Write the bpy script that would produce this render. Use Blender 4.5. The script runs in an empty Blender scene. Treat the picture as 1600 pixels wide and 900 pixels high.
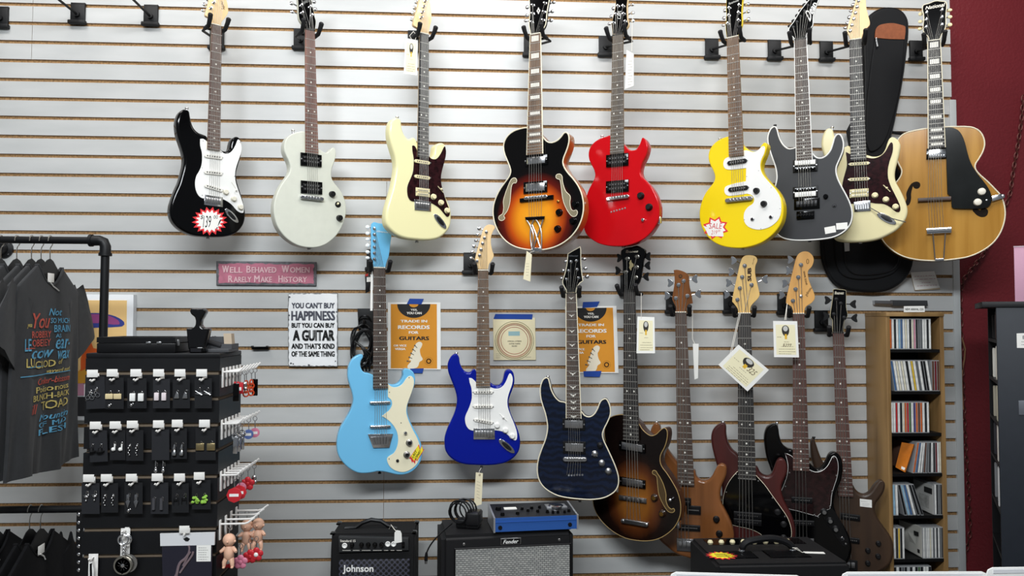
import bpy, bmesh, math, random
from mathutils import Vector, Matrix
random.seed(7)
sc = bpy.context.scene
COL = sc.collection
# ------------------------------------------------------------------ camera
FPX, CX, CY = 1200.0, 800.0, 450.0
CAMP = Vector((0.0, -3.131, 1.40))
YAW, PITCH, ROLL = 0.0575, 0.041624, 0.002869
_r = Vector((math.cos(YAW), -math.sin(YAW), 0)); _f = Vector((math.sin(YAW), math.cos(YAW), 0)); _u = Vector((0, 0, 1))
_f, _u = math.cos(PITCH)*_f + math.sin(PITCH)*_u, -math.sin(PITCH)*_f + math.cos(PITCH)*_u
_r, _u = math.cos(ROLL)*_r + math.sin(ROLL)*_u, -math.sin(ROLL)*_r + math.cos(ROLL)*_u
cam = bpy.data.objects.new('camera', bpy.data.cameras.new('camera')); COL.objects.link(cam)
cam.data.sensor_width = 36; cam.data.lens = 36*FPX/1600; cam.data.clip_start = 0.05
cam.matrix_world = Matrix(((_r.x, _u.x, -_f.x, CAMP.x), (_r.y, _u.y, -_f.y, CAMP.y), (_r.z, _u.z, -_f.z, CAMP.z), (0, 0, 0, 1)))
sc.camera = cam
# ------------------------------------------------------------------ light, exposure
w = bpy.data.worlds.new('room_ambient'); sc.world = w; w.use_nodes = True
w.node_tree.nodes['Background'].inputs[0].default_value = (0.86, 0.93, 1.0, 1)
w.node_tree.nodes['Background'].inputs[1].default_value = 0.12
def area(name, loc, target, sx, sy, energy, col=(1, 1, 1)):
    l = bpy.data.lights.new(name, 'AREA'); l.shape = 'RECTANGLE'; l.size = sx; l.size_y = sy; l.energy = energy; l.color = col
    o = bpy.data.objects.new(name, l); COL.objects.link(o); o.location = loc
    o.rotation_euler = (Vector(target)-Vector(loc)).to_track_quat('-Z', 'Y').to_euler()
    return o
area('ceiling_lamp_left', (-1.55, -1.0, 3.42), (-1.4, -0.45, 1.0), 0.9, 0.35, 13, (1.0, 0.97, 0.94))
area('ceiling_lamp_right', (1.75, -1.0, 3.42), (1.5, -0.45, 1.0), 0.9, 0.35, 13, (1.0, 0.975, 0.95))
area('ceiling_lamp_middle', (0.15, -1.0, 3.42), (0.15, -0.45, 1.0), 0.9, 0.35, 13, (1.0, 0.975, 0.95))
area('room_fill_light', (-0.4, -3.6, 3.42), (-0.5, -0.8, 0.8), 2.6, 0.6, 140, (0.92, 0.965, 1.0))  # added unseen fill light, lifts the lower wall against the near-wall lamps
sc.view_settings.view_transform = 'Standard'; sc.view_settings.look = 'None'
sc.view_settings.gamma = 1.0; sc.view_settings.use_curve_mapping = False
sc.view_settings.exposure = 0.5
# ------------------------------------------------------------------ helpers: rays and frames
def ray(px, py): return (_r*((px-CX)/FPX) + _f - _u*((py-CY)/FPX))
def onY(px, py, Y):
    d = ray(px, py); return CAMP + d*((Y-CAMP.y)/d.y)
class Frame:
    """A vertical plane where a thing stands: x along it, y into the wall, z up."""
    def __init__(s, px, py, Y, psi=0.0, crop=(0, 0, 1)):
        s.crop = crop; s.a = -math.radians(psi)
        s.X = Vector((math.cos(s.a), math.sin(s.a), 0)); s.N = Vector((-math.sin(s.a), math.cos(s.a), 0))
        X, Yp = s.p(px, py); s.o = onY(X, Yp, Y)
    def p(s, cx, cy): return s.crop[0]+cx/s.crop[2], s.crop[1]+cy/s.crop[2]
    def L(s, cx, cy, d=0.0):
        d_ = ray(*s.p(cx, cy)); o = s.o + s.N*d
        q = CAMP + d_*((o-CAMP).dot(s.N)/d_.dot(s.N)) - s.o
        return (q.dot(s.X), q.z)
    def other(s, crop):
        n = object.__new__(Frame); n.__dict__.update(s.__dict__); n.crop = crop; return n
    def root(s, name, label, cat, group=None):
        o = bpy.data.objects.new(name, None); COL.objects.link(o); o.location = s.o; o.rotation_euler = (0, 0, s.a)
        o.empty_display_size = 0.05
        return tag(o, label, cat, group)
def tag(o, label, cat, group=None):
    o['label'] = label; o['category'] = cat
    if group: o['group'] = group
    return o
def thing(name, label, cat, loc, rz=0.0, group=None):
    o = bpy.data.objects.new(name, None); COL.objects.link(o); o.location = loc; o.rotation_euler = (0, 0, rz)
    o.empty_display_size = 0.05
    return tag(o, label, cat, group)
def obj(name, bm, mats, parent=None, ang=40):
    bmesh.ops.recalc_face_normals(bm, faces=bm.faces)
    c = math.radians(ang)
    for f in bm.faces: f.smooth = len(f.verts) < 9
    for e in bm.edges:
        e.smooth = len(e.link_faces) == 2 and e.calc_face_angle(3.2) < c
    me = bpy.data.meshes.new(name); bm.to_mesh(me); bm.free()
    for m in (mats if isinstance(mats, (list, tuple)) else [mats]): me.materials.append(m)
    o = bpy.data.objects.new(name, me); COL.objects.link(o)
    if parent: o.parent = parent
    return o
def struct(name, bm, m):
    o = obj(name, bm, m); o['kind'] = 'structure'; return o
def nb(): return bmesh.new()
# ------------------------------------------------------------------ helpers: shapes
def spline(pts, n=4, closed=True):
    P = [Vector((p[0], p[1])) for p in pts]; C = [len(p) > 2 for p in pts]; N = len(P); out = []
    for i in range(N if closed else N-1):
        p1, p2 = P[i], P[(i+1) % N]
        p0 = P[i-1] if (closed or i > 0) else p1
        p3 = P[(i+2) % N] if (closed or i+2 < N) else p2
        l = (p2-p1).length
        t1 = (p2-p0); t1 = t1.normalized()*l if t1.length > 1e-9 and not C[i] else (p2-p1)*0.6
        t2 = (p3-p1); t2 = t2.normalized()*l if t2.length > 1e-9 and not C[(i+1) % N] else (p2-p1)*0.6
        for k in range(n):
            t = k/n; a = 2*t**3-3*t*t+1; b = t**3-2*t*t+t; c = -2*t**3+3*t*t; d = t**3-t*t
            out.append(a*p1+b*t1+c*p2+d*t2)
    if not closed: out.append(P[-1])
    return [(v.x, v.y) for v in out]
def inset(poly, r):
    N = len(poly); A = sum(poly[i][0]*poly[(i+1) % N][1]-poly[(i+1) % N][0]*poly[i][1] for i in range(N))
    s = 1 if A > 0 else -1; out = []
    R = r if isinstance(r, list) else [r]*N
    for i in range(N):
        a, b, c = poly[i-1], poly[i], poly[(i+1) % N]
        tx, ty = c[0]-a[0], c[1]-a[1]; l = math.hypot(tx, ty) or 1
        out.append((b[0]-s*ty/l*R[i], b[1]+s*tx/l*R[i]))
    return out
def radii(poly, r):
    """edge radius per point, smaller where the outline is narrow"""
    N = len(poly)
    if N < 40: return [r]*N
    A = sum(poly[i][0]*poly[(i+1) % N][1]-poly[(i+1) % N][0]*poly[i][1] for i in range(N)); s = 1 if A > 0 else -1
    out = []
    for i in range(N):
        a, b, c = poly[i-1], poly[i], poly[(i+1) % N]; tx, ty = c[0]-a[0], c[1]-a[1]; l = math.hypot(tx, ty) or 1
        nx, ny = -s*ty/l, s*tx/l; m = 1.0
        for j in range(N):
            if min(abs(i-j), N-abs(i-j)) < 3: continue
            dx, dy = poly[j][0]-b[0], poly[j][1]-b[1]; dd = math.hypot(dx, dy)
            if dd < m and (dx*nx+dy*ny) > 0.35*dd: m = dd
        out.append(min(r, 0.36*m))
    for _ in range(4): out = [min(out[i], (out[i-1]+out[i]+out[(i+1) % N])/3) for i in range(N)]
    return out
def add_prism(bm, poly, y0, y1, r=0.0, r2=None, steps=3, mi=0, mside=None):
    """outline in x,z ; front at y0 (towards the viewer), back at y1 ; rounded front and back edges"""
    r2 = r if r2 is None else r2; mside = mi if mside is None else mside
    rings = []; RR = radii(poly, r) if r > 0.002 else [r]*len(poly); R2 = radii(poly, r2) if r2 > 0.002 else [r2]*len(poly)
    if r > 0:
        for k in range(steps+1):
            a = math.pi/2*k/steps; rings.append((inset(poly, [q*(1-math.sin(a)) for q in RR]), y0+r*(1-math.cos(a))))
    else: rings.append((poly, y0))
    if r2 > 0:
        for k in range(steps+1):
            a = math.pi/2*k/steps; rings.append((inset(poly, [q*(1-math.cos(a)) for q in R2]), y1-r2*(1-math.sin(a))))
    else: rings.append((poly, y1))
    V = [[bm.verts.new((p[0], y, p[1])) for p in q] for q, y in rings]; N = len(poly)
    for A, B in zip(V, V[1:]):
        for i in range(N):
            f = bm.faces.new((A[i], A[(i+1) % N], B[(i+1) % N], B[i])); f.material_index = mside
    f = bm.faces.new(V[0]); f.material_index = mi
    bm.faces.new(V[-1][::-1]).material_index = mside
def add_box(bm, x0, x1, y0, y1, z0, z1, bev=0.0, mi=0):
    if bev > 0:
        b = min(bev, abs(x1-x0)/2.1, abs(z1-z0)/2.1, abs(y1-y0)/2.1)
        add_prism(bm, [(x0, z0), (x1, z0), (x1, z1), (x0, z1)] if False else
                  [(x0+b, z0), (x1-b, z0), (x1, z0+b), (x1, z1-b), (x1-b, z1), (x0+b, z1), (x0, z1-b), (x0, z0+b)], y0, y1, b, b, 2, mi)
        return
    v = [bm.verts.new((x, y, z)) for x in (x0, x1) for y in (y0, y1) for z in (z0, z1)]
    for q in ((0, 1, 3, 2), (4, 6, 7, 5), (0, 4, 5, 1), (2, 3, 7, 6), (0, 2, 6, 4), (1, 5, 7, 3)):
        bm.faces.new([v[i] for i in q]).material_index = mi
def add_hexa(bm, bot, top, mi=0):
    b = [bm.verts.new(p) for p in bot]; t = [bm.verts.new(p) for p in top]; n = len(b)
    bm.faces.new(b[::-1]).material_index = mi; bm.faces.new(t).material_index = mi
    for i in range(n): bm.faces.new((b[i], b[(i+1) % n], t[(i+1) % n], t[i])).material_index = mi
def add_tube(bm, pts, r, seg=6, caps=True, mi=0, closed=False):
    P = [Vector(p) for p in pts]; n = len(P); rings = []
    R = r if isinstance(r, (list, tuple)) else [r]*n
    up = None
    for i in range(n):
        if closed: t = P[(i+1) % n]-P[i-1]
        else: t = P[min(i+1, n-1)]-P[max(i-1, 0)]
        if t.length < 1e-9: t = Vector((0, 0, 1))
        t.normalize()
        if up is None:
            up = Vector((0, 0, 1)) if abs(t.z) < 0.9 else Vector((1, 0, 0))
        a = t.cross(up)
        if a.length < 1e-6: a = t.cross(Vector((0.3, 1, 0.2)))
        a.normalize(); b = a.cross(t).normalized(); up = b
        rings.append([bm.verts.new(P[i]+a*(R[i]*math.cos(2*math.pi*k/seg))+b*(R[i]*math.sin(2*math.pi*k/seg))) for k in range(seg)])
    pr = list(zip(rings, rings[1:]))
    if closed: pr.append((rings[-1], rings[0]))
    for A, B in pr:
        for k in range(seg): bm.faces.new((A[k], A[(k+1) % seg], B[(k+1) % seg], B[k])).material_index = mi
    if caps and not closed:
        bm.faces.new(rings[0][::-1]).material_index = mi; bm.faces.new(rings[-1]).material_index = mi
def add_cyl(bm, p0, p1, r0, r1=None, seg=14, mi=0):
    add_tube(bm, [p0, p1], [r0, r0 if r1 is None else r1], seg, True, mi)
def add_lathe(bm, c, prof, axis='z', seg=16, mi=0):
    """prof: list of (radius, height) from c along the axis"""
    d = {'z': Vector((0, 0, 1)), 'y': Vector((0, -1, 0)), 'x': Vector((1, 0, 0))}[axis]
    add_tube(bm, [Vector(c)+d*h for _, h in prof], [max(q, 1e-5) for q, _ in prof], seg, True, mi)
def add_ball(bm, c, r, sx=1, sy=1, sz=1, u=10, v=7, mi=0):
    m = Matrix.Translation(c) @ Matrix.Diagonal((r*sx, r*sy, r*sz, 1))
    q = bmesh.ops.create_uvsphere(bm, u_segments=u, v_segments=v, radius=1, matrix=m)
    fs = set(f for x in q['verts'] for f in x.link_faces)
    for f in fs: f.material_index = mi
def arc(cx, cz, r, a0, a1, n=10, rz=None):
    return [(cx+r*math.cos(math.radians(a0+(a1-a0)*k/n)), cz+(rz or r)*math.sin(math.radians(a0+(a1-a0)*k/n))) for k in range(n+1)]
def circle(cx, cz, r, n=18, rz=None): return arc(cx, cz, r, 0, 360-360/n, n-1, rz)
# ------------------------------------------------------------------ helpers: materials
def lin(c):
    if isinstance(c, str):
        c = [int(c[i:i+2], 16)/255 for i in (0, 2, 4)]
    return tuple((x/12.92 if x <= 0.04045 else ((x+0.055)/1.055)**2.4) for x in c[:3])+(1,)
_M = {}
def newmat(name):
    m = bpy.data.materials.new(name); m.use_nodes = True; _M[name] = m
    nt = m.node_tree; b = nt.nodes['Principled BSDF']; return m, nt, b
def M(name, c, rough=0.5, metal=0.0, coat=0.0, noise=None, bump=None, spec=None, trans=0.0, sheen=0.0, alpha=1.0):
    if name in _M: return _M[name]
    m, nt, b = newmat(name); c = lin(c)
    b.inputs['Base Color'].default_value = c; b.inputs['Roughness'].default_value = rough; b.inputs['Metallic'].default_value = metal
    b.inputs['Coat Weight'].default_value = coat; b.inputs['Coat Roughness'].default_value = 0.04
    if spec is None and metal == 0: spec = 0.3
    if spec is not None: b.inputs['Specular IOR Level'].default_value = spec
    if trans: b.inputs['Transmission Weight'].default_value = trans
    if sheen: b.inputs['Sheen Weight'].default_value = sheen
    if alpha < 1: b.inputs['Alpha'].default_value = alpha
    tc = nt.nodes.new('ShaderNodeTexCoord')
    if noise:
        n = nt.nodes.new('ShaderNodeTexNoise'); n.inputs['Scale'].default_value = noise[0]; n.inputs['Detail'].default_value = 6
        if len(noise) > 2:
            mp = nt.nodes.new('ShaderNodeMapping'); mp.inputs['Scale'].default_value = noise[2]
            nt.links.new(tc.outputs['Object'], mp.inputs[0]); nt.links.new(mp.outputs[0], n.inputs['Vector'])
        else: nt.links.new(tc.outputs['Object'], n.inputs['Vector'])
        r = nt.nodes.new('ShaderNodeValToRGB'); k = noise[1]
        r.color_ramp.elements[0].position = 0.3; r.color_ramp.elements[1].position = 0.7
        r.color_ramp.elements[0].color = tuple(x*(1-k) for x in c[:3])+(1,); r.color_ramp.elements[1].color = tuple(min(1, x*(1+k)) for x in c[:3])+(1,)
        nt.links.new(n.outputs['Fac'], r.inputs[0]); nt.links.new(r.outputs[0], b.inputs['Base Color'])
    if bump:
        n = nt.nodes.new('ShaderNodeTexNoise'); n.inputs['Scale'].default_value = bump[0]; n.inputs['Detail'].default_value = 3
        nt.links.new(tc.outputs['Object'], n.inputs['Vector'])
        bp = nt.nodes.new('ShaderNodeBump'); bp.inputs['Strength'].default_value = bump[1]; bp.inputs['Distance'].default_value = bump[2] if len(bump) > 2 else 0.002
        nt.links.new(n.outputs['Fac'], bp.inputs['Height']); nt.links.new(bp.outputs[0], b.inputs['Normal'])
    return m
def WOOD(name, c1, c2, scale=18, stretch=(1, 1, 0.06), rough=0.45, coat=0.0, rings=False):
    if name in _M: return _M[name]
    m, nt, b = newmat(name); tc = nt.nodes.new('ShaderNodeTexCoord'); mp = nt.nodes.new('ShaderNodeMapping')
    mp.inputs['Scale'].default_value = stretch; nt.links.new(tc.outputs['Object'], mp.inputs[0])
    n = nt.nodes.new('ShaderNodeTexNoise'); n.inputs['Scale'].default_value = scale; n.inputs['Detail'].default_value = 7; n.inputs['Distortion'].default_value = 0.6
    nt.links.new(mp.outputs[0], n.inputs['Vector'])
    fac = n.outputs['Fac']
    if rings:
        wv = nt.nodes.new('ShaderNodeTexWave'); wv.wave_type = 'BANDS'; wv.bands_direction = 'X'
        wv.inputs['Scale'].default_value = 9; wv.inputs['Distortion'].default_value = 6; wv.inputs['Detail'].default_value = 3; wv.inputs['Detail Scale'].default_value = 0.8
        mp2 = nt.nodes.new('ShaderNodeMapping'); mp2.inputs['Scale'].default_value = (1, 1, 0.16)
        nt.links.new(tc.outputs['Object'], mp2.inputs[0]); nt.links.new(mp2.outputs[0], wv.inputs['Vector'])
        mx = nt.nodes.new('ShaderNodeMath'); mx.operation = 'MULTIPLY_ADD'; mx.inputs[1].default_value = 0.35
        nt.links.new(wv.outputs['Fac'], mx.inputs[0]); 
        m3 = nt.nodes.new('ShaderNodeMath'); m3.operation = 'MULTIPLY'; m3.inputs[1].default_value = 0.75; nt.links.new(fac, m3.inputs[0])
        nt.links.new(m3.outputs[0], mx.inputs[2]); fac = mx.outputs[0]
    r = nt.nodes.new('ShaderNodeValToRGB'); r.color_ramp.elements[0].position = 0.32; r.color_ramp.elements[1].position = 0.68
    r.color_ramp.elements[0].color = lin(c1); r.color_ramp.elements[1].color = lin(c2)
    nt.links.new(fac, r.inputs[0]); nt.links.new(r.outputs[0], b.inputs['Base Color'])
    b.inputs['Roughness'].default_value = rough; b.inputs['Coat Weight'].default_value = coat; b.inputs['Coat Roughness'].default_value = 0.05
    return m
def BURST(name, stops, ells, rough=0.12, coat=0.0, grain=0.0):
    """painted burst finish: ells = [(cx, cz, rx, rz)] in the guitar's own metres ; stops = [(pos, hex)]"""
    m, nt, b = newmat(name); tc = nt.nodes.new('ShaderNodeTexCoord'); res = None
    for cx, cz, rx, rz in ells:
        mp = nt.nodes.new('ShaderNodeMapping'); mp.vector_type = 'POINT'
        mp.inputs['Location'].default_value = (-cx/rx, 0, -cz/rz); mp.inputs['Scale'].default_value = (1/rx, 0, 1/rz)
        nt.links.new(tc.outputs['Object'], mp.inputs[0])
        ln = nt.nodes.new('ShaderNodeVectorMath'); ln.operation = 'LENGTH'; nt.links.new(mp.outputs[0], ln.inputs[0])
        if res is None: res = ln.outputs['Value']
        else:
            mn = nt.nodes.new('ShaderNodeMath'); mn.operation = 'SMOOTH_MIN'; mn.inputs[2].default_value = 0.3
            nt.links.new(res, mn.inputs[0]); nt.links.new(ln.outputs['Value'], mn.inputs[1]); res = mn.outputs[0]
    if grain:
        n = nt.nodes.new('ShaderNodeTexNoise'); n.inputs['Scale'].default_value = 30; mp = nt.nodes.new('ShaderNodeMapping'); mp.inputs['Scale'].default_value = (1, 1, 0.08)
        nt.links.new(tc.outputs['Object'], mp.inputs[0]); nt.links.new(mp.outputs[0], n.inputs['Vector'])
        ma = nt.nodes.new('ShaderNodeMath'); ma.operation = 'MULTIPLY_ADD'; ma.inputs[1].default_value = grain; nt.links.new(n.outputs['Fac'], ma.inputs[0]); nt.links.new(res, ma.inputs[2]); res = ma.outputs[0]
    r = nt.nodes.new('ShaderNodeValToRGB')
    while len(r.color_ramp.elements) < len(stops): r.color_ramp.elements.new(0.5)
    for e, (p, c) in zip(r.color_ramp.elements, stops): e.position = p; e.color = lin(c)
    nt.links.new(res, r.inputs[0]); nt.links.new(r.outputs[0], b.inputs['Base Color'])
    b.inputs['Roughness'].default_value = rough; b.inputs['Coat Weight'].default_value = coat; b.inputs['Coat Roughness'].default_value = 0.05; b.inputs['Specular IOR Level'].default_value = 0.4
    return m
BLACK = M('black_plastic', '0e0e10', 0.4); BLACKGLOSS = M('gloss_black', '040405', 0.1)
CHROME = M('chrome', 'd8d9dc', 0.16, 1.0); STEEL = M('nickel_steel', 'b9b9ba', 0.3, 1.0); DARKMETAL = M('dark_metal', '2c2c2e', 0.4, 0.7)
HANGBLK = M('hanger_black', '101113', 0.55, noise=(60, 0.15)); RUBBER = M('rubber_sleeve', '1c1c1e', 0.7)
WHITE = M('white_plastic', 'f1f1ee', 0.4); CREAM = M('cream_plastic', 'f1e7c0', 0.4); PAPER = M('paper_white', 'f4f3ee', 0.85)
INK = M('black_ink', '171717', 0.8); GOLD = M('brass', 'b98d45', 0.3, 1.0); BONE = M('bone_nut', 'efe9d8', 0.5)
TORT = M('tortoiseshell', '260e11', 0.12, noise=(55, 0.8)); STRINGM = M('string_steel', 'c6c4bf', 0.35, 0.9)
ROSE = WOOD('rosewood', '4a3730', '705548', 40, (1, 1, 0.05), 0.55); ROSEDARK = WOOD('rosewood_dark_red', '442a23', '63423a', 40, (1, 1, 0.05), 0.55); ROSERED = WOOD('rosewood_red', '5e3a31', '8a5e50', 40, (1, 1, 0.05), 0.55)
EBON = WOOD('dark_rosewood', '1d1c1d', '37322f', 40, (1, 1, 0.05), 0.5); WALN = WOOD('walnut_board', '5a4332', '86694f', 40, (1, 1, 0.05), 0.55)
MAPLE = WOOD('maple', 'e2bd83', 'f0d3a0', 25, (1, 1, 0.08), 0.4, 0.4); MAPLEAMB = WOOD('amber_maple', 'd69a4c', 'e8b266', 25, (1, 1, 0.08), 0.4, 0.4)
# ------------------------------------------------------------------ helpers: lettering
_T = {}
def text_polys(s, bold=0.0, shear=0.0, extrude=0.0, res=2):
    if (s, shear) in _T: return _T[(s, shear)]
    cu = bpy.data.curves.new('t', 'FONT'); cu.body = s; cu.offset = bold; cu.shear = shear; cu.resolution_u = res
    o = bpy.data.objects.new('t', cu); COL.objects.link(o); bpy.context.view_layer.update()
    me = bpy.data.meshes.new_from_object(o.evaluated_get(bpy.context.evaluated_depsgraph_get()))
    vs = [(v.co.x, v.co.y) for v in me.vertices]; fs = [list(p.vertices) for p in me.polygons]
    bpy.data.objects.remove(o); bpy.data.curves.remove(cu); bpy.data.meshes.remove(me)
    if not vs: return [], []
    x0 = min(v[0] for v in vs); x1 = max(v[0] for v in vs); y0 = min(v[1] for v in vs); y1 = max(v[1] for v in vs)
    _T[(s, shear)] = ([((v[0]-x0)/(x1-x0+1e-9), (y1-v[1])/(y1-y0+1e-9)) for v in vs], fs)
    return _T[(s, shear)]
def box4(x0, y0, x1, y1): return ((x0, y0), (x1, y0), (x1, y1), (x0, y1))
def bil(q, u, v):
    return tuple((q[0][i]*(1-u)+q[1][i]*u)*(1-v)+(q[3][i]*(1-u)+q[2][i]*u)*v for i in (0, 1))
def add_text(bm, fr, s, q, y, bold=0.0, shear=0.0, mi=0, yfun=None, local=False, thick=0.0):
    if bold > 0:
        if not isinstance(q[0], tuple): q = box4(*q)
        k = bold*2.0/(0.62*len(s)); kv = bold*1.1; st = 0.00012
        for i, (du, dv) in enumerate(((-k, -kv), (k, -kv), (k, kv), (-k, kv))): add_text(bm, fr, s, tuple(bil(q, k+u*(1-2*k)+du, kv+v*(1-2*kv)+dv) for u, v in ((0, 0), (1, 0), (1, 1), (0, 1))), y-st*i, 0, shear, mi, (lambda x, z, i=i: yfun(x, z)-st*i) if yfun else None, local, thick)
        return
    """q: four corners tl,tr,br,bl in the frame's pixels (or metres when local)"""
    if len(q) == 4 and not isinstance(q[0], tuple): q = box4(*q)
    vs, fs = text_polys(s, bold, shear)
    V = []
    for u, v in vs:
        c = bil(q, u, v); p = c if local else fr.L(c[0], c[1], y)
        V.append(bm.verts.new((p[0], (yfun(p[0], p[1]) if yfun else y), p[1])))
    F = []
    for f in fs:
        try: g = bm.faces.new([V[i] for i in f]); g.material_index = mi; F.append(g)
        except ValueError: pass
    if thick:
        r = bmesh.ops.extrude_face_region(bm, geom=F)
        bmesh.ops.translate(bm, verts=[x for x in r['geom'] if isinstance(x, bmesh.types.BMVert)], vec=(0, thick, 0))
def scribble(bm, fr, x0, y0, x1, n, dy, y, h=0.0006, ragged=0.35, seed=1, slope=0.0):
    """rows of illegible small writing: short strokes"""
    rr = random.Random(seed)
    for i in range(n):
        xa = x0; yy = y0+dy*i; xe = x1-(x1-x0)*ragged*rr.random()
        while xa < xe:
            xb = min(xe, xa+(x1-x0)*rr.uniform(0.06, 0.2))
            a = fr.L(xa, yy+slope*(xa-x0), y); b = fr.L(xb, yy+slope*(xb-x0), y)
            v = [bm.verts.new((a[0], y, a[1]-h)), bm.verts.new((b[0], y, b[1]-h)), bm.verts.new((b[0], y, b[1]+h)), bm.verts.new((a[0], y, a[1]+h))]
            bm.faces.new(v); xa = xb+(x1-x0)*0.04
def LP(fr, pts, d=0.0): return [fr.L(p[0], p[1], d)+((1,) if len(p) > 2 else ()) for p in pts]
def plate(fr, name, pts, y0, y1, mat, parent, r=0.0, n=0, bm=None):
    P = LP(fr, pts, y0); P = spline(P, n) if n else [p[:2] for p in P]
    b = bm or nb(); add_prism(b, P, y0, y1, r, 0.0)
    return None if bm else obj(name, b, mat, parent)
def flat(bm, fr, pts, y, mi=0, n=0):
    P = LP(fr, pts, y); P = spline(P, n) if n else P
    bm.faces.new([bm.verts.new((p[0], y, p[1])) for p in P]).material_index = mi
def ords(i): return ['first', 'second', 'third', 'fourth', 'fifth', 'sixth', 'seventh', 'eighth', 'ninth', 'tenth', 'eleventh', 'twelfth', 'thirteenth', 'fourteenth', 'fifteenth', 'sixteenth', 'seventeenth', 'eighteenth', 'nineteenth', 'twentieth', 'twenty-first', 'twenty-second'][i]

# ================================================================== the room
PITCHZ = 0.0762; Z0 = 1.40-0.18502
def slat_mat():
    m, nt, b = newmat('slat_laminate'); tc = nt.nodes.new('ShaderNodeTexCoord')
    n = nt.nodes.new('ShaderNodeTexNoise'); n.inputs['Scale'].default_value = 3.0; n.inputs['Detail'].default_value = 5
    mp = nt.nodes.new('ShaderNodeMapping'); mp.inputs['Scale'].default_value = (1.0, 1, 5.0)
    nt.links.new(tc.outputs['Object'], mp.inputs[0]); nt.links.new(mp.outputs[0], n.inputs['Vector'])
    r = nt.nodes.new('ShaderNodeValToRGB'); r.color_ramp.elements[0].position = 0.3; r.color_ramp.elements[1].position = 0.7
    r.color_ramp.elements[0].color = lin('b9bbba'); r.color_ramp.elements[1].color = lin('c6c7c6')
    nt.links.new(n.outputs['Fac'], r.inputs[0]); nt.links.new(r.outputs[0], b.inputs['Base Color'])
    r2 = nt.nodes.new('ShaderNodeMapRange'); r2.inputs['To Min'].default_value = 0.26; r2.inputs['To Max'].default_value = 0.44
    nt.links.new(n.outputs['Fac'], r2.inputs['Value']); nt.links.new(r2.outputs[0], b.inputs['Roughness'])
    return m
SLAT = slat_mat(); MDF = M('raw_fibreboard', '9c7b54', 0.9, noise=(140, 0.45)); SEAM = M('seam_dark', '3b342c', 0.9)
XR = onY(1490, 300, 0).x; XL = -2.75; XS1 = onY(50, 60, 0).x; XS2 = onY(599.5, 770, 0).x
bm = nb()
GO = 0.0135                                        # groove opening
for k in range(-16, 23):
    zb = Z0+k*PITCHZ; zt = zb+PITCHZ-GO            # this slat's face
    cuts = [XL, XR]
    if k >= 16: cuts = [XL, XS1, XR]
    elif k < -1 or (6 <= k < 10): cuts = [XL, XS2, XR]
    for i in range(len(cuts)-1):
        a = cuts[i]+(0.0008 if i else 0); b = cuts[i+1]-(0.0008 if i+2 < len(cuts) else 0)
        add_box(bm, a, b, 0.0, 0.0015, zb, zt, 0, 0)
        add_box(bm, a, b, 0.0015, 0.0066, zb, zt, 0, 1)
add_box(bm, XL, XR, 0.0065, 0.020, Z0-16*PITCHZ, Z0+23*PITCHZ, 0, 1)
struct('wall_back', bm, [SLAT, MDF])
TRIMG = M('grey_end_trim', 'b9bcbc', 0.4)
bm = nb(); zt = onY(1492, 156, 0).z
add_box(bm, XR-0.012, XR+0.018, -0.004, 0.02, 0.0, zt, 0.002)
struct('trim_1', bm, TRIMG)
RED = M('burgundy_textured_paint', '6b2127', 0.5, bump=(85, 0.55, 0.004), noise=(3, 0.05))
bm = nb(); add_box(bm, XL-0.3, 3.9, 0.021, 0.12, 0.0, 3.5); struct('wall_right', bm, RED)
bm = nb(); add_box(bm, -3.6, 3.9, -5.5, 0.12, -0.05, 0.0); struct('floor', bm, M('grey_floor', '77736d', 0.6, noise=(8, 0.15)))
bm = nb(); add_box(bm, -3.6, 3.9, -5.5, 0.12, 3.5, 3.55); struct('ceiling', bm, M('ceiling_panel', '8f8f8c', 0.9))
# ================================================================== guitars
def hanger(bpx, bpy_, tip, psi, label, w=0.056, elbow=0, sp=0.032):
    """black slatwall guitar hanger: bracket on the wall, arm, yoke with two rubber prongs. tip = world point of the yoke's middle"""
    c = onY(bpx, bpy_, -0.006); h = 0.079
    t = thing('guitar_hanger', label, 'hanger', c, 0, 'black guitar hangers on the slat wall')
    b = nb(); add_box(b, -w/2, w/2, -0.006, 0.0045, -h/2, h/2, 0.002); add_box(b, -w/2-0.006, w/2+0.006, -0.016, 0.004, -h/2-0.004, -h/2+0.012, 0.003)
    add_box(b, -w/2, w/2, -0.004, 0.0055, h/2-0.003, h/2+0.006, 0.001)
    add_cyl(b, (0, -0.006, -0.004), (0, -0.016, -0.004), 0.011)
    obj('bracket', b, HANGBLK, t)
    T = tip-c; a = -math.radians(psi); X = Vector((math.cos(a), math.sin(a), 0)); N = Vector((-math.sin(a), math.cos(a), 0))
    b = nb()
    if elbow:
        E_ = T+X*elbow*(sp+0.02)+Vector((0, 0.03, -0.004)); add_tube(b, [(0, -0.01, -0.004), E_, T+X*elbow*sp], 0.0048, 8)
    else: add_tube(b, [(0, -0.01, -0.004), T], 0.0048, 8)
    add_tube(b, [T-X*sp, T+X*sp], 0.0048, 8)
    obj('arm', b, HANGBLK, t)
    for s in (-1, 1):
        b = nb(); p0 = T+X*s*sp; p1 = p0-N*0.036+X*s*0.001; p2 = p0-N*0.062+X*s*0.004+Vector((0, 0, 0.034))
        add_tube(b, [p0+N*0.006, p0-N*0.002, p1, p1*0.4+p2*0.6-N*0.003, p2, p2-N*0.002+Vector((0, 0, 0.002))], [0.0070, 0.008, 0.008, 0.0085, 0.0095, 0.007], 10)
        obj('prong', b, RUBBER, t)
    return t
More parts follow.
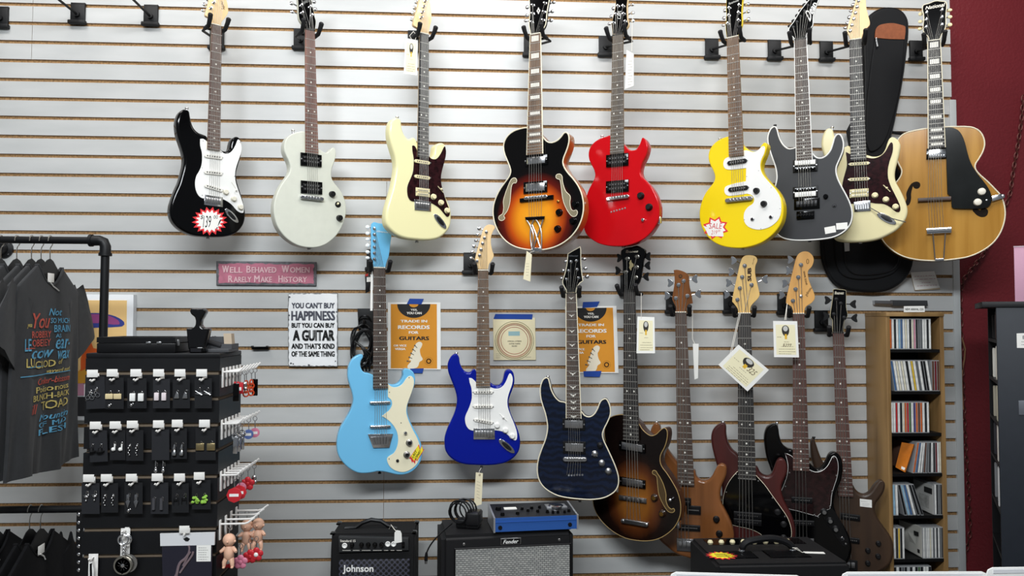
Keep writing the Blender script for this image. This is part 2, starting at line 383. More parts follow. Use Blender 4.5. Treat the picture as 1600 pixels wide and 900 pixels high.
def capsule(fr, name, p0, p1, rpx, y0, y1, mat, g, bev=0.0015):
    a = fr.L(p0[0], p0[1], y0); b_ = fr.L(p1[0], p1[1], y0); r = abs(fr.L(p0[0], p0[1]+rpx, y0)[1]-a[1])
    t = math.degrees(math.atan2(b_[1]-a[1], b_[0]-a[0])); poly = arc(b_[0], b_[1], r, t-90, t+90, 8)+arc(a[0], a[1], r, t+90, t+270, 8)
    b = nb(); add_prism(b, poly, y0, y1, bev, 0); return obj(name, b, mat, g)
def poles(fr, p0, p1, n, y, r, mat, par, bm=None):
    b = bm or nb()
    for i in range(n):
        t = (i+0.5)/n; q = fr.L(p0[0]+(p1[0]-p0[0])*t, p0[1]+(p1[1]-p0[1])*t, y)
        add_cyl(b, (q[0], y, q[1]), (q[0], y-0.0012, q[1]), r, None, 8)
    if not bm: obj('pole_pieces', b, mat, par)
def knob(fr, name, c, r, h, mat, g, cap=None, skirt=0, y=0.0):
    q = fr.L(c[0], c[1], y-h/2); b = nb()
    add_lathe(b, (q[0], y, q[1]), [(r*(1.12 if skirt else 1), -0.001), (r*(1.12 if skirt else 1), h*0.2), (r*0.92, h*0.35), (r*0.86, h*0.9), (r*0.72, h), (0, h)], 'y', 16)
    o = obj(name, b, mat, g)
    if cap:
        b = nb(); add_lathe(b, (q[0], y-h, q[1]), [(r*0.62, -0.0005), (r*0.6, 0.0008), (0, 0.001)], 'y', 14); obj('cap', b, cap, o)
    return o
def screw(fr, c, g, y=-0.002, r=0.0032, mat=None):
    q = fr.L(c[0], c[1], y); b = nb(); add_lathe(b, (q[0], y, q[1]), [(r, 0), (r*0.8, 0.001), (0, 0.0014)], 'y', 8); return obj('screw', b, mat or STEEL, g)
def humbucker(fr, q, g, ring=BLACK, cover=None, rows=None, bob=None, inner=0.16, h=0.007):
    """q = four corners of the pickup in crop pixels"""
    o = plate(fr, 'pickup', q, -h, 0.001, ring, g, 0.0012)
    def sub(u0, v0, u1, v1): return [bil(q, u0, v0), bil(q, u1, v0), bil(q, u1, v1), bil(q, u0, v1)]
    if cover:
        plate(fr, 'cover', sub(0.1, inner, 0.9, 1-inner), -h-0.004, -h+0.001, cover, o, 0.0015)
        b = nb(); poles(fr, bil(q, 0.14, 0.3 if rows is None else rows), bil(q, 0.86, 0.3 if rows is None else rows), 6, -h-0.0038, 0.0022, STEEL, o, b); obj('pole_pieces', b, STEEL, o)
    elif bob:
        for v0, v1, m in bob:
            plate(fr, 'bobbin', sub(0.08, v0, 0.92, v1), -h-0.004, -h+0.001, m, o, 0.0015)
            b = nb(); poles(fr, bil(q, 0.12, (v0+v1)/2), bil(q, 0.88, (v0+v1)/2), 6, -h-0.0038, 0.0022, STEEL, o, b); obj('pole_pieces', b, STEEL, o)
    for u in (0.04, 0.96):
        c = bil(q, u, 0.5); screw(fr, c, o, -h)
    return o
def bridge(fr, q, g, mat=CHROME, n=6, h=0.008, blocks=STEEL):
    o = plate(fr, 'bridge', q, -h*0.45, 0.001, mat, g, 0.001)
    for i in range(n):
        u0, u1 = 0.08+0.84*i/n, 0.08+0.84*(i+0.82)/n
        p = [bil(q, u0, 0.22), bil(q, u1, 0.22), bil(q, u1, 0.78), bil(q, u0, 0.78)]
        plate(fr, 'saddle', p, -h, -h*0.4, blocks, o, 0.0008)
    return o
def tune_bridge(fr, p0, p1, rpx, g, mat=CHROME, n=6):
    o = capsule(fr, 'bridge', p0, p1, rpx, -0.013, 0.001, mat, g, 0.002)
    for i in range(n):
        t = 0.14+0.72*i/(n-1); c = (p0[0]+(p1[0]-p0[0])*t, p0[1]+(p1[1]-p0[1])*t); q = fr.L(c[0], c[1], -0.013)
        b = nb(); add_box(b, q[0]-0.0028, q[0]+0.0028, -0.0155, -0.012, q[1]-0.005, q[1]+0.005, 0.001); obj('saddle', b, STEEL, o)
    return o
def jack(fr, p0, p1, rpx, g, mat=CHROME):
    a = fr.L(*p0, -0.002); b_ = fr.L(*p1, -0.002); r = abs(fr.L(p0[0], p0[1]+rpx)[1]-fr.L(*p0)[1]); cx, cz = (a[0]+b_[0])/2, (a[1]+b_[1])/2
    l = math.hypot(b_[0]-a[0], b_[1]-a[1])/2; t = math.atan2(b_[1]-a[1], b_[0]-a[0])
    E_ = [(cx+l*math.cos(x)*math.cos(t)-r*math.sin(x)*math.sin(t), cz+l*math.cos(x)*math.sin(t)+r*math.sin(x)*math.cos(t)) for x in [2*math.pi*k/20 for k in range(20)]]
    b = nb(); add_prism(b, E_, -0.0035, 0.001, 0.0015, 0); o = obj('jack_plate', b, mat, g)
    I_ = [(cx+(x-cx)*0.6, cz+(z-cz)*0.6) for x, z in E_]; b = nb(); add_prism(b, I_, -0.0042, -0.003, 0, 0); add_cyl(b, (cx, -0.0042, cz), (cx, -0.007, cz), 0.006)
    obj('jack_socket', b, DARKMETAL, o); return o
def starburst(fr, c, rx, ry, n, g, mats, y, lines, rot=0, name='price_sticker', inn=0.74):
    b = nb()
    for k, (s, m) in enumerate(((1, 0), (0.8, 1))):
        P = []
        for i in range(n*2):
            a = math.pi*i/n+rot; q = (1 if i % 2 == 0 else inn)*s; P.append((c[0]+rx*q*math.cos(a), c[1]+ry*q*math.sin(a)))
        pp = LP(fr, P, y-0.0004*k); add_prism(b, pp, y-0.0004*(k+1), y-0.0004*k+0.0002, 0, 0, 3, m)
    o = obj(name, b, mats[:2], g); b = nb()
    for s, q, sh in lines: add_text(b, fr, s, q, y-0.0010, 0.0, sh)
    if lines: obj('lettering', b, mats[2], o)
    return o
PRE = {}
def guitar(d):
    f = Frame(d['anchor'][0], d['anchor'][1], d['Y'], d['psi'], d['crop']); g = f.root('bass_guitar' if d.get('bass') else 'electric_guitar', d['label'], 'bass guitar' if d.get('bass') else 'guitar', 'guitars on the slat wall')
    T = d.get('thick', 0.043); r = d.get('bevel', 0.006)
    poly = spline(LP(f, d['body']), 4)
    b = nb(); add_prism(b, poly, 0.0, T, r, min(r, 0.008), 4, 0, 1 if isinstance(d['mat'], (list, tuple)) else 0)
    body = obj('body', b, d['mat'], g, 50)
    if d.get('binding'):
        e = inset(poly, 0.0003 if r < 0.003 else r*0.4); b = nb(); add_tube(b, [(x, 0.0005, z) for x, z in e], d.get('bindr', 0.0024), 6, False, 0, True); obj('binding', b, d['binding'], body)
    # neck
    G = f.other((0, 0, 1)); nl, nr, ny, el, er, ey, sx, sy = d['neck']; yb = -0.012 if not d.get('hifb') else -0.018
    A0, A1 = G.L(nl, ny, yb), G.L(nr, ny, yb); B0, B1 = G.L(el, ey, yb), G.L(er, ey, yb)
    zt, zb = (A0[1]+A1[1])/2, (B0[1]+B1[1])/2
    c0, c1 = (A0[0]+A1[0])/2, (B0[0]+B1[0])/2; w0, w1 = abs(A1[0]-A0[0])/2, abs(B1[0]-B0[0])/2
    S = G.L(sx, sy, yb); zs = S[1]
    def ax(z): t = (zt-z)/(zt-zb); return c0+(c1-c0)*t, w0+(w1-w0)*t
    b = nb(); ft = 0.006
    add_prism(b, [(c0-w0, zt), (c0+w0, zt), (c1+w1, zb), (c1-w1, zb)], yb, yb+ft, 0.0008, 0); fb = obj('fretboard', b, d['fb'], g)
    if d.get('fbbind'):
        for s in (-1, 1):
            b = nb(); add_tube(b, [(c0+s*w0, yb+0.0025, zt), (c1+s*w1, yb+0.0025, zb)], 0.0028, 6); obj('binding', b, d['fbbind'], fb)
    b = nb(); rings = []
    for z in (zt+0.004, zt-0.05, zb+0.12, zb+0.02, zb+0.001):
        c, hw = ax(z); hw = min(hw, w1) ; rings.append([b.verts.new((c+hw*math.cos(t), yb+ft-0.0002+(0.016+0.004*(zt-z)/(zt-zb))*math.sin(t), z)) for t in [math.pi*k/8 for k in range(9)]])
    for P, Q in zip(rings, rings[1:]):
        for k in range(8): b.faces.new((P[k], P[k+1], Q[k+1], Q[k]))
        b.faces.new((P[8], P[0], Q[0], Q[8]))
    b.faces.new(rings[0][::-1]); b.faces.new(rings[-1]); obj('neck', b, d.get('neckm', MAPLE), g)
    b = nb(); add_box(b, c0-w0, c0+w0, yb-0.0022, yb+0.006, zt-0.001, zt+0.003, 0.0006); obj('nut', b, d.get('nutm', BONE), g)
    SC = zt-zs
    fz = lambda n: zt-SC*(1-2**(-n/12))
    n = 1
    while n <= 24 and fz(n) > zb+0.001:
        c, hw = ax(fz(n)); b = nb(); add_box(b, c-hw, c+hw, yb-0.0012, yb+0.0002, fz(n)-0.0011, fz(n)+0.0011); obj('fret', b, FRETM, fb); n += 1
    for k in (1, 3, 5, 7, 9, 12, 15, 17, 19, 21, 24):
        st = d.get('inlay', 'dot')
        if k == 1 and st == 'dot': continue
        z = (fz(k)+fz(k-1))/2
        if z < zb+0.004: break
        c, hw = ax(z); b = nb(); y1, y0 = yb+0.0002, yb-0.0004
        if st == 'dot':
            for o_ in ((-hw*0.5, hw*0.5) if k in (12, 24) else (0,)): add_cyl(b, (c+o_, y1, z), (c+o_, y0, z), 0.0032 if not d.get('bass') else 0.0036, None, 10)
        elif st == 'block':
            if k == 21: b.free(); continue
            hh = (fz(k-1)-fz(k))*0.30; add_box(b, c-hw*0.72, c+hw*0.72, y0, y1, z-hh, z+hh)
        else:
            u = hw*0.62; add_prism(b, [(c-u, z+u*0.42), (c-u*0.3, z+u*0.18), (c, z+u*0.05), (c+u*0.3, z+u*0.18), (c+u, z+u*0.42), (c+u*0.35, z-u*0.15), (c, z-u*0.5), (c-u*0.35, z-u*0.15)], y0, y1)
        obj('inlay', b, PEARL, fb)
    # headstock
    hf = f.other(d['hcrop']); hy = d.get('hy', -0.006); hp = spline(LP(hf, d['head'], hy), 4); ht = 0.015
    b = nb(); two = isinstance(d['hmat'], (list, tuple)); add_prism(b, hp, hy, hy+ht, 0.0012, 0.0012, 2, 0, 1 if two else 0); hd = obj('headstock', b, d['hmat'], g)
    if d.get('hbind'):
        b = nb(); add_tube(b, [(x, hy+0.001, z) for x, z in inset(hp, 0.0008)], 0.0018, 6, False, 0, True); obj('binding', b, d['hbind'], hd)
    pp = []
    for i, (p, q) in enumerate(d['tuners']):
        P = hf.L(p[0], p[1], hy-0.006); Q = hf.L(q[0], q[1], hy+0.02); pp.append(P); b = nb(); big = d.get('bass'); s = 1.35 if big else 1.0
        add_lathe(b, (P[0], hy+0.001, P[1]), [(0.0062*s, 0), (0.0062*s, 0.0015), (0.0036*s, 0.003), (0.0034*s, 0.012), (0.0042*s, 0.014), (0, 0.0145)], 'y', 12)
        dx = 1 if Q[0] > P[0] else -1; e = Q[0]-dx*0.008
        add_tube(b, [(P[0], hy+ht+0.004, P[1]), (e, hy+ht+0.004, Q[1]+(P[1]-Q[1])*0.1)], 0.0026, 6)
        add_box(b, P[0]-0.007, P[0]+0.007, hy+ht-0.001, hy+ht+0.009, P[1]-0.009, P[1]+0.009, 0.002)
        o = obj('tuner', b, d.get('tmat', CHROME), hd); b = nb()
        if big:
            add_prism(b, spline([(Q[0]-dx*0.012, Q[1]-0.003), (Q[0]-dx*0.002, Q[1]-0.013), (Q[0]+dx*0.010, Q[1]-0.016), (Q[0]+dx*0.008, Q[1]), (Q[0]+dx*0.010, Q[1]+0.016), (Q[0]-dx*0.002, Q[1]+0.013), (Q[0]-dx*0.012, Q[1]+0.003)], 3), hy+ht+0.001, hy+ht+0.006, 0.001)
        else: add_ball(b, (Q[0], hy+ht+0.004, Q[1]), 0.0085, 1.0, 0.45, 0.85 + 0.25*((i*37) % 3-1)*0.4, 10, 7)
        obj('button', b, d.get('bmat', d.get('tmat', CHROME)), o)
    # strings
    ns = d.get('ns', len(d['tuners'])); ws = d.get('ws', 1.0); tail = d.get('tail')
    order = sorted(range(len(pp)), key=lambda i: pp[i][0]) if d.get('two_sided') else None
    if d.get('two_sided'):
        Ls = sorted([p for p in pp if p[0] < c0], key=lambda p: p[1]); Rs = sorted([p for p in pp if p[0] >= c0], key=lambda p: -p[1]); so = Ls+Rs
    else: so = sorted(pp, key=lambda p: p[1])
    for i in range(ns):
        t = (i+0.5)/ns*2-1; cS, hS = ax(zs); xs = S[0]+t*hS*0.86*ws; P = so[i] if i < len(so) else so[-1]
        path = []
        if tail: q = G.L(tail[0]+t*tail[2], tail[1], -0.008); path.append((q[0], -0.007, q[1]))
        path += [(xs, -0.0185 if d.get('hifb') else -0.0165, zs), (c0+t*w0*0.82, yb-0.0028, zt+0.001), (P[0], hy-0.009, P[1])]
        b = nb(); rs = (0.0007 if not d.get('bass') else 0.0010); add_tube(b, path, [rs]*len(path), 4); obj('string', b, STRINGM, g)
    for c in d.get('straps', []):
        q = f.L(c[0], c[1], T*0.5); b = nb(); dz = 1 if c[2] > 0 else -1
        add_tube(b, [(q[0], T*0.5, q[1]-dz*0.014), (q[0], T*0.5, q[1]-dz*0.002), (q[0], T*0.5, q[1]+dz*0.001), (q[0], T*0.5, q[1]+dz*0.0045)], [0.0045, 0.004, 0.007, 0.006], 10)
        obj('strap_button', b, d.get('strapm', STEEL), g)
    d['extra'](f, g, body, hf, hd)
    # hanger
    if d.get('hang'):
        hx, hy_, hl = d['hang'][:3]; tip = f.o+f.X*c0+f.N*0.022+Vector((0, 0, zt-0.010))
        hanger(hx, hy_, tip, d['psi'], hl, elbow=d['hang'][3] if len(d['hang']) > 3 else 0, sp=w0+0.0115)
    PRE[d['key']] = (f, g, hf)
    return g
FRETM = M('fret_nickel', 'a19e98', 0.5, 0.6); PEARL = M('pearl_inlay', 'e9e6dc', 0.35)
def tn(posts, buttons): return list(zip(posts, buttons))
# ---- colours of finishes
FBLK = M('lacquer_black', '040405', 0.1); FWHT = M('satin_pale_grey', 'd3d5c8', 0.5, noise=(30, 0.03))
FCRM = M('lacquer_cream', 'f2ecb8', 0.15); FCRM2 = M('lacquer_vintage_cream', 'ede3b4', 0.15)
FRED = M('lacquer_red', 'c00d16', 0.14); FYEL = M('lacquer_yellow', 'f5d608', 0.4, coat=0.4); FYEL2 = M('lacquer_yellow_sides', 'efcf10', 0.4, coat=0.4)
FGRY = M('satin_charcoal', '323336', 0.5); FDANO = M('lacquer_sky_blue', '74c0ea', 0.16); FBLU = M('lacquer_deep_blue', '081a8c', 0.12)
FORNG = WOOD('amber_rim_wood', '8a4a14', 'b8701f', 14, (1, 1, 0.2), 0.3, 1.0)
def ex1(f, g, body, hf, hd):
    pg = plate(f, 'pickguard', [(252, 228, 1), (272, 228), (296, 246, 1), (296, 262), (330, 294), (378, 296, 1), (400, 318), (430, 318), (455, 298), (475, 262), (488, 232), (500, 240), (510, 275), (508, 310), (495, 350), (478, 400), (470, 440), (472, 490), (490, 550), (515, 620), (525, 660), (522, 690, 1), (505, 690), (480, 675), (450, 640), (420, 618), (385, 600, 1), (280, 600, 1), (262, 598), (240, 580), (224, 545), (220, 500), (228, 460), (245, 430), (258, 400), (264, 360), (262, 310), (252, 270)], -0.0022, 0.001, WHITE, g, 0.0006, 3)
    for p0, p1 in (((290, 332), (380, 344)), ((288, 434), (380, 444)), ((290, 520), (382, 548))):
        o = capsule(f, 'pickup', p0, p1, 12, -0.008, -0.001, M('warm_white_plastic', 'e9e7df', 0.4), g)
        poles(f, p0, p1, 6, -0.0078, 0.0024, DARKMETAL, o); screw(f, (p0[0]-10, p0[1]), o, -0.003); screw(f, (p1[0]+10, p1[1]), o, -0.003)
    bridge(f, [(280, 575), (393, 592), (393, 655), (276, 640)], g)
    for i, c in enumerate(((412, 560), (462, 602), (505, 655))): knob(f, 'knob', c, 0.0105, 0.013, M('aged_white_knob', 'e4e0cf', 0.45), g, None, 1)
    b = nb(); p = f.L(447, 497, -0.003); q = f.L(480, 548, -0.003); add_tube(b, [(p[0], -0.003, p[1]), (q[0], -0.003, q[1])], 0.0016, 5); q = f.L(478, 548, -0.012); add_ball(b, (q[0], -0.01, q[1]), 0.004); obj('pickup_selector', b, M('warm_white_plastic', 'e9e7df', 0.4), g)
    jack(f, (408, 665), (488, 752), 20, g)
    for c in ((270, 240), (384, 312), (500, 250), (262, 408), (466, 462), (264, 580)): screw(f, c, pg, -0.0022, 0.002)
    starburst(f, (310, 742), 112, 90, 17, g, [M('sticker_red', 'e2343a', 0.7), M('sticker_white', 'f5f3ee', 0.7), INK], -0.0004, [('$', (252, 704, 272, 732), 0.2), ('139', (268, 708, 320, 782), 0.25), ('00', (335, 705, 362, 728), 0.1), ('!', (352, 730, 382, 790), 0.5)], 0.1)
    b = nb(); add_text(b, hf, 'Squier', ((600, 200), (560, 20), (640, 10), (680, 190)), -0.0072, 0, 0.3); obj('lettering', b, M('faded_brown_ink', '6f5330', 0.7), hd)
STRATHEAD = None
guitar(dict(key='black', anchor=(300, 842), Y=-0.22, psi=-38, crop=(250, 160, 4.0), label='gloss black electric guitar with white pickguard and red 139 price sticker', mat=FBLK, bevel=0.009,
    body=[(160, 42), (182, 54), (190, 80), (198, 120), (215, 160), (240, 186), (268, 198), (292, 210), (310, 240), (330, 285), (378, 292), (395, 302), (420, 304), (438, 287), (445, 252), (455, 227), (478, 213), (500, 225), (512, 260), (514, 300), (505, 350), (490, 400), (480, 440), (482, 480), (495, 530), (515, 590), (530, 650), (536, 700), (528, 750), (505, 790), (470, 820), (420, 836), (360, 840), (290, 838), (220, 832), (170, 815), (120, 785), (84, 745), (67, 700), (66, 660), (78, 610), (100, 550), (122, 500), (140, 440), (152, 390), (154, 350), (147, 310), (132, 260), (115, 210), (106, 160), (107, 110), (120, 70), (138, 48)],
    neck=(331, 346.5, 39, 324.3, 344.5, 233.8, 334.3, 309.5), fb=ROSE, hcrop=(300, 0, 12.86),
    head=[(372, 470, 1), (370, 410), (330, 350), (275, 310), (278, 250), (300, 180), (335, 50), (370, -90), (420, -260), (480, -400), (560, -480), (660, -490), (715, -430), (700, -350), (655, -270), (645, -170), (675, -60), (712, 70), (730, 220), (705, 300), (645, 380), (598, 440), (590, 505, 1)], hmat=MAPLE,
    tuners=tn([(385, 160), (445, 45), (505, -65), (565, -172), (622, -278), (672, -378)], [(222, 212), (250, 95), (320, -5), (365, -120), (425, -230), (475, -330)]), two_sided=False, straps=[(167, 40, 1), (300, 846, -1)],
    hang=(339, 62, 'black guitar hanger holding the gloss black guitar', -1), extra=ex1))
def ex2(f, g, body, hf, hd):
    for q in ([(258, 205), (398, 224), (398, 304), (258, 292)], [(260, 393), (402, 406), (402, 488), (260, 478)]):
        humbucker(f, q, g, BLACKGLOSS, None, None, [(0.22, 0.48, BLACK), (0.52, 0.78, BLACK)])
    tune_bridge(f, (268, 503), (402, 518), 13, g)
    knob(f, 'knob', (470, 485), 0.012, 0.016, BLACK, g); knob(f, 'knob', (519, 645), 0.012, 0.016, BLACK, g)
    o = knob(f, 'pickup_selector', (507, 555), 0.012, 0.003, BLACK, g); q = f.L(507, 553, -0.01); b = nb(); add_tube(b, [(q[0], -0.002, q[1]), (q[0]-0.003, -0.018, q[1]+0.002)], [0.003, 0.004], 8); obj('toggle', b, CREAM, o)
    b = nb(); add_text(b, hf, 'Epiphone', ((395, 20), (560, -40), (575, 60), (410, 110)), -0.0072, 0, 0.3); obj('lettering', b, M('faint_silver', '8f8f8c', 0.5), hd)
guitar(dict(key='paleLP', anchor=(312, 846), Y=-0.22, psi=-31, crop=(410, 190, 4.287), label='pale grey single cutaway electric guitar with two black pickups', mat=FWHT, bevel=0.004,
    body=[(285, 68), (250, 66), (215, 75), (185, 90), (160, 115), (148, 150), (147, 190), (158, 225), (175, 260), (186, 295), (186, 325), (175, 355), (150, 390), (120, 435), (95, 490), (80, 545), (77, 600), (85, 655), (105, 710), (140, 760), (185, 800), (240, 830), (300, 843), (360, 843), (420, 825), (470, 790), (510, 745), (540, 690), (556, 640), (562, 590), (556, 540), (540, 490), (515, 450), (490, 420), (470, 390), (462, 360), (466, 320), (478, 285), (490, 245), (494, 215), (490, 190), (478, 173), (465, 179), (445, 199), (425, 208), (405, 200), (390, 187), (374, 180), (340, 120)],
    neck=(477, 492, 47, 477.6, 497.7, 240, 488.3, 309), fb=ROSERED, neckm=M('satin_pale_neck', 'c4c3b2', 0.5), nutm=BLACK, hcrop=(440, 0, 12.86),
    head=[(478, 615, 1), (450, 540), (355, 390), (335, 250), (330, 100), (320, -60), (295, -200), (330, -320), (410, -350), (480, -315), (550, -360), (625, -330), (635, -200), (600, -60), (605, 60), (640, 200), (665, 330), (690, 430), (680, 550), (668, 625, 1)], hmat=[BLACKGLOSS, M('satin_pale_neck', 'c4c3b2', 0.5)],
    tuners=tn([(415, 255), (400, 105), (385, -40), (560, -20), (575, 135), (608, 305)], [(215, 240), (200, 72), (190, -90), (660, -90), (650, 40), (672, 190)]), two_sided=True, straps=[(205, 62, 1), (312, 850, -1)],
    hang=(470, 62, 'black guitar hanger holding the pale grey guitar', -1), extra=ex2))
def strat_extra(pg, pk, hb, br, kn, sw, jk, kmat, pmat, pgmat, arm=None, red=False):
    def ex(f, g, body, hf, hd):
        o = plate(f, 'pickguard', pg, -0.0022, 0.001, pgmat, g, 0.0006, 3)
        for p0, p1 in pk:
            p = capsule(f, 'pickup', p0, p1, 11, -0.008, -0.001, pmat, g); poles(f, p0, p1, 6, -0.0078, 0.0022, DARKMETAL, p)
            screw(f, (p0[0]-12, p0[1]), p, -0.003); screw(f, (p1[0]+12, p1[1]), p, -0.003)
        if hb: humbucker(f, hb, g, pmat, None, None, [(0.06, 0.48, pmat), (0.52, 0.94, pmat)], h=0.005)
        bridge(f, br, g)
        for c in kn: knob(f, 'knob', c, 0.0105, 0.013, kmat, g, None, 1)
        b = nb(); p = f.L(*sw[0], -0.003); q = f.L(*sw[1], -0.003); add_tube(b, [(p[0], -0.003, p[1]), (q[0], -0.003, q[1])], 0.0016, 5); add_ball(b, ((p[0]+q[0])/2, -0.010, (p[1]+q[1])/2), 0.0045); obj('pickup_selector', b, kmat, g)
        jack(f, jk[0], jk[1], jk[2], g)
        if arm:
            b = nb(); P = [f.L(x, y, -0.03) for x, y in arm]; add_tube(b, [(x, -0.012-0.02*min(1, i*0.7), z) for i, (x, z) in enumerate(P)], 0.002, 6); obj('tremolo_arm', b, CHROME, g)
    return ex
CRMK = M('aged_cream_knob', 'efe4b8', 0.4)
guitar(dict(key='cream', anchor=(250, 842), Y=-0.22, psi=-31, crop=(590, 170, 4.09), label='cream electric guitar with tortoiseshell pickguard beside the pale grey guitar', mat=FCRM, bevel=0.009,
    body=[(128, 58), (148, 72), (155, 105), (162, 140), (178, 172), (200, 192), (228, 183), (245, 196), (262, 230), (290, 280), (330, 300), (345, 308), (358, 300), (365, 270), (370, 240), (385, 223), (410, 217), (430, 229), (438, 260), (440, 300), (432, 340), (420, 385), (410, 430), (412, 480), (425, 530), (445, 580), (462, 620), (472, 660), (472, 710), (465, 750), (440, 790), (405, 820), (360, 836), (300, 840), (240, 836), (180, 828), (130, 810), (90, 780), (62, 745), (54, 700), (60, 640), (76, 580), (94, 520), (108, 460), (118, 400), (121, 360), (114, 310), (99, 260), (86, 215), (78, 170), (78, 120), (88, 80), (105, 62)],
    neck=(656.7, 670, 52.5, 653, 670.2, 245.8, 661.4, 317), fb=EBON, hcrop=(620, 0, 7.5),
    head=[(262, 390, 1), (255, 335), (200, 295), (205, 240), (240, 110), (285, -60), (330, -170), (390, -205), (425, -175), (400, -110), (385, -30), (395, 80), (408, 180), (405, 250), (387, 310), (374, 408, 1)], hmat=MAPLE,
    tuners=tn([(288, 203), (303, 140), (320, 75), (337, 10), (352, -55), (368, -120)], [(175, 233), (190, 155), (205, 95), (225, 30), (245, -40), (262, -105)]), straps=[(125, 56, 1), (250, 848, -1)],
    hang=(648, 65, 'black guitar hanger holding the first cream guitar', -1),
    extra=strat_extra([(222, 235, 1), (236, 236), (250, 258), (262, 300), (290, 310), (330, 304, 1), (345, 318), (370, 322), (392, 305), (412, 272), (428, 240), (435, 250), (438, 285), (430, 330), (416, 380), (406, 430), (408, 480), (423, 540), (443, 600), (460, 650), (460, 680), (445, 690), (425, 670), (395, 635), (355, 608), (335, 600, 1), (228, 592, 1), (210, 585), (195, 560), (190, 520), (193, 490), (205, 460), (222, 420), (230, 380), (232, 320), (224, 270)],
        [((248, 333), (326, 346)), ((248, 431), (326, 442))], [(245, 502), (334, 512), (334, 566), (245, 556)], [(235, 578), (342, 594), (342, 655), (238, 646)], [(360, 562), (408, 599), (447, 650)], [(385, 495), (420, 535)], [(362, 672), (438, 765), 21], CRMK, M('cream_pickup', 'efe3b5', 0.4), TORT)))
def fhole(f, g, pts, mat_in, bind, n=4):
    P = spline(LP(f, pts, 0), n); b = nb()
    add_prism(b, inset(P, -0.0022), -0.0006, 0.0004, 0, 0, 3, 1); add_prism(b, P, -0.0010, 0.0004, 0, 0, 3, 0)
    return obj('sound_hole', b, [mat_in, bind], g)
IVORY = M('ivory_binding', 'efe6cb', 0.4)
def ex4(f, g, body, hf, hd):
    humbucker(f, [(243, 260), (388, 248), (388, 314), (243, 328)], g, BLACKGLOSS, CHROME, 0.3)
    humbucker(f, [(236, 428), (386, 416), (386, 490), (236, 502)], g, BLACKGLOSS, CHROME, 0.72)
    plate(f, 'bridge_base', [(212, 532), (425, 508), (425, 534), (212, 556)], -0.009, 0.001, BLACKGLOSS, g, 0.001); tune_bridge(f, (248, 530), (378, 518), 11, g)
    fhole(f, g, [(180, 402), (192, 414), (188, 430), (172, 432), (160, 450), (154, 500), (148, 560), (132, 610), (110, 642), (116, 658), (104, 670), (86, 668), (80, 652), (92, 640), (106, 628), (112, 590), (110, 550), (120, 510), (138, 460), (160, 412)], M('hole_inside', '8a8168', 0.9), IVORY)
    fhole(f, g, [(452, 380), (470, 378), (482, 392), (484, 418), (494, 460), (508, 490), (534, 518), (532, 560), (540, 600), (556, 612), (574, 608), (580, 624), (570, 642), (550, 644), (530, 624), (510, 590), (494, 550), (486, 510), (480, 460), (472, 412), (460, 406), (448, 400), (446, 388)], M('hole_inside', '8a8168', 0.9), IVORY)
    for c in ((562, 568), (462, 620), (549, 675), (452, 725)): knob(f, 'knob', c, 0.0125, 0.016, BLACKGLOSS, g, None, 1)
    o = knob(f, 'pickup_selector', (458, 550), 0.006, 0.006, GOLD, g)
    t = plate(f, 'tailpiece', [(246, 650), (370, 644), (367, 666), (250, 672)], -0.014, -0.008, BLACKGLOSS, g, 0.002)
    for P in ([(255, 666), (282, 710), (300, 770), (290, 855)], [(364, 660), (350, 705), (330, 760), (300, 850)], [(308, 655), (285, 715), (282, 790), (292, 860)], [(308, 655), (340, 705), (352, 770), (350, 860)], [(292, 700), (316, 760), (345, 850)]):
        b = nb(); q = [f.L(x, y, -0.011) for x, y in P]; q = spline(q, 5, False); add_tube(b, [(x, -0.011, z) for x, z in q], 0.003, 6); obj('rod', b, STEEL, t)
    plate(f, 'base', [(285, 846), (352, 844), (352, 876), (288, 880)], -0.012, 0.02, CHROME, t, 0.002)
    b = nb(); c = hf.L(402, 215, -0.0072); P = [(c[0]+0.0060*math.cos(a)*(1+0.25*math.cos(4*a)), c[1]+0.0105*math.sin(a)*(1+0.25*math.cos(4*a))) for a in [2*math.pi*k/24 for k in range(24)]]
    add_prism(b, P, -0.0068, -0.005); add_prism(b, [(c[0]+(x-c[0])*0.4, c[1]+(z-c[1])*0.4) for x, z in P], -0.0071, -0.0067, 0, 0, 3, 1); obj('inlay', b, [PEARL, BLACKGLOSS], hd)
SBG = BURST('sunburst', [(0.0, 'f0a82a'), (0.36, 'e8921a'), (0.58, 'bb4a0e'), (0.72, '5c140a'), (0.88, '0d0606'), (1.0, '060505')], [(-0.005, 0.125, 0.185, 0.20)])
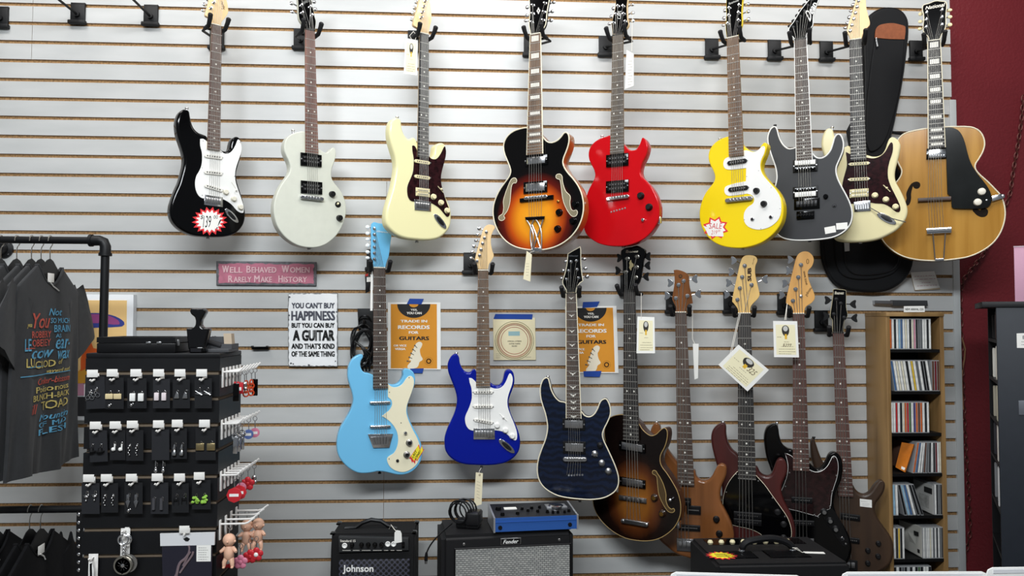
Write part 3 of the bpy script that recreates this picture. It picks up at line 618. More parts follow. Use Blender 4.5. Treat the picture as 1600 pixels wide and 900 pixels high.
guitar(dict(key='burst', anchor=(318, 862), Y=-0.22, psi=28, crop=(760, 180, 4.088), label='orange and black sunburst hollow body guitar with curved sound holes', mat=[SBG, FORNG], bevel=0.003, thick=0.06, binding=IVORY, bindr=0.0026,
    body=[(262, 78), (220, 84), (175, 100), (138, 128), (115, 165), (108, 205), (116, 250), (132, 290), (148, 330), (154, 360), (145, 390), (120, 425), (88, 470), (60, 525), (44, 580), (42, 640), (55, 700), (85, 760), (130, 810), (185, 842), (250, 858), (310, 862), (380, 858), (450, 838), (515, 800), (565, 750), (600, 690), (618, 630), (622, 570), (612, 510), (590, 455), (555, 405), (520, 365), (498, 330), (490, 300), (496, 270), (512, 230), (525, 190), (530, 155), (526, 125), (512, 109), (495, 113), (478, 135), (455, 158), (425, 172), (400, 172), (378, 158), (355, 130), (310, 92)],
    neck=(828.3, 844.2, 53, 823, 847.6, 241, 837, 309), fb=WALN, fbbind=IVORY, inlay='block', neckm=BLACKGLOSS, hcrop=(810, 0, 12.86), hbind=IVORY,
    head=[(245, 700, 1), (235, 640), (212, 490), (222, 350), (225, 200), (215, 0), (190, -190), (290, -250), (420, -215), (560, -265), (660, -190), (622, 0), (575, 250), (550, 480), (490, 600), (442, 675, 1)], hmat=BLACKGLOSS,
    tuners=tn([(270, 440), (285, 270), (290, 100), (555, -90), (535, 60), (512, 235), (495, 400)][:3]+[(535, 60), (512, 235), (495, 400)], [(150, 420), (175, 310), (180, 150), (712, 50), (685, 232), (660, 410)]), two_sided=True, tail=(836, 341, 11), straps=[(322, 876, -1)],
    hang=(829, 73, 'black guitar hanger holding the sunburst hollow body guitar', 1), extra=ex4))
def ex5(f, g, body, hf, hd):
    for q in ([(193, 195), (352, 178), (352, 268), (193, 283)], [(192, 384), (354, 370), (354, 456), (192, 470)]):
        humbucker(f, q, g, BLACKGLOSS, None, None, [(0.18, 0.48, BLACK), (0.52, 0.82, BLACK)])
    tune_bridge(f, (205, 510), (345, 492), 13, g)
    for i in range(6):
        q = f.L(230+i*20, 606-i*5.6, -0.001); b = nb(); add_lathe(b, (q[0], 0, q[1]), [(0.004, 0), (0.0035, 0.001), (0, 0.0014)], 'y', 8); obj('ferrule', b, STEEL, g)
    for c in ((440, 487), (500, 569)): knob(f, 'knob', c, 0.0125, 0.016, BLACK, g, None, 1)
    o = knob(f, 'pickup_selector', (458, 662), 0.007, 0.005, CHROME, g); q = f.L(458, 660, -0.01); b = nb(); add_tube(b, [(q[0], -0.004, q[1]), (q[0]+0.001, -0.018, q[1])], [0.0025, 0.004], 8); obj('toggle', b, CHROME, o)
    q = f.L(585, 665, 0.02); b = nb(); add_box(b, q[0]-0.02, q[0]+0.002, 0.012, 0.034, q[1]-0.014, q[1]+0.014, 0.002); obj('jack_plate', b, CHROME, g)
    b = nb(); add_text(b, hf, 'Cort', ((205, 180), (205, 105), (243, 100), (243, 175)), -0.0072, 0.01, 0.2); obj('lettering', b, M('silver_print', 'd6d6d2', 0.5), hd)
guitar(dict(key='red', anchor=(318, 852), Y=-0.22, psi=32, crop=(905, 200, 4.614), label='glossy red single cutaway electric guitar with black pickups', mat=FRED, bevel=0.004,
    body=[(222, 52), (190, 62), (150, 75), (110, 100), (80, 135), (66, 180), (70, 225), (85, 260), (105, 300), (113, 335), (108, 365), (90, 400), (65, 450), (45, 510), (30, 570), (25, 640), (32, 720), (50, 765), (85, 800), (140, 832), (200, 848), (265, 853), (330, 850), (400, 832), (465, 800), (515, 755), (550, 705), (572, 650), (578, 590), (570, 530), (550, 475), (520, 425), (485, 385), (455, 355), (442, 325), (443, 290), (455, 250), (475, 210), (490, 165), (494, 130), (485, 100), (470, 76), (455, 69), (445, 90), (430, 125), (405, 155), (375, 160), (350, 150), (330, 130), (315, 112), (270, 70)],
    neck=(957, 973.3, 54, 953, 974.4, 240, 964.6, 308), fb=WOOD('grey_rosewood', '4a4038', '6d6152', 40, (1, 1, 0.05), 0.55), nutm=BLACK, hcrop=(930, 0, 6.0),
    head=[(162, 322, 1), (160, 290), (155, 215), (190, 60), (195, -60), (250, -95), (305, -60), (298, 60), (303, 180), (313, 233), (275, 290), (258, 318, 1)], hmat=[BLACKGLOSS, MAPLE],
    tuners=tn([(172, 212), (195, 130), (213, 55), (262, 55), (266, 128), (282, 200)], [(135, 225), (152, 155), (172, 80), (350, 45), (352, 122), (352, 196)]), two_sided=True, straps=[(165, 62, 1), (318, 858, -1)],
    hang=(946, 73, 'black guitar hanger holding the red guitar', 1), extra=ex5))
def ex6(f, g, body, hf, hd):
    pg = plate(f, 'pickguard', [(347, 180, 1), (372, 180), (410, 192), (440, 184), (470, 157), (488, 150), (496, 165), (488, 205), (468, 250), (462, 290), (470, 330), (493, 370), (533, 415), (573, 460), (600, 510), (610, 560), (608, 620), (588, 670), (545, 710), (500, 730), (450, 738), (400, 728), (365, 705), (348, 670), (350, 620), (375, 580), (410, 555), (420, 525), (405, 497), (370, 484, 1), (250, 500), (222, 492), (210, 465), (218, 437), (245, 424), (290, 411), (362, 397, 1), (364, 304, 1), (250, 316), (215, 307), (203, 280), (210, 246), (235, 228), (300, 222, 1), (345, 218, 1)], -0.0022, 0.001, WHITE, g, 0.0006, 3)
    for p0, p1 in (((245, 268), (352, 252)), ((252, 456), (362, 441))):
        o = capsule(f, 'pickup', p0, p1, 15, -0.009, -0.001, BLACK, g); poles(f, p0, p1, 6, -0.0088, 0.003, STEEL, o); screw(f, (p0[0]-12, p0[1]+1), o, -0.004); screw(f, (p1[0]+18, p1[1]-2), o, -0.004)
    tune_bridge(f, (228, 532), (392, 514), 15, g, STEEL)
    for c in ((434, 463), (486, 555)): knob(f, 'knob', c, 0.012, 0.015, BLACK, g, None, 0, -0.002)
    for c in ((408, 663), (538, 648)): knob(f, 'jack_socket', c, 0.008, 0.005, STEEL, g, DARKMETAL, 0, -0.002)
    for c in ((486, 155), (452, 322), (540, 440), (602, 588), (468, 730), (352, 668), (368, 362)): screw(f, c, pg, -0.0022, 0.002)
    s = starburst(f, (150, 725), 92, 84, 8, g, [M('sticker_red', 'e2343a', 0.7), M('sticker_white', 'f5f3ee', 0.7), M('red_ink', 'c9343c', 0.7)], -0.0004, [('SALE', (102, 692, 196, 732), 0.2), ('219', (118, 742, 160, 772), 0.2), ('00', (164, 738, 182, 754), 0.2)], 0.3, inn=0.68)
    b = nb(); flat(b, f, [(62, 712), (200, 738), (205, 786), (100, 782), (80, 740)], -0.0009); obj('note', b, M('sticker_white', 'f5f3ee', 0.7), s)
    b = nb(); add_text(b, hf, 'Epiphone', ((360, 60), (560, -20), (575, 35), (375, 100)), -0.0072, 0, 0.3); obj('lettering', b, M('silver_print', 'd6d6d2', 0.5), hd)
guitar(dict(key='yellow', anchor=(340, 866), Y=-0.22, psi=40, crop=(1085, 195, 4.503), label='bright yellow electric guitar with white pickguard and sale sticker', mat=[FYEL, FYEL2], bevel=0.004,
    body=[(240, 82), (205, 90), (165, 110), (125, 145), (102, 190), (98, 235), (110, 280), (130, 320), (143, 360), (138, 395), (115, 430), (80, 475), (52, 535), (36, 600), (36, 660), (50, 720), (85, 780), (135, 825), (195, 853), (260, 865), (330, 867), (400, 855), (470, 830), (530, 790), (580, 740), (612, 685), (625, 625), (625, 565), (610, 510), (580, 460), (540, 415), (500, 370), (475, 330), (468, 295), (475, 260), (492, 220), (505, 180), (512, 150), (505, 129), (490, 125), (470, 145), (455, 170), (430, 187), (400, 185), (370, 170), (345, 150), (300, 105)],
    neck=(1135.3, 1153.5, 58, 1138.7, 1161.6, 243.4, 1153.8, 310.5), fb=WALN, neckm=FYEL, hcrop=(1110, 0, 12.86),
    head=[(335, 770, 1), (325, 720), (308, 560), (322, 300), (318, 60), (345, -140), (420, -190), (600, -215), (670, -130), (648, 0), (630, 250), (636, 480), (590, 610), (560, 715, 1)], hmat=[BLACKGLOSS, FYEL],
    tuners=tn([(350, 470), (370, 305), (380, 155), (580, 100), (570, 250), (570, 405)], [(262, 510), (275, 365), (295, 215), (752, 85), (760, 235), (762, 390)]), two_sided=True, straps=[(180, 100, 1), (340, 872, -1)],
    hang=(1112, 77, 'black guitar hanger holding the yellow guitar'), extra=ex6))
def ex7(f, g, body, hf, hd):
    humbucker(f, [(220, 294), (392, 284), (392, 368), (220, 380)], g, BLACK, None, None, [(0.04, 0.44, WHITE), (0.52, 0.92, BLACKGLOSS)])
    humbucker(f, [(220, 484), (395, 470), (395, 550), (220, 562)], g, BLACK, None, None, [(0.06, 0.42, BLACKGLOSS), (0.48, 0.92, WHITE)])
    o = bridge(f, [(228, 568), (408, 554), (408, 632), (228, 644)], g, BLACKGLOSS, 6, 0.012, DARKMETAL); plate(f, 'fine_tuner_block', [(245, 655), (370, 648), (370, 698), (245, 708)], -0.013, 0.001, BLACKGLOSS, o, 0.002)
    for i in range(6):
        q = f.L(257+i*20, 680-i*1.2, -0.015); b = nb(); add_cyl(b, (q[0], -0.013, q[1]), (q[0], -0.022, q[1]-0.002), 0.004); obj('fine_tuner', b, DARKMETAL, o)
    knob(f, 'knob', (450, 548), 0.0095, 0.014, BLACKGLOSS, g); q = f.L(511, 613, -0.003); b = nb(); add_lathe(b, (q[0], 0, q[1]), [(0.008, 0), (0.007, 0.003), (0.003, 0.003), (0.003, 0.012), (0, 0.012)], 'y', 12); obj('pickup_selector', b, DARKMETAL, g)
    for q in ([(441, 768), (518, 754), (524, 800), (448, 814)], [(524, 738), (603, 731), (606, 777), (526, 783)]): plate(f, 'white_sticker', q, -0.0006, 0.0002, PAPER, g)
    b = nb(); add_text(b, hf, 'Dean', ((480, 250), (640, 40), (720, 60), (590, 440)), -0.0072, 0.015, 0.1); obj('lettering', b, WHITE, hd)
guitar(dict(key='dean', anchor=(338, 856), Y=-0.225, psi=30, crop=(1190, 185, 4.503), label='matte charcoal electric guitar with white edge binding and two blank stickers', mat=FGRY, bevel=0.003, binding=WHITE, bindr=0.0028,
    body=[(95, 57), (110, 77), (120, 115), (135, 155), (158, 190), (190, 212), (220, 210), (240, 205), (300, 235), (360, 248), (375, 265), (400, 278), (430, 275), (460, 255), (485, 220), (500, 175), (512, 135), (530, 113), (550, 111), (568, 135), (578, 175), (575, 220), (560, 265), (540, 310), (527, 345), (527, 385), (540, 430), (570, 490), (600, 545), (625, 600), (638, 650), (638, 700), (625, 745), (595, 785), (555, 815), (500, 838), (430, 850), (350, 857), (270, 860), (200, 855), (140, 838), (95, 800), (66, 750), (52, 690), (54, 620), (66, 560), (86, 500), (101, 450), (106, 410), (98, 350), (78, 290), (58, 230), (45, 180), (42, 130), (58, 82), (76, 62)],
    neck=(1241.4, 1259.7, 61, 1244.4, 1268.8, 250, 1258.4, 319), fb=WOOD('dark_brown_board', '3a2d27', '5a463a', 40, (1, 1, 0.05), 0.5), fbbind=WHITE, nutm=BLACK, hcrop=(1220, 0, 12.86), hbind=WHITE,
    head=[(280, 795, 1), (265, 770), (195, 690), (155, 590), (260, 430), (380, 230), (480, 100), (560, 0), (680, -170), (750, -230), (790, -150), (760, 0), (695, 180), (655, 330), (645, 505), (590, 580), (525, 680), (503, 780, 1)], hmat=BLACKGLOSS, tmat=M('black_metal', '1b1b1c', 0.35, 0.5),
    tuners=tn([(250, 545), (325, 440), (400, 330), (475, 220), (550, 110), (620, 5)], [(180, 525), (255, 425), (330, 320), (395, 215), (475, 100), (545, -10)]), straps=[(95, 52, 1), (338, 862, -1)], strapm=DARKMETAL,
    hang=(1210, 79, 'black guitar hanger holding the charcoal guitar'), extra=ex7))
guitar(dict(key='cream2', anchor=(335, 866), Y=-0.215, psi=27, crop=(1270, 185, 4.5), label='cream electric guitar with tortoiseshell pickguard half hidden behind the charcoal guitar', mat=FCRM2, bevel=0.009,
    body=[(118, 68), (140, 80), (150, 112), (165, 150), (190, 185), (222, 200), (250, 190), (275, 210), (320, 245), (385, 256), (420, 266), (460, 263), (490, 246), (512, 211), (528, 161), (548, 133), (575, 133), (605, 156), (618, 190), (612, 240), (598, 300), (582, 360), (578, 410), (588, 450), (610, 490), (635, 540), (655, 590), (668, 640), (662, 690), (635, 740), (590, 785), (530, 820), (460, 850), (380, 865), (300, 870), (220, 868), (165, 855), (135, 820), (112, 760), (104, 690), (110, 620), (126, 550), (140, 480), (148, 420), (140, 370), (115, 330), (88, 285), (70, 235), (60, 190), (63, 140), (78, 97), (98, 74)],
    neck=(1327, 1346, 61.5, 1329, 1354, 250, 1346.7, 319.4), fb=EBON, hcrop=(1300, 0, 12.86),
    head=[(362, 790, 1), (345, 720), (302, 640), (330, 480), (380, 330), (430, 170), (470, 30), (510, -140), (570, -215), (655, -225), (710, -175), (690, -100), (682, 0), (690, 150), (730, 320), (762, 485), (700, 570), (625, 680), (598, 770, 1)], hmat=MAPLE,
    tuners=tn([(365, 610), (400, 495), (437, 368), (470, 250), (502, 128), (535, 5)], [(270, 560), (315, 465), (350, 352), (385, 222), (425, 100), (460, -20)]), straps=[(137, 66, 1), (335, 872, -1)],
    hang=(1291, 81, 'black guitar hanger holding the second cream guitar'),
    extra=strat_extra([(232, 236, 1), (262, 250), (300, 268), (385, 276, 1), (430, 280), (475, 264), (510, 232), (540, 178), (555, 168), (564, 190), (560, 240), (540, 300), (528, 360), (530, 420), (550, 480), (580, 540), (608, 600), (616, 640), (605, 658), (580, 653), (545, 625), (500, 602), (440, 597), (412, 592, 1), (275, 600, 1), (235, 590), (212, 555), (205, 500), (212, 440), (228, 380), (240, 330), (238, 280)],
        [((266, 322), (385, 314)), ((264, 430), (385, 424))], [(258, 500), (392, 490), (392, 550), (258, 560)], [(288, 588), (405, 574), (408, 650), (292, 658)], [(437, 540), (514, 569), (582, 620)], [(495, 468), (545, 515)], [(452, 668), (585, 742), 24], CRMK, M('cream_pickup', 'efe3b5', 0.4), TORT, arm=[(398, 620), (470, 665), (560, 705), (655, 730)])))
def ex9(f, g, body, hf, hd):
    plate(f, 'pickguard', [(417, 57, 1), (455, 55), (495, 70), (520, 100), (540, 150), (555, 210), (575, 270), (610, 330), (650, 380), (685, 430), (703, 480), (700, 515), (680, 540), (640, 552), (470, 550), (458, 540), (454, 480), (432, 462, 1), (425, 250, 1)], -0.011, -0.007, M('worn_black_plastic', '131515', 0.16, noise=(9, 0.6)), g, 0.001, 3)
    humbucker(f, [(305, 184), (436, 177), (436, 244), (303, 250)], g, BLACKGLOSS, CHROME, 0.68, inner=0.1)
    plate(f, 'bridge', [(253, 487), (455, 476), (455, 500), (253, 510)], -0.014, 0.001, WOOD('dark_bridge_wood', '2e1d14', '4c3322', 30), g, 0.002)
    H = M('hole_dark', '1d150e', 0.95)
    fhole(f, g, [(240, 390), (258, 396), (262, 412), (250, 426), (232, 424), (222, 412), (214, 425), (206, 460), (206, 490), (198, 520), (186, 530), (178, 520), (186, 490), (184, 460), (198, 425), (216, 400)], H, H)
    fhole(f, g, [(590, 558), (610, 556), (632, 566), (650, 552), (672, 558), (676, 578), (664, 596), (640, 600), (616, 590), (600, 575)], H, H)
    for c in ((643, 447), (618, 512)): knob(f, 'knob', c, 0.0145, 0.012, M('ivory_knob', 'efe9da', 0.35), g, None, 0, -0.010)
    screw(f, (672, 500), g, -0.011, 0.004)
    t = plate(f, 'tailpiece', [(303, 672), (457, 664), (457, 700), (307, 708)], -0.016, -0.011, CHROME, g, 0.002)
    for v in (0.33, 0.66):
        q = [(303, 672), (457, 664), (457, 700), (307, 708)]; a = bil(q, 0, v); c = bil(q, 1, v); b = nb(); a = f.L(*a, -0.016); c = f.L(*c, -0.016); add_tube(b, [(a[0], -0.0165, a[1]), (c[0], -0.0165, c[1])], 0.0012, 5); obj('groove', b, DARKMETAL, t)
    for x0, x1 in ((343, 356), (419, 409)):
        a = f.L(x0, 704, -0.012); c = f.L(x1, 862, -0.008); b = nb(); add_tube(b, [(a[0], -0.012, a[1]), (c[0], -0.008, c[1])], 0.0022, 6); obj('rod', b, STEEL, t)
    plate(f, 'base', [(355, 857), (412, 855), (410, 872), (357, 874)], -0.010, 0.03, CHROME, t, 0.002)
    o = plate(f, 'pickguard_bracket', [(704, 474), (766, 460), (770, 488), (706, 508)], -0.012, -0.009, CHROME, g, 0.001)
    b = nb(); q = f.L(768, 476, 0); add_box(b, q[0]-0.004, q[0]+0.006, -0.012, 0.02, q[1]-0.008, q[1]+0.006, 0.001); obj('clamp', b, CHROME, o)
    b = nb(); add_text(b, hf, 'National', ((285, 115), (640, 40), (645, 110), (290, 170)), -0.0072, 0.012, 0.35); obj('lettering', b, M('ivory_print', 'efe9da', 0.4), hd)
NATW = WOOD('honey_spruce', 'a37228', 'bb8b3e', 26, (1, 1, 0.05), 0.16, 0.0)
guitar(dict(key='national', anchor=(385, 868), Y=-0.22, psi=27, crop=(1370, 185, 3.914), label='honey coloured archtop guitar with large black pickguard by the red wall', mat=NATW, bevel=0.004, thick=0.075, binding=IVORY, bindr=0.0026, hifb=True,
    body=[(318, 58), (270, 65), (220, 75), (170, 90), (138, 115), (118, 150), (112, 190), (116, 235), (132, 280), (150, 318), (142, 355), (112, 395), (70, 440), (32, 495), (8, 560), (0, 630), (10, 690), (40, 755), (90, 805), (160, 845), (240, 865), (330, 872), (400, 870), (480, 862), (560, 848), (640, 815), (710, 765), (755, 705), (780, 640), (788, 580), (780, 520), (760, 470), (720, 425), (675, 380), (630, 340), (606, 308), (606, 280), (625, 250), (650, 205), (662, 160), (655, 115), (630, 76), (590, 54), (545, 48), (490, 48), (418, 50)],
    neck=(1450, 1469, 63, 1450.7, 1476.8, 231, 1460.7, 310.7), fb=EBON, fbbind=IVORY, inlay='block', hcrop=(1420, 0, 11.25), hbind=IVORY,
    head=[(348, 715, 1), (338, 650), (252, 540), (262, 300), (242, 105), (360, 55), (470, 14), (560, 18), (660, 42), (655, 250), (648, 480), (575, 620), (548, 692, 1)], hmat=BLACKGLOSS, bmat=M('ivory_button', 'efe0b0', 0.4),
    tuners=tn([(308, 467), (312, 335), (318, 210), (588, 165), (588, 295), (590, 425)], [(195, 510), (203, 382), (208, 248), (722, 180), (724, 300), (722, 438)]), two_sided=True, tail=(1464, 360, 13), straps=[],
    hang=(1431, 80, 'black guitar hanger holding the honey archtop guitar'), extra=ex9))
def ex10(f, g, body, hf, hd):
    pg = plate(f, 'pickguard', [(400, 240, 1), (430, 262), (470, 260), (500, 240), (525, 205), (545, 188), (565, 190), (578, 215), (576, 255), (560, 305), (543, 350), (529, 395), (527, 440), (543, 495), (573, 560), (602, 615), (619, 670), (619, 740), (598, 790), (560, 825), (510, 845), (460, 838), (420, 815), (398, 780), (395, 750), (410, 735), (440, 715), (460, 680), (470, 630), (465, 580), (450, 545), (425, 510), (390, 480), (358, 462, 1), (385, 440), (410, 420), (428, 385), (425, 355), (412, 340), (400, 330, 1)], -0.0022, 0.001, M('parchment_plastic', 'f1eacc', 0.4), g, 0.0006, 3)
    for p0, p1 in (((285, 371), (408, 369)), ((286, 536), (410, 534))): capsule(f, 'lipstick_pickup', p0, p1, 11, -0.011, 0.001, CHROME, g, 0.0045)
    bridge(f, [(262, 585), (435, 583), (410, 678), (298, 680)], g, CHROME, 6, 0.012)
    for c in ((547, 645), (530, 727)): knob(f, 'knob', c, 0.0115, 0.014, STEEL, g, DARKMETAL, 1, -0.002)
    knob(f, 'pickup_selector', (520, 577), 0.007, 0.010, CHROME, g, None, 0, -0.002); knob(f, 'jack_socket', (466, 768), 0.006, 0.005, DARKMETAL, g, None, 0, -0.002)
    for c in ((545, 198), (410, 298), (490, 508), (408, 755)): screw(f, c, pg, -0.0022, 0.002, DARKMETAL)
    b = nb(); P = [(612, 655), (622, 690), (632, 662), (640, 690), (650, 688), (600, 770), (590, 762), (585, 790), (572, 772), (566, 782), (556, 756), (545, 752)]
    o = plate(f, 'price_sticker', P, -0.0028, -0.002, M('sticker_red', 'e2343a', 0.7), g); plate(f, 'yellow_face', [(607, 662), (620, 696), (632, 668), (641, 697), (598, 764), (586, 752), (580, 770), (562, 744), (556, 742)], -0.0032, -0.0027, M('sticker_yellow', 'f4e436', 0.7), o)
    b = nb(); add_text(b, f, 'LAST', ((562, 738), (590, 690), (600, 705), (572, 752)), -0.0035, 0.01, 0.1); add_text(b, f, 'ONE!', ((582, 748), (618, 692), (626, 706), (592, 762)), -0.0035, 0.01, 0.1); obj('lettering', b, INK, o)
    b = nb(); add_text(b, hf, 'Silvertone', ((275, 195), (505, 222), (505, 250), (280, 225)), -0.0072, 0.004, 0.4); obj('lettering', b, WHITE, hd)
guitar(dict(key='sky', anchor=(343, 845), Y=-0.16, psi=-14, crop=(515, 545, 4.3875), label='sky blue electric guitar with cream pickguard and yellow last one sticker', mat=FDANO, bevel=0.005,
    body=[(222, 38), (230, 55), (215, 85), (212, 115), (222, 145), (240, 162), (265, 166), (300, 180), (350, 215), (400, 237), (430, 246), (460, 241), (485, 221), (503, 186), (505, 152), (520, 136), (550, 141), (578, 165), (588, 205), (583, 250), (565, 300), (545, 350), (535, 395), (535, 440), (550, 490), (580, 550), (608, 600), (628, 650), (636, 700), (632, 750), (610, 800), (570, 840), (520, 862), (470, 865), (420, 855), (375, 845), (330, 842), (290, 850), (240, 855), (190, 850), (140, 825), (95, 785), (62, 735), (50, 680), (52, 620), (67, 560), (97, 505), (132, 445), (154, 395), (162, 350), (154, 300), (140, 255), (127, 210), (124, 160), (134, 110), (157, 70), (190, 46)],
    neck=(584, 602, 418.5, 583, 606.2, 607, 594.8, 681.8), fb=WOOD('dark_brown_board', '3a2d27', '5a463a', 40, (1, 1, 0.05), 0.5), hcrop=(560, 340, 10.0),
    head=[(240, 790, 1), (236, 740), (222, 680), (198, 600), (199, 300), (200, 110), (240, 72), (310, 85), (380, 95), (450, 108), (518, 145), (520, 250), (500, 400), (475, 600), (440, 700), (420, 790, 1)], hmat=FDANO, bmat=WHITE,
    tuners=tn([(252, 645), (252, 552), (252, 460), (252, 363), (252, 262), (252, 170)], [(143, 630), (143, 537), (143, 438), (143, 342), (143, 248), (143, 150)]), straps=[(343, 848, -1)], strapm=DARKMETAL,
    hang=(584, 407, 'black guitar hanger behind the sky blue headstock'), extra=ex10))
guitar(dict(key='blue', anchor=(303, 845), Y=-0.16, psi=-2, crop=(685, 540, 4.5), label='deep blue electric guitar with white pickguard hanging beside the sky blue one', mat=FBLU, bevel=0.009,
    body=[(125, 58), (145, 80), (150, 115), (165, 155), (190, 182), (225, 187), (250, 165), (275, 195), (320, 245), (365, 260), (390, 276), (420, 281), (445, 263), (458, 231), (465, 196), (480, 173), (505, 169), (525, 186), (535, 220), (535, 265), (522, 310), (505, 355), (495, 395), (500, 440), (515, 490), (540, 545), (562, 600), (575, 655), (575, 710), (560, 755), (525, 795), (475, 825), (410, 840), (340, 845), (260, 843), (190, 838), (130, 820), (80, 785), (50, 740), (42, 690), (45, 640), (65, 580), (88, 530), (110, 480), (125, 430), (130, 380), (122, 330), (105, 280), (85, 230), (68, 180), (65, 130), (80, 90), (100, 66)],
    neck=(747, 762.8, 422.5, 743.9, 766.1, 604.5, 757, 675), fb=WALN, hcrop=(715, 340, 9.0),
    head=[(288, 722, 1), (275, 660), (247, 590), (270, 480), (310, 330), (345, 210), (370, 150), (410, 107), (470, 99), (528, 130), (500, 190), (472, 270), (470, 370), (490, 470), (510, 530), (482, 600), (442, 660), (428, 722, 1)], hmat=MAPLE,
    tuners=tn([(275, 610), (310, 530), (330, 450), (352, 362), (378, 285), (405, 202)], [(190, 572), (212, 483), (235, 405), (262, 325), (285, 238), (305, 155)]), straps=[(127, 56, 1), (303, 850, -1)],
    hang=(735, 412, 'black guitar hanger holding the deep blue guitar'),
    extra=strat_extra([(215, 228, 1), (235, 230), (262, 255), (290, 290), (365, 292, 1), (395, 302), (430, 299), (458, 279), (480, 241), (500, 197), (513, 202), (523, 235), (516, 280), (498, 330), (486, 380), (488, 430), (508, 490), (533, 550), (552, 610), (552, 655), (540, 667), (515, 655), (490, 630), (460, 608), (420, 598), (385, 595, 1), (240, 598, 1), (215, 588), (195, 560), (187, 520), (192, 490), (208, 455), (222, 420), (235, 370), (232, 300), (220, 260)],
        [((258, 328), (373, 328)), ((258, 430), (373, 430)), ((262, 524), (372, 544))], None, [(247, 582), (395, 582), (398, 660), (247, 660)], [(413, 562), (472, 596), (521, 637)], [(430, 478), (480, 528)], [(425, 660), (535, 755), 23], WHITE, M('warm_white_plastic', 'e9e7df', 0.4), WHITE)))
def flame(name, c1, c2, sc_=60):
    m, nt, b = newmat(name); tc = nt.nodes.new('ShaderNodeTexCoord'); wv = nt.nodes.new('ShaderNodeTexWave'); wv.bands_direction = 'Z'
    wv.inputs['Scale'].default_value = 13; wv.inputs['Distortion'].default_value = 9; wv.inputs['Detail'].default_value = 3; wv.inputs['Detail Scale'].default_value = 1.2
    nt.links.new(tc.outputs['Object'], wv.inputs['Vector']); r = nt.nodes.new('ShaderNodeValToRGB'); r.color_ramp.elements[0].color = lin(c1); r.color_ramp.elements[1].color = lin(c2)
    nt.links.new(wv.outputs['Fac'], r.inputs[0]); nt.links.new(r.outputs[0], b.inputs['Base Color']); b.inputs['Roughness'].default_value = 0.14
    return m
def ex12(f, g, body, hf, hd):
    humbucker(f, [(205, 330), (352, 333), (352, 408), (205, 404)], g, BLACK, STEEL, 0.24)
    humbucker(f, [(208, 480), (355, 484), (355, 562), (208, 556)], g, BLACK, STEEL, 0.76)
    tune_bridge(f, (220, 598), (350, 600), 14, g, STEEL)
    for i in range(6):
        q = f.L(247+i*17.6, 702 if i < 3 else 700, -0.001); b = nb(); add_lathe(b, (q[0], 0, q[1]), [(0.0042, 0), (0.0035, 0.001), (0, 0.0014)], 'y', 8); obj('ferrule', b, STEEL, g)
    for c in ((451, 508), (416, 563), (461, 623), (504, 677)): knob(f, 'knob', c, 0.011, 0.012, STEEL if c[1] > 510 else BLACK, g, None, 1)
    q = f.L(566, 790, 0.02); b = nb(); add_box(b, q[0]-0.006, q[0]+0.003, 0.008, 0.03, q[1]-0.012, q[1]+0.012, 0.002); obj('jack_plate', b, STEEL, g)
    b = nb(); add_text(b, hf, 'Schecter', (305, 205, 430, 232), -0.0072, 0, 0.1); obj('lettering', b, M('faint_grey_print', '55575c', 0.5), hd)
guitar(dict(key='navy', anchor=(318, 860), Y=-0.20, psi=13, crop=(830, 575, 4.187), label='dark navy flame top guitar with bird shaped neck inlays', mat=flame('navy_flame', '0a1120', '111c33'), bevel=0.003, binding=IVORY, bindr=0.0024,
    body=[(108, 64), (120, 90), (132, 140), (155, 185), (185, 215), (222, 224), (270, 265), (328, 284), (350, 309), (380, 318), (410, 301), (432, 266), (448, 226), (465, 206), (490, 201), (508, 226), (520, 265), (518, 310), (500, 355), (480, 395), (468, 430), (475, 470), (500, 525), (530, 590), (555, 650), (572, 710), (572, 760), (555, 800), (520, 830), (470, 852), (400, 862), (330, 860), (250, 852), (180, 838), (120, 810), (72, 770), (44, 715), (38, 650), (47, 590), (67, 530), (92, 465), (105, 400), (102, 350), (90, 295), (72, 240), (60, 190), (58, 130), (70, 87), (86, 67)],
    neck=(884.8, 900, 458.5, 885, 907.6, 654, 898, 718), fb=WOOD('dark_brown_board', '3a2d27', '5a463a', 40, (1, 1, 0.05), 0.5), fbbind=IVORY, inlay='bird', nutm=BLACK, hcrop=(855, 375, 8.89), hbind=IVORY,
    head=[(268, 740, 1), (258, 690), (212, 590), (240, 480), (270, 350), (286, 190, 1), (370, 140), (460, 92, 1), (468, 150), (470, 350), (498, 570, 1), (450, 605), (412, 670), (400, 740, 1)], hmat=BLACKGLOSS,
    tuners=tn([(268, 545), (297, 425), (330, 300), (405, 285), (415, 408), (435, 525)], [(195, 535), (222, 425), (258, 300), (515, 265), (530, 395), (555, 510)]), two_sided=True, tail=(896, 742.5, 12.5), straps=[(110, 58, 1), (318, 868, -1)],
    hang=(893, 447, 'black guitar hanger behind the navy guitar headstock'), extra=ex12))
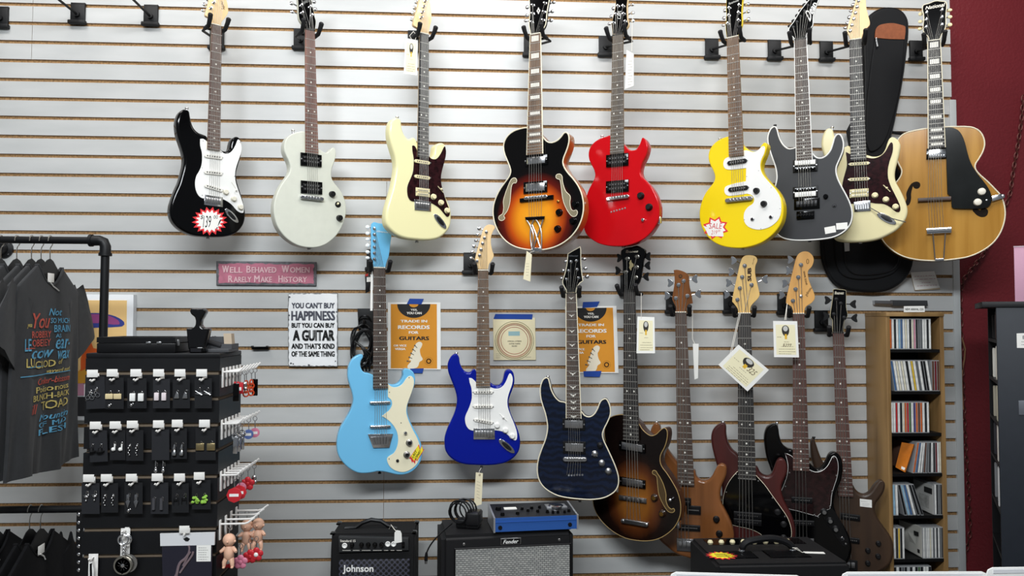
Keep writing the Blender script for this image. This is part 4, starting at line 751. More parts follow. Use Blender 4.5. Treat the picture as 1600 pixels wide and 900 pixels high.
def ex13(f, g, body, hf, hd):
    humbucker(f, [(213, 218), (378, 246), (378, 302), (213, 276)], g, BLACKGLOSS, STEEL, 0.5, inner=0.1)
    humbucker(f, [(216, 448), (380, 474), (380, 528), (216, 504)], g, BLACKGLOSS, STEEL, 0.5, inner=0.1)
    bridge(f, [(212, 566), (388, 590), (388, 622), (212, 597)], g, STEEL, 5, 0.014)
    o = capsule(f, 'tailpiece', (236, 732), (384, 757), 15, -0.012, 0.001, STEEL, g, 0.003)
    for c in ((236, 732), (384, 757)): screw(f, c, o, -0.012, 0.007)
    fhole(f, g, [(432, 412), (448, 414), (458, 430), (472, 450), (496, 500), (512, 560), (512, 600), (526, 640), (548, 658), (562, 654), (566, 668), (548, 676), (524, 664), (490, 610), (470, 560), (462, 500), (456, 450), (444, 436), (430, 428)], M('hole_inside_dark', '4b3a22', 0.9), M('thin_gold_binding', 'b59a62', 0.5))
    for c in ((437, 585), (487, 686)): knob(f, 'knob', c, 0.013, 0.013, M('amber_knob', '2c1a0e', 0.3, coat=0.5), g, GOLD, 1)
    q = f.L(543, 598, -0.01); b = nb(); add_tube(b, [(q[0], 0.001, q[1]), (q[0], -0.014, q[1])], [0.005, 0.0065], 10); add_ball(b, (q[0], -0.014, q[1]), 0.0075); obj('pickup_selector', b, CHROME, g)
    q = f.L(598, 752, 0.02); b = nb(); add_box(b, q[0]-0.012, q[0]+0.004, 0.010, 0.034, q[1]-0.015, q[1]+0.015, 0.002); obj('jack_plate', b, CHROME, g)
    b = nb(); add_text(b, hf, 'Ibanez', ((1095, 140), (1268, 140), (1262, 170), (1090, 180)), -0.0072, 0.01, 0.15); obj('lettering', b, M('pearl_print', 'd9d3c0', 0.4), hd)
    b = nb(); c = hf.L(1162, 350, -0.0072); P = [(c[0]+0.0085*math.cos(a)*(1+0.35*math.cos(3*a)), c[1]+0.0165*math.sin(a)*(1+0.25*math.cos(4*a))) for a in [2*math.pi*k/30 for k in range(30)]]; add_prism(b, P, -0.0068, -0.005); obj('inlay', b, M('gold_pearl', '9d916c', 0.4), hd)
BBG = BURST('brown_burst', [(0.0, '95622a'), (0.42, '83501f'), (0.66, '552c14'), (0.86, '1e100b'), (1.0, '120b09')], [(-0.01, 0.16, 0.155, 0.19)], 0.12, 0.0, 0.12)
guitar(dict(bass=True, key='burstbass', anchor=(330, 862), Y=-0.185, psi=36, crop=(915, 635, 4.088), label='brown sunburst single cutaway bass behind the navy guitar', mat=[BBG, M('dark_walnut_rim', '3b2216', 0.35, coat=0.8)], bevel=0.004, thick=0.048, binding=M('thin_gold_binding', 'b59a62', 0.5), bindr=0.0013,
    body=[(240, 50), (190, 55), (152, 72), (128, 110), (118, 160), (122, 210), (136, 260), (140, 300), (122, 350), (88, 420), (58, 500), (44, 580), (50, 640), (76, 700), (120, 755), (180, 805), (250, 842), (320, 858), (390, 862), (460, 850), (525, 815), (575, 765), (605, 700), (610, 640), (603, 590), (585, 535), (555, 480), (520, 425), (490, 385), (478, 350), (482, 310), (505, 265), (520, 220), (525, 175), (518, 146), (500, 136), (475, 151), (450, 175), (420, 185), (390, 170), (362, 142), (340, 108), (290, 62)],
    neck=(974.2, 991.7, 455.5, 973.7, 998, 687.6, 989.6, 779), fb=EBON, neckm=M('dark_neck', '2a1b14', 0.35, coat=0.5), nutm=BLACK, hcrop=(855, 375, 8.89), ns=5,
    head=[(1062, 720, 1), (1056, 640), (1050, 500), (1045, 300), (1022, 160), (1080, 112), (1130, 100), (1180, 92), (1250, 77), (1310, 107), (1362, 150), (1330, 300), (1300, 500), (1270, 590), (1228, 650), (1213, 720, 1)], hmat=BLACKGLOSS, tmat=M('smoked_metal', '8d8b84', 0.35, 0.9), bmat=M('black_metal', '1b1b1c', 0.35, 0.5),
    tuners=tn([(1085, 445), (1110, 260), (1245, 230), (1237, 378), (1225, 520)], [(985, 425), (1008, 250), (1402, 230), (1398, 355), (1378, 510)]), two_sided=True, tail=(990, 817, 13), ws=0.95, straps=[],
    hang=(980, 447, 'black guitar hanger behind the sunburst bass headstock'), extra=ex13))
def bass_pu(f, g, q, n=4, mat=BLACK):
    o = plate(f, 'pickup', q, -0.009, 0.001, mat, g, 0.002); b = nb(); poles(f, bil(q, 0.12, 0.5), bil(q, 0.88, 0.5), n*2, -0.0088, 0.0022, STEEL, o, b); obj('pole_pieces', b, STEEL, o); return o
def ex14(f, g, body, hf, hd):
    bass_pu(f, g, [(196, 500), (272, 504), (272, 546), (196, 542)]); bass_pu(f, g, [(246, 548), (332, 554), (332, 604), (246, 598)]); bass_pu(f, g, [(200, 664), (328, 672), (328, 706), (200, 698)], 5)
    bridge(f, [(186, 746), (312, 758), (312, 832), (186, 824)], g, STEEL, 4, 0.014)
    for c in ((427, 633), (445, 722), (462, 800)): knob(f, 'knob', c, 0.0115, 0.014, BLACK, g, None, 1)
    b = nb(); q = hf.L(272, 340, -0.0072); add_prism(b, circle(q[0], q[1], 0.0075), -0.0068, -0.005)
    obj('emblem', b, M('burnt_print', '2d1b0e', 0.6), hd)
    b = nb()
    for k in range(3):
        a = math.pi*k/3; add_box(b, 0, 0.0001, 0, 0.0001, 0, 0.0001) if False else add_tube(b, [(q[0]-0.006*math.cos(a), -0.0070, q[1]-0.006*math.sin(a)), (q[0]+0.006*math.cos(a), -0.0070, q[1]+0.006*math.sin(a))], 0.0006, 4)
    obj('emblem_lines', b, M('wood_print', '9b6a38', 0.6), hd)
guitar(dict(bass=True, key='natbass', anchor=(290, 880), Y=-0.17, psi=22, crop=(1010, 650, 3.913), label='glossy natural brown bass with two black knobs behind the sunburst bass', mat=WOOD('golden_brown_ash', '694021', '875530', 18, (1, 1, 0.07), 0.14, 0.0), bevel=0.011,
    body=[(62, 42), (80, 65), (92, 120), (125, 200), (160, 250), (190, 285), (240, 330), (292, 335), (305, 372), (330, 395), (365, 395), (395, 375), (415, 340), (435, 306), (460, 296), (485, 311), (490, 345), (480, 385), (460, 430), (450, 480), (455, 530), (480, 580), (510, 640), (530, 700), (535, 750), (525, 800), (495, 840), (450, 865), (390, 880), (320, 885), (250, 870), (180, 845), (120, 800), (78, 760), (54, 700), (58, 640), (82, 580), (95, 500), (85, 420), (60, 340), (35, 250), (22, 160), (24, 90), (40, 54)],
    neck=(1055, 1072.2, 488, 1058.6, 1084.6, 758.6, 1068, 846), fb=WOOD('dark_brown_board', '3a2d27', '5a463a', 40, (1, 1, 0.05), 0.5), hcrop=(1030, 390, 8.18), neckm=WOOD('golden_brown_ash', '694021', '875530', 18),
    head=[(206, 800, 1), (212, 740), (167, 640), (168, 600), (195, 430), (195, 340), (184, 262, 1), (230, 257), (290, 272), (350, 302), (376, 337), (385, 450), (410, 570), (428, 688, 1), (372, 702), (352, 740), (344, 800, 1)], hmat=WOOD('golden_brown_ash', '694021', '875530', 18),
    tuners=tn([(210, 622), (245, 450), (310, 400), (358, 592)], [(105, 590), (145, 425), (455, 375), (500, 565)]), two_sided=True, straps=[(63, 38, 1)], ws=0.9,
    hang=(1051, 474, 'black guitar hanger holding the natural brown bass'), extra=ex14))
def ex15(f, g, body, hf, hd):
    pgp = [(205, 378, 1), (250, 392), (320, 405, 1), (370, 460), (420, 530), (470, 600), (510, 660), (533, 730), (530, 790), (500, 830), (440, 830), (390, 810), (345, 760), (280, 730), (200, 712), (170, 700), (140, 660), (118, 600), (118, 540), (138, 470), (168, 420)]
    pg = plate(f, 'pickguard', pgp, -0.0022, 0.001, BLACKGLOSS, g, 0.0006, 3)
    P = inset(spline(LP(f, pgp, -0.002), 3), 0.0002); b = nb(); add_tube(b, [(x, -0.001, z) for x, z in P], 0.0014, 5, False, 0, True); obj('edge_ply', b, IVORY, pg)
    bass_pu(f, g, [(182, 622), (352, 636), (352, 676), (182, 662)], 5); bass_pu(f, g, [(182, 664), (352, 678), (352, 716), (182, 702)], 5)
    for c in ((450, 630), (487, 705), (487, 787)): knob(f, 'knob', c, 0.011, 0.014, DARKMETAL, g, None, 1, -0.002)
    for c in ((196, 395), (418, 540), (332, 436), (136, 505), (494, 655)): screw(f, c, pg, -0.0022)
    bridge(f, [(165, 800), (330, 815), (330, 905), (165, 890)], g, STEEL, 5, 0.014)
    b = nb(); add_text(b, hf, 'SUB', ((1128, 405), (1128, 230), (1178, 230), (1178, 405)), -0.0072, 0.03); obj('lettering', b, M('dark_brown_print', '3a2412', 0.6), hd); b = nb(); add_text(b, hf, 'Sterling', ((1188, 190), (1205, 105), (1220, 110), (1203, 195)), -0.0072, 0.0, 0.3); obj('lettering', b, M('dark_brown_print', '3a2412', 0.6), hd)
guitar(dict(bass=True, key='redbass', anchor=(300, 922), Y=-0.18, psi=22, crop=(1100, 640, 3.9125), label='satin red brown five string bass with black pickguard', mat=WOOD('mahogany_stain', '33110f', '4a1815', 16, (1, 1, 0.08), 0.4, 0.2), bevel=0.010,
    body=[(115, 82), (132, 97), (135, 150), (145, 200), (170, 245), (205, 275), (250, 330), (322, 352), (340, 385), (365, 405), (395, 408), (415, 390), (430, 351), (445, 316), (465, 301), (490, 311), (507, 345), (507, 390), (490, 430), (475, 470), (475, 510), (490, 560), (515, 610), (540, 660), (556, 715), (560, 770), (545, 830), (510, 880), (450, 910), (370, 925), (290, 925), (210, 910), (160, 870), (125, 815), (105, 750), (95, 690), (100, 620), (108, 560), (110, 500), (100, 430), (80, 350), (60, 280), (45, 210), (43, 160), (56, 120), (86, 93)],
    neck=(1152.9, 1172.8, 489.5, 1153.2, 1181.3, 750, 1166, 850), fb=EBON, hcrop=(1030, 390, 8.18), neckm=MAPLEAMB,
    head=[(1010, 820, 1), (1003, 760), (955, 690), (932, 660), (960, 500), (1000, 320), (1035, 170), (1065, 102), (1110, 74), (1190, 74), (1240, 97), (1255, 140), (1230, 210), (1227, 300), (1245, 400), (1270, 500), (1283, 580), (1258, 630), (1190, 700), (1165, 750), (1165, 820, 1)], hmat=WOOD('pale_amber_maple', 'd9ae5e', 'e6c179', 25, (1, 1, 0.08), 0.4, 0.4),
    tuners=tn([(1000, 640), (1030, 492), (1060, 350), (1092, 205), (1180, 450)], [(865, 575), (890, 425), (925, 285), (955, 140), (1350, 380)]), ns=5, straps=[(116, 78, 1)],
    hang=(1141, 474, 'black guitar hanger holding the red brown bass'), extra=ex15))
def ex16(f, g, body, hf, hd):
    pgp = [(168, 245, 1), (205, 262), (260, 320), (312, 342, 1), (340, 352), (375, 345), (405, 320), (425, 285), (440, 262), (458, 275), (467, 320), (460, 380), (444, 430), (430, 480), (424, 540), (418, 560, 1), (385, 570), (350, 600, 1), (240, 570), (165, 545), (142, 480), (160, 430), (180, 370), (185, 310)]
    pg = plate(f, 'pickguard', pgp, -0.0022, 0.001, M('dark_tortoise', '200d0e', 0.25, coat=0.7, noise=(55, 0.7)), g, 0.0006, 3)
    P = inset(spline(LP(f, pgp, -0.002), 3), 0.0002); b = nb(); add_tube(b, [(x, -0.001, z) for x, z in P], 0.0014, 5, False, 0, True); obj('edge_ply', b, WHITE, pg)
    cp = [(372, 578), (395, 560), (425, 556), (445, 570), (475, 620), (510, 690), (525, 740), (515, 770), (495, 770), (470, 740), (430, 680), (390, 620)]
    c = plate(f, 'control_plate', cp, -0.0022, 0.001, M('black_metal_plate', '101012', 0.25, 0.3), g, 0.0006, 3)
    bass_pu(f, g, [(205, 492), (322, 498), (322, 528), (205, 522)]); bass_pu(f, g, [(205, 622), (332, 628), (332, 658), (205, 652)])
    for q in ((388, 577), (422, 627), (453, 674)): knob(f, 'knob', q, 0.012, 0.014, DARKMETAL, g, STEEL, 1, -0.002)
    knob(f, 'jack_socket', (489, 728), 0.008, 0.004, CHROME, g, DARKMETAL, 0, -0.002); screw(f, (510, 756), c, -0.0022, 0.004)
    for q in ((193, 355), (457, 372), (433, 460), (333, 592), (355, 605), (170, 432), (420, 545), (318, 348), (440, 270)): screw(f, q, pg, -0.0022)
    b = nb(); add_text(b, hf, 'Squier', ((425, 510), (480, 425), (455, 400), (405, 480))[::1], -0.0072, 0.0, 0.3); obj('lettering', b, M('dark_brown_print', '3a2412', 0.6), hd); b = nb(); add_text(b, hf, 'JAZZ BASS', ((415, 395), (390, 265), (408, 258), (432, 385)), -0.0072, 0.01); obj('lettering', b, M('dark_brown_print', '3a2412', 0.6), hd)
    q = hf.L(432, 170, -0.0072); b = nb(); add_tube(b, [(q[0]+0.007*math.cos(a)*0.6, -0.0068, q[1]+0.009*math.sin(a)) for a in [2*math.pi*k/14 for k in range(14)]], 0.0008, 4, False, 0, True); obj('emblem', b, M('dark_brown_print', '3a2412', 0.6), hd)
    q = hf.L(370, 496, -0.0072); b = nb(); add_lathe(b, (q[0], -0.006, q[1]), [(0.006, 0), (0.006, 0.006), (0, 0.007)], 'y', 10); obj('string_tree', b, STEEL, hd)
    bridge(f, [(200, 720), (330, 728), (330, 800), (200, 795)], g, STEEL, 4, 0.014)
guitar(dict(bass=True, key='jazz', anchor=(320, 936), Y=-0.19, psi=18, crop=(1180, 640, 3.6), label='gloss black bass with dark tortoiseshell pickguard edged in white', mat=FBLK, bevel=0.011,
    body=[(115, 82), (130, 100), (138, 150), (155, 195), (185, 220), (215, 230), (260, 290), (312, 308), (330, 325), (360, 335), (385, 316), (402, 286), (415, 256), (440, 241), (470, 251), (490, 285), (495, 340), (485, 400), (465, 450), (450, 490), (445, 540), (460, 590), (490, 640), (520, 690), (540, 740), (545, 790), (530, 850), (490, 900), (420, 930), (330, 940), (240, 925), (160, 890), (110, 830), (88, 760), (88, 680), (106, 600), (120, 520), (120, 450), (105, 390), (85, 330), (64, 270), (52, 200), (50, 150), (64, 105), (90, 86)],
    neck=(1239, 1256.7, 490, 1239, 1264.7, 735.8, 1252, 842), fb=ROSEDARK, hcrop=(1190, 380, 6.0), neckm=MAPLEAMB,
    head=[(298, 655, 1), (292, 620), (262, 582), (230, 560), (255, 420), (290, 270), (325, 140), (350, 97), (395, 77), (440, 82), (480, 120), (490, 165), (470, 220), (437, 260), (438, 320), (460, 390), (493, 470), (498, 520), (468, 560), (420, 592), (405, 622), (400, 655, 1)], hmat=MAPLEAMB,
    tuners=tn([(295, 540), (320, 430), (345, 318), (370, 202)], [(190, 485), (220, 378), (255, 258), (270, 155)]), straps=[(122, 76, 1)], ws=0.9, tail=(1252, 848, 11),
    hang=(1225, 476, 'black guitar hanger holding the gloss black bass'), extra=ex16))
def ex17(f, g, body, hf, hd):
    bass_pu(f, g, [(196, 530), (315, 546), (315, 580), (196, 564)]); bass_pu(f, g, [(196, 668), (312, 682), (312, 712), (196, 698)])
    for c in ((423, 711), (361, 752), (421, 786), (361, 826)): knob(f, 'knob', c, 0.009, 0.012, DARKMETAL, g, None, 1)
    o = plate(f, 'price_sticker', [(313, 447), (383, 455), (384, 500), (314, 492)], -0.0006, 0.0002, PAPER, g, 0.0)
    b = nb(); scribble(b, f, 320, 462, 360, 1, 10, -0.0009, 0.0005, 0.2, 3, 0.1); scribble(b, f, 328, 475, 372, 2, 9, -0.0009, 0.0005, 0.2, 4, 0.1); obj('writing', b, M('pale_print', '8d8f93', 0.8), o)
    bridge(f, [(170, 800), (300, 812), (300, 870), (170, 862)], g, DARKMETAL, 4, 0.014)
    b = nb(); add_text(b, hf, 'Ibanez', (685, 452, 772, 480), -0.0072, 0.02, 0.15); obj('lettering', b, M('pearl_print', 'd9d3c0', 0.4), hd)
guitar(dict(bass=True, key='brownbass', anchor=(300, 892), Y=-0.165, psi=20, crop=(1260, 660, 3.75), label='matte dark brown bass with small white price sticker beside the oak tower', mat=WOOD('dark_walnut_satin', '33241a', '443122', 14, (1, 1, 0.15), 0.42, 0.1), bevel=0.011, thick=0.040,
    body=[(42, 97), (58, 130), (75, 180), (100, 235), (150, 295), (210, 355), (275, 372), (287, 392), (310, 415), (340, 425), (370, 410), (400, 370), (430, 343), (453, 346), (463, 370), (455, 410), (430, 450), (408, 480), (405, 520), (425, 570), (460, 620), (495, 670), (512, 720), (512, 780), (495, 830), (450, 870), (390, 890), (320, 895), (250, 890), (190, 870), (140, 820), (112, 750), (112, 680), (140, 600), (150, 530), (130, 450), (100, 380), (60, 300), (32, 220), (24, 150), (29, 107)],
    neck=(1301.3, 1318.3, 520, 1309.5, 1333.3, 776, 1322, 872), fb=ROSEDARK, hcrop=(1190, 380, 6.0), neckm=M('dark_neck', '2a1b14', 0.35, coat=0.5), nutm=BLACK,
    head=[(668, 845, 1), (665, 790), (663, 720), (642, 690), (656, 580), (672, 460), (673, 432), (730, 432), (788, 441), (794, 462), (795, 600), (808, 680), (780, 730), (772, 790), (770, 845, 1)], hmat=[BLACKGLOSS, M('cream_laminate', 'd9cda8', 0.5)], tmat=M('black_metal', '1b1b1c', 0.35, 0.5),
    tuners=tn([(680, 668), (702, 527), (745, 567), (778, 700)], [(605, 685), (618, 535), (858, 572), (870, 702)]), two_sided=True, straps=[(43, 90, 1)], strapm=DARKMETAL, ws=0.9,
    hang=(1283, 502, 'black guitar hanger holding the dark brown bass'), extra=ex17))
for px, py, lb in ((2, 28, 'empty black guitar hanger cut by the left edge of the photo'), (122, 22, 'empty black guitar hanger, middle of the three at top left'), (236, 25, 'empty black guitar hanger, nearest to the gloss black guitar')):
    c = onY(px, py, 0); hanger(px, py, Vector((c.x, -0.25, c.z-0.002)), 0, lb)
# ================================================================== things on the wall
def panel(px4, Y, name, label, cat, th=0.003, mat=PAPER, group=None, psi=0.0):
    """a flat thing standing off the wall: four corner pixels tl,tr,br,bl -> frame, root, corners"""
    f = Frame((px4[2][0]+px4[3][0])/2, (px4[2][1]+px4[3][1])/2, Y, psi); g = f.root(name, label, cat, group)
    return f, g
def qsub(q, u0, v0, u1, v1): return (bil(q, u0, v0), bil(q, u1, v0), bil(q, u1, v1), bil(q, u0, v1))
def jag(q, n, a, seed):
    rr = random.Random(seed); P = []
    for i in range(4):
        for k in range(n):
            t = k/n; x = q[i][0]*(1-t)+q[(i+1) % 4][0]*t; y = q[i][1]*(1-t)+q[(i+1) % 4][1]*t
            P.append((x+rr.uniform(-a, a), y+rr.uniform(-a, a)))
    return P
# pink cast sign
q = ((337.8, 407.8), (494, 409.2), (494, 446.5), (337.8, 445.5)); f, g = panel(q, -0.004, 'wall_sign', 'pink and grey cast sign reading well behaved women rarely make history', 'sign')
GREYP = M('worn_grey_paint', '66666a', 0.6, noise=(70, 0.35)); PINKP = M('worn_pink_paint', 'bd7286', 0.55, noise=(40, 0.12))
plate(f, 'panel', q, -0.006, 0.003, GREYP, g, 0.0015)
plate(f, 'face', jag(qsub(q, 0.025, 0.10, 0.975, 0.90), 26, 1.1, 5), -0.0066, -0.005, PINKP, g)
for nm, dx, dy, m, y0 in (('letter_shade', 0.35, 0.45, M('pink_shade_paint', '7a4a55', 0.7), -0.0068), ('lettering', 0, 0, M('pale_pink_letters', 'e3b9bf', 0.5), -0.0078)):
    b = nb()
    for s_, x0, x1 in (('W', 347, 358), ('ELL', 359, 379), ('B', 385, 392), ('EHAVED', 393, 432), ('W', 440, 452), ('OMEN', 453, 484)):
        t_ = 415 if len(s_) == 1 else 417.3; add_text(b, f, s_, (x0+dx, t_+dy, x1+dx, 426.3+dy), y0, 0.016, 0)
    for s_, x0, x1 in (('R', 356.5, 364), ('ARELY', 365, 393), ('M', 397, 406), ('AKE', 407, 425), ('H', 435, 442), ('ISTORY', 443, 480)):
        t_ = 430.5 if len(s_) == 1 else 432.5; add_text(b, f, s_, (x0+dx, t_+dy, x1+dx, 441+dy), y0, 0.016, 0)
    obj(nm, b, m, g)
# white tin sign
q = ((450, 458.5), (527.3, 457.5), (527.3, 572.5), (450.5, 572.8)); f, g = panel(q, -0.004, 'wall_sign', 'white tin sign reading you cannot buy happiness but you can buy a guitar', 'sign')
plate(f, 'edge', jag(q, 24, 0.5, 2), -0.004, 0.003, M('tin_grey', '77797a', 0.6, noise=(60, 0.3)), g)
plate(f, 'face', jag(qsub(q, 0.012, 0.010, 0.988, 0.990), 26, 0.8, 3), -0.0045, -0.003, M('tin_white', 'eff0f1', 0.4, noise=(20, 0.05)), g)
b = nb()
for s_, x0, y0, x1, y1, m in (("YOU CAN'T BUY", 455.5, 472.8, 523, 482, 1), ('HAPPINESS', 455, 485.8, 523.7, 501, 1), ('BUT YOU CAN BUY', 455.5, 504.5, 523, 512.3, 0), ('A GUITAR', 457.5, 515.5, 522.8, 533, 0), ("AND THAT'S KIND", 455.3, 536.5, 523, 545.3, 0), ('OF THE SAME THING', 455.3, 548.8, 523, 557.4, 0)):
    add_text(b, f, s_, (x0, y0, x1, y1), -0.0048, 0.034 if m == 0 else 0.03, 0, m)
obj('lettering', b, [INK, M('slate_ink', '4a4c57', 0.6)], g)
for u, v, r in ((0.02, 0.3, 1.2), (0.01, 0.36, 1.0), (0.98, 0.26, 1.1), (0.05, 0.955, 1.4), (0.1, 0.965, 1.0), (0.42, 0.985, 1.6), (0.96, 0.93, 1.0), (0.03, 0.05, 1.3)):
    b = nb(); c = bil(q, u, v); flat(b, f, jag(qsub(((c[0]-r, c[1]-r), (c[0]+r, c[1]-r), (c[0]+r, c[1]+r), (c[0]-r, c[1]+r)), 0, 0, 1, 1), 3, 0.5, int(u*100)), -0.0047); obj('chipped_spot', b, M('chip_dark', '55565a', 0.8), g)
# posters
BLUETAPE = M('blue_tape', '1f469c', 0.7); ORANGEP = M('poster_orange', 'dc942f', 0.7, noise=(6, 0.05))
def poster(q, label, tapes):
    f, g = panel(q, -0.0035, 'poster', label, 'poster', group='orange record trade-in posters')
    plate(f, 'sheet', q, -0.0008, 0.0004, PAPER, g); p = qsub(q, 0.055, 0.025, 0.93, 0.985)
    b = nb(); flat(b, f, p, -0.0011); obj('orange_print', b, ORANGEP, g)
    b = nb(); P = [bil(p, 0.5+0.36*math.cos(a), 0.0+0.215*math.sin(a)) for a in [math.pi*k/20 for k in range(21)]]; flat(b, f, P, -0.0013)
    obj('record_print', b, M('print_black', '1e1d1e', 0.6), g)
    b = nb(); P = [bil(p, 0.5+0.10*math.cos(a), 0.0+0.05*math.sin(a)) for a in [math.pi*k/10 for k in range(11)]]; flat(b, f, P, -0.00145); obj('record_label_print', b, ORANGEP, g)
    b = nb()
    for s_, u0, v0, u1, v1, m in (('YES,', 0.43, 0.075, 0.58, 0.108, 0), ('YOU CAN', 0.345, 0.122, 0.67, 0.158, 0), ('TRADE IN', 0.21, 0.245, 0.79, 0.285, 0), ('RECORDS', 0.155, 0.33, 0.845, 0.388, 0), ('FOR', 0.39, 0.42, 0.60, 0.462, 0), ('GUITARS', 0.18, 0.502, 0.83, 0.56, 1), ('OR VICE', 0.06, 0.63, 0.34, 0.662, 0), ('VERSA', 0.09, 0.682, 0.32, 0.715, 0)):
        add_text(b, f, s_, qsub(p, u0, v0, u1, v1), -0.0016, 0.022, 0, m); obj('lettering', b, [M('print_white', 'f3efe6', 0.7), M('print_black', '1e1d1e', 0.6)], g); b = nb()
    b.free()
    HP = [(0.36, 0.99), (0.44, 0.88), (0.40, 0.87), (0.48, 0.72), (0.54, 0.62), (0.62, 0.585), (0.68, 0.61), (0.66, 0.67), (0.63, 0.71), (0.65, 0.80), (0.69, 0.86), (0.62, 0.90), (0.60, 0.95), (0.55, 0.99)]
    b = nb(); P = spline([bil(p, u, v) for u, v in HP], 3); flat(b, f, P, -0.0014); obj('headstock_print', b, M('print_cream', 'f0e6cf', 0.7), g)
    b = nb()
    for k in range(5):
        c0 = bil(p, 0.43+0.035*k, 0.90-0.055*k); c1 = bil(p, 0.36+0.04*k, 0.885-0.06*k); a = f.L(*c0, -0.0017); c = f.L(*c1, -0.0017); add_tube(b, [(a[0], -0.0017, a[1]), (c[0], -0.0017, c[1])], 0.0014, 4)
        add_ball(b, (c[0], -0.0017, c[1]), 0.0035, 1, 0.15, 1, 8, 5)
    obj('peg_print', b, M('print_grey', '6d6557', 0.7), g)
    b = nb(); c = bil(p, 0.82, 0.885); C = f.L(*c, -0.0016); add_tube(b, [(C[0]+0.0085*math.cos(a), -0.0013, C[1]+0.0085*math.sin(a)) for a in [2*math.pi*k/20 for k in range(20)]], 0.0022, 4, False, 0, True)
    for k in range(16):
        a = 2*math.pi*k/16
        add_tube(b, [(C[0]+0.0145*math.cos(a), -0.0013, C[1]+0.0145*math.sin(a)), (C[0]+0.0168*math.cos(a+0.1), -0.0013, C[1]+0.0168*math.sin(a+0.1))], 0.0007, 4)
    obj('stamp_print', b, M('print_brown', '3c2614', 0.7), g)
    for P in tapes: plate(f, 'tape', P, -0.0022, -0.0006, BLUETAPE, g)
poster(((606, 472.5), (688.3, 472.5), (688.8, 577.5), (606, 577)), 'orange trade in records poster beside the sky blue guitar neck', [[(635.5, 475), (640, 466.5), (662, 467), (658.5, 475.5)], [(640, 583), (641, 576), (662, 575.5), (660, 583)]])
poster(((883, 479), (963.2, 478), (966.5, 583), (886, 582.5)), 'orange trade in records poster behind the navy guitar neck', [[(911, 472), (937, 471), (933, 479.5), (910, 481)], [(911.5, 580), (940, 579.5), (937, 589), (912.5, 588.5)]])
# tuning record sleeve
q = ((770.4, 497.5), (836, 496.5), (837.5, 562.5), (771.3, 563)); f, g = panel(q, -0.004, 'record_sleeve', 'cream tuning record sleeve taped to the wall with blue tape', 'record')
plate(f, 'sleeve', q, -0.003, 0.003, M('aged_sleeve', 'e6dcb8', 0.7, noise=(12, 0.06)), g, 0.001)
for u, m, w_ in ((0.455, M('sleeve_green_ring', '6f6c3c', 0.7), 0.0016), (0.41, M('sleeve_tan', 'b9a07c', 0.7), 0.004), (0.375, M('sleeve_rose', 'b07d6c', 0.7), 0.003), (0.32, M('sleeve_rust', 'a0503e', 0.7), 0.0018)):
    b = nb(); P = [f.L(*bil(q, 0.5+u*math.cos(a), 0.535+u*math.sin(a)), -0.003) for a in [2*math.pi*k/48 for k in range(48)]]
    add_tube(b, [(x, -0.003, z) for x, z in P], [w_*0.6]*48, 4, False, 0, True); obj('printed_ring', b, m, g)
plate(f, 'title_block', qsub(q, 0.36, 0.315, 0.63, 0.42), -0.0034, -0.002, M('pale_teal_print', '93b6ba', 0.7), g)
b = nb()
for s_, u0, v0, u1, v1 in (('OFFICIAL 6 STRING', 0.335, 0.535, 0.665, 0.565), ('GUITAR TUNING', 0.37, 0.595, 0.635, 0.625), ('RECORD', 0.435, 0.65, 0.56, 0.68)): add_text(b, f, s_, qsub(q, u0, v0, u1, v1), -0.0034, 0.01)
scribble(b, f, 775, 553, 784, 3, 3, -0.0034, 0.0006, 0.3, 4); scribble(b, f, 821, 558, 832, 1, 3, -0.0034, 0.0006, 0.3, 5)
obj('lettering', b, M('sleeve_ink', '4a4334', 0.7), g)
plate(f, 'tape', [(771, 498.5), (774, 490.6), (832.3, 491), (831.5, 499)], -0.0038, 0.0, BLUETAPE, g)
# ------------------------------------------------------------------ hanging tags
STRINGW = M('white_string', 'e8e4da', 0.8)
def tag_card(q, Y, label, strings, style='card', group=None, psi=0, note=None, seed=1, mat=None):
    f, g = panel(q, Y, 'price_tag', label, 'tag', group=group, psi=psi)
    plate(f, 'card', q, -0.0006, 0.0004, mat or PAPER, g)
    for P in strings:
        b = nb(); add_tube(b, [((lambda w: (w[0], d, w[1]))(f.L(x, y, d))) for x, y, d in P], 0.0011, 5); obj('string', b, STRINGW, g)
    if style == 'card':
        b = nb(); flat(b, f, qsub(q, 0.10, 0.10, 0.9, 0.93), -0.0008); obj('yellow_print', b, M('pale_yellow_print', 'f3ecc8', 0.8), g)
        b = nb(); P = [bil(q, 0.5+0.155*math.cos(a), 0.24+0.145*math.sin(a)*(1.25 if math.sin(a) > 0 else 0.85)) for a in [2*math.pi*k/18 for k in range(18)]]; flat(b, f, P, -0.0010); obj('badge_print', b, M('badge_dark', '35332f', 0.7), g)
        b = nb(); P = [bil(q, 0.5+0.10*math.cos(a), 0.21+0.075*math.sin(a)) for a in [2*math.pi*k/14 for k in range(14)]]; flat(b, f, P, -0.0012); obj('badge_center', b, M('badge_pale', 'c9c9c4', 0.7), g)
        b = nb(); flat(b, f, qsub(q, 0.46, 0.36, 0.55, 0.50), -0.0012); obj('yellow_stripe', b, M('yellow_print', 'e5b83a', 0.7), g)
        b = nb(); rr = random.Random(seed)
        for v, u0, u1 in ((0.44, 0.15, 0.34), (0.57, 0.42, 0.64), (0.70, 0.30, 0.8), (0.77, 0.2, 0.85), (0.84, 0.2, 0.88), (0.90, 0.2, 0.7)):
            u = u0
            while u < u1:
                w_ = rr.uniform(0.03, 0.09); flat(b, f, qsub(q, u, v, min(u+w_, u1), v+0.010), -0.0011); u += w_+0.02
        if note: add_text(b, f, note[0], qsub(q, *note[1]), -0.0012, 0.0, 0.3)
        obj('writing', b, M('faint_brown_ink', '75654a', 0.8), g)
    return f, g
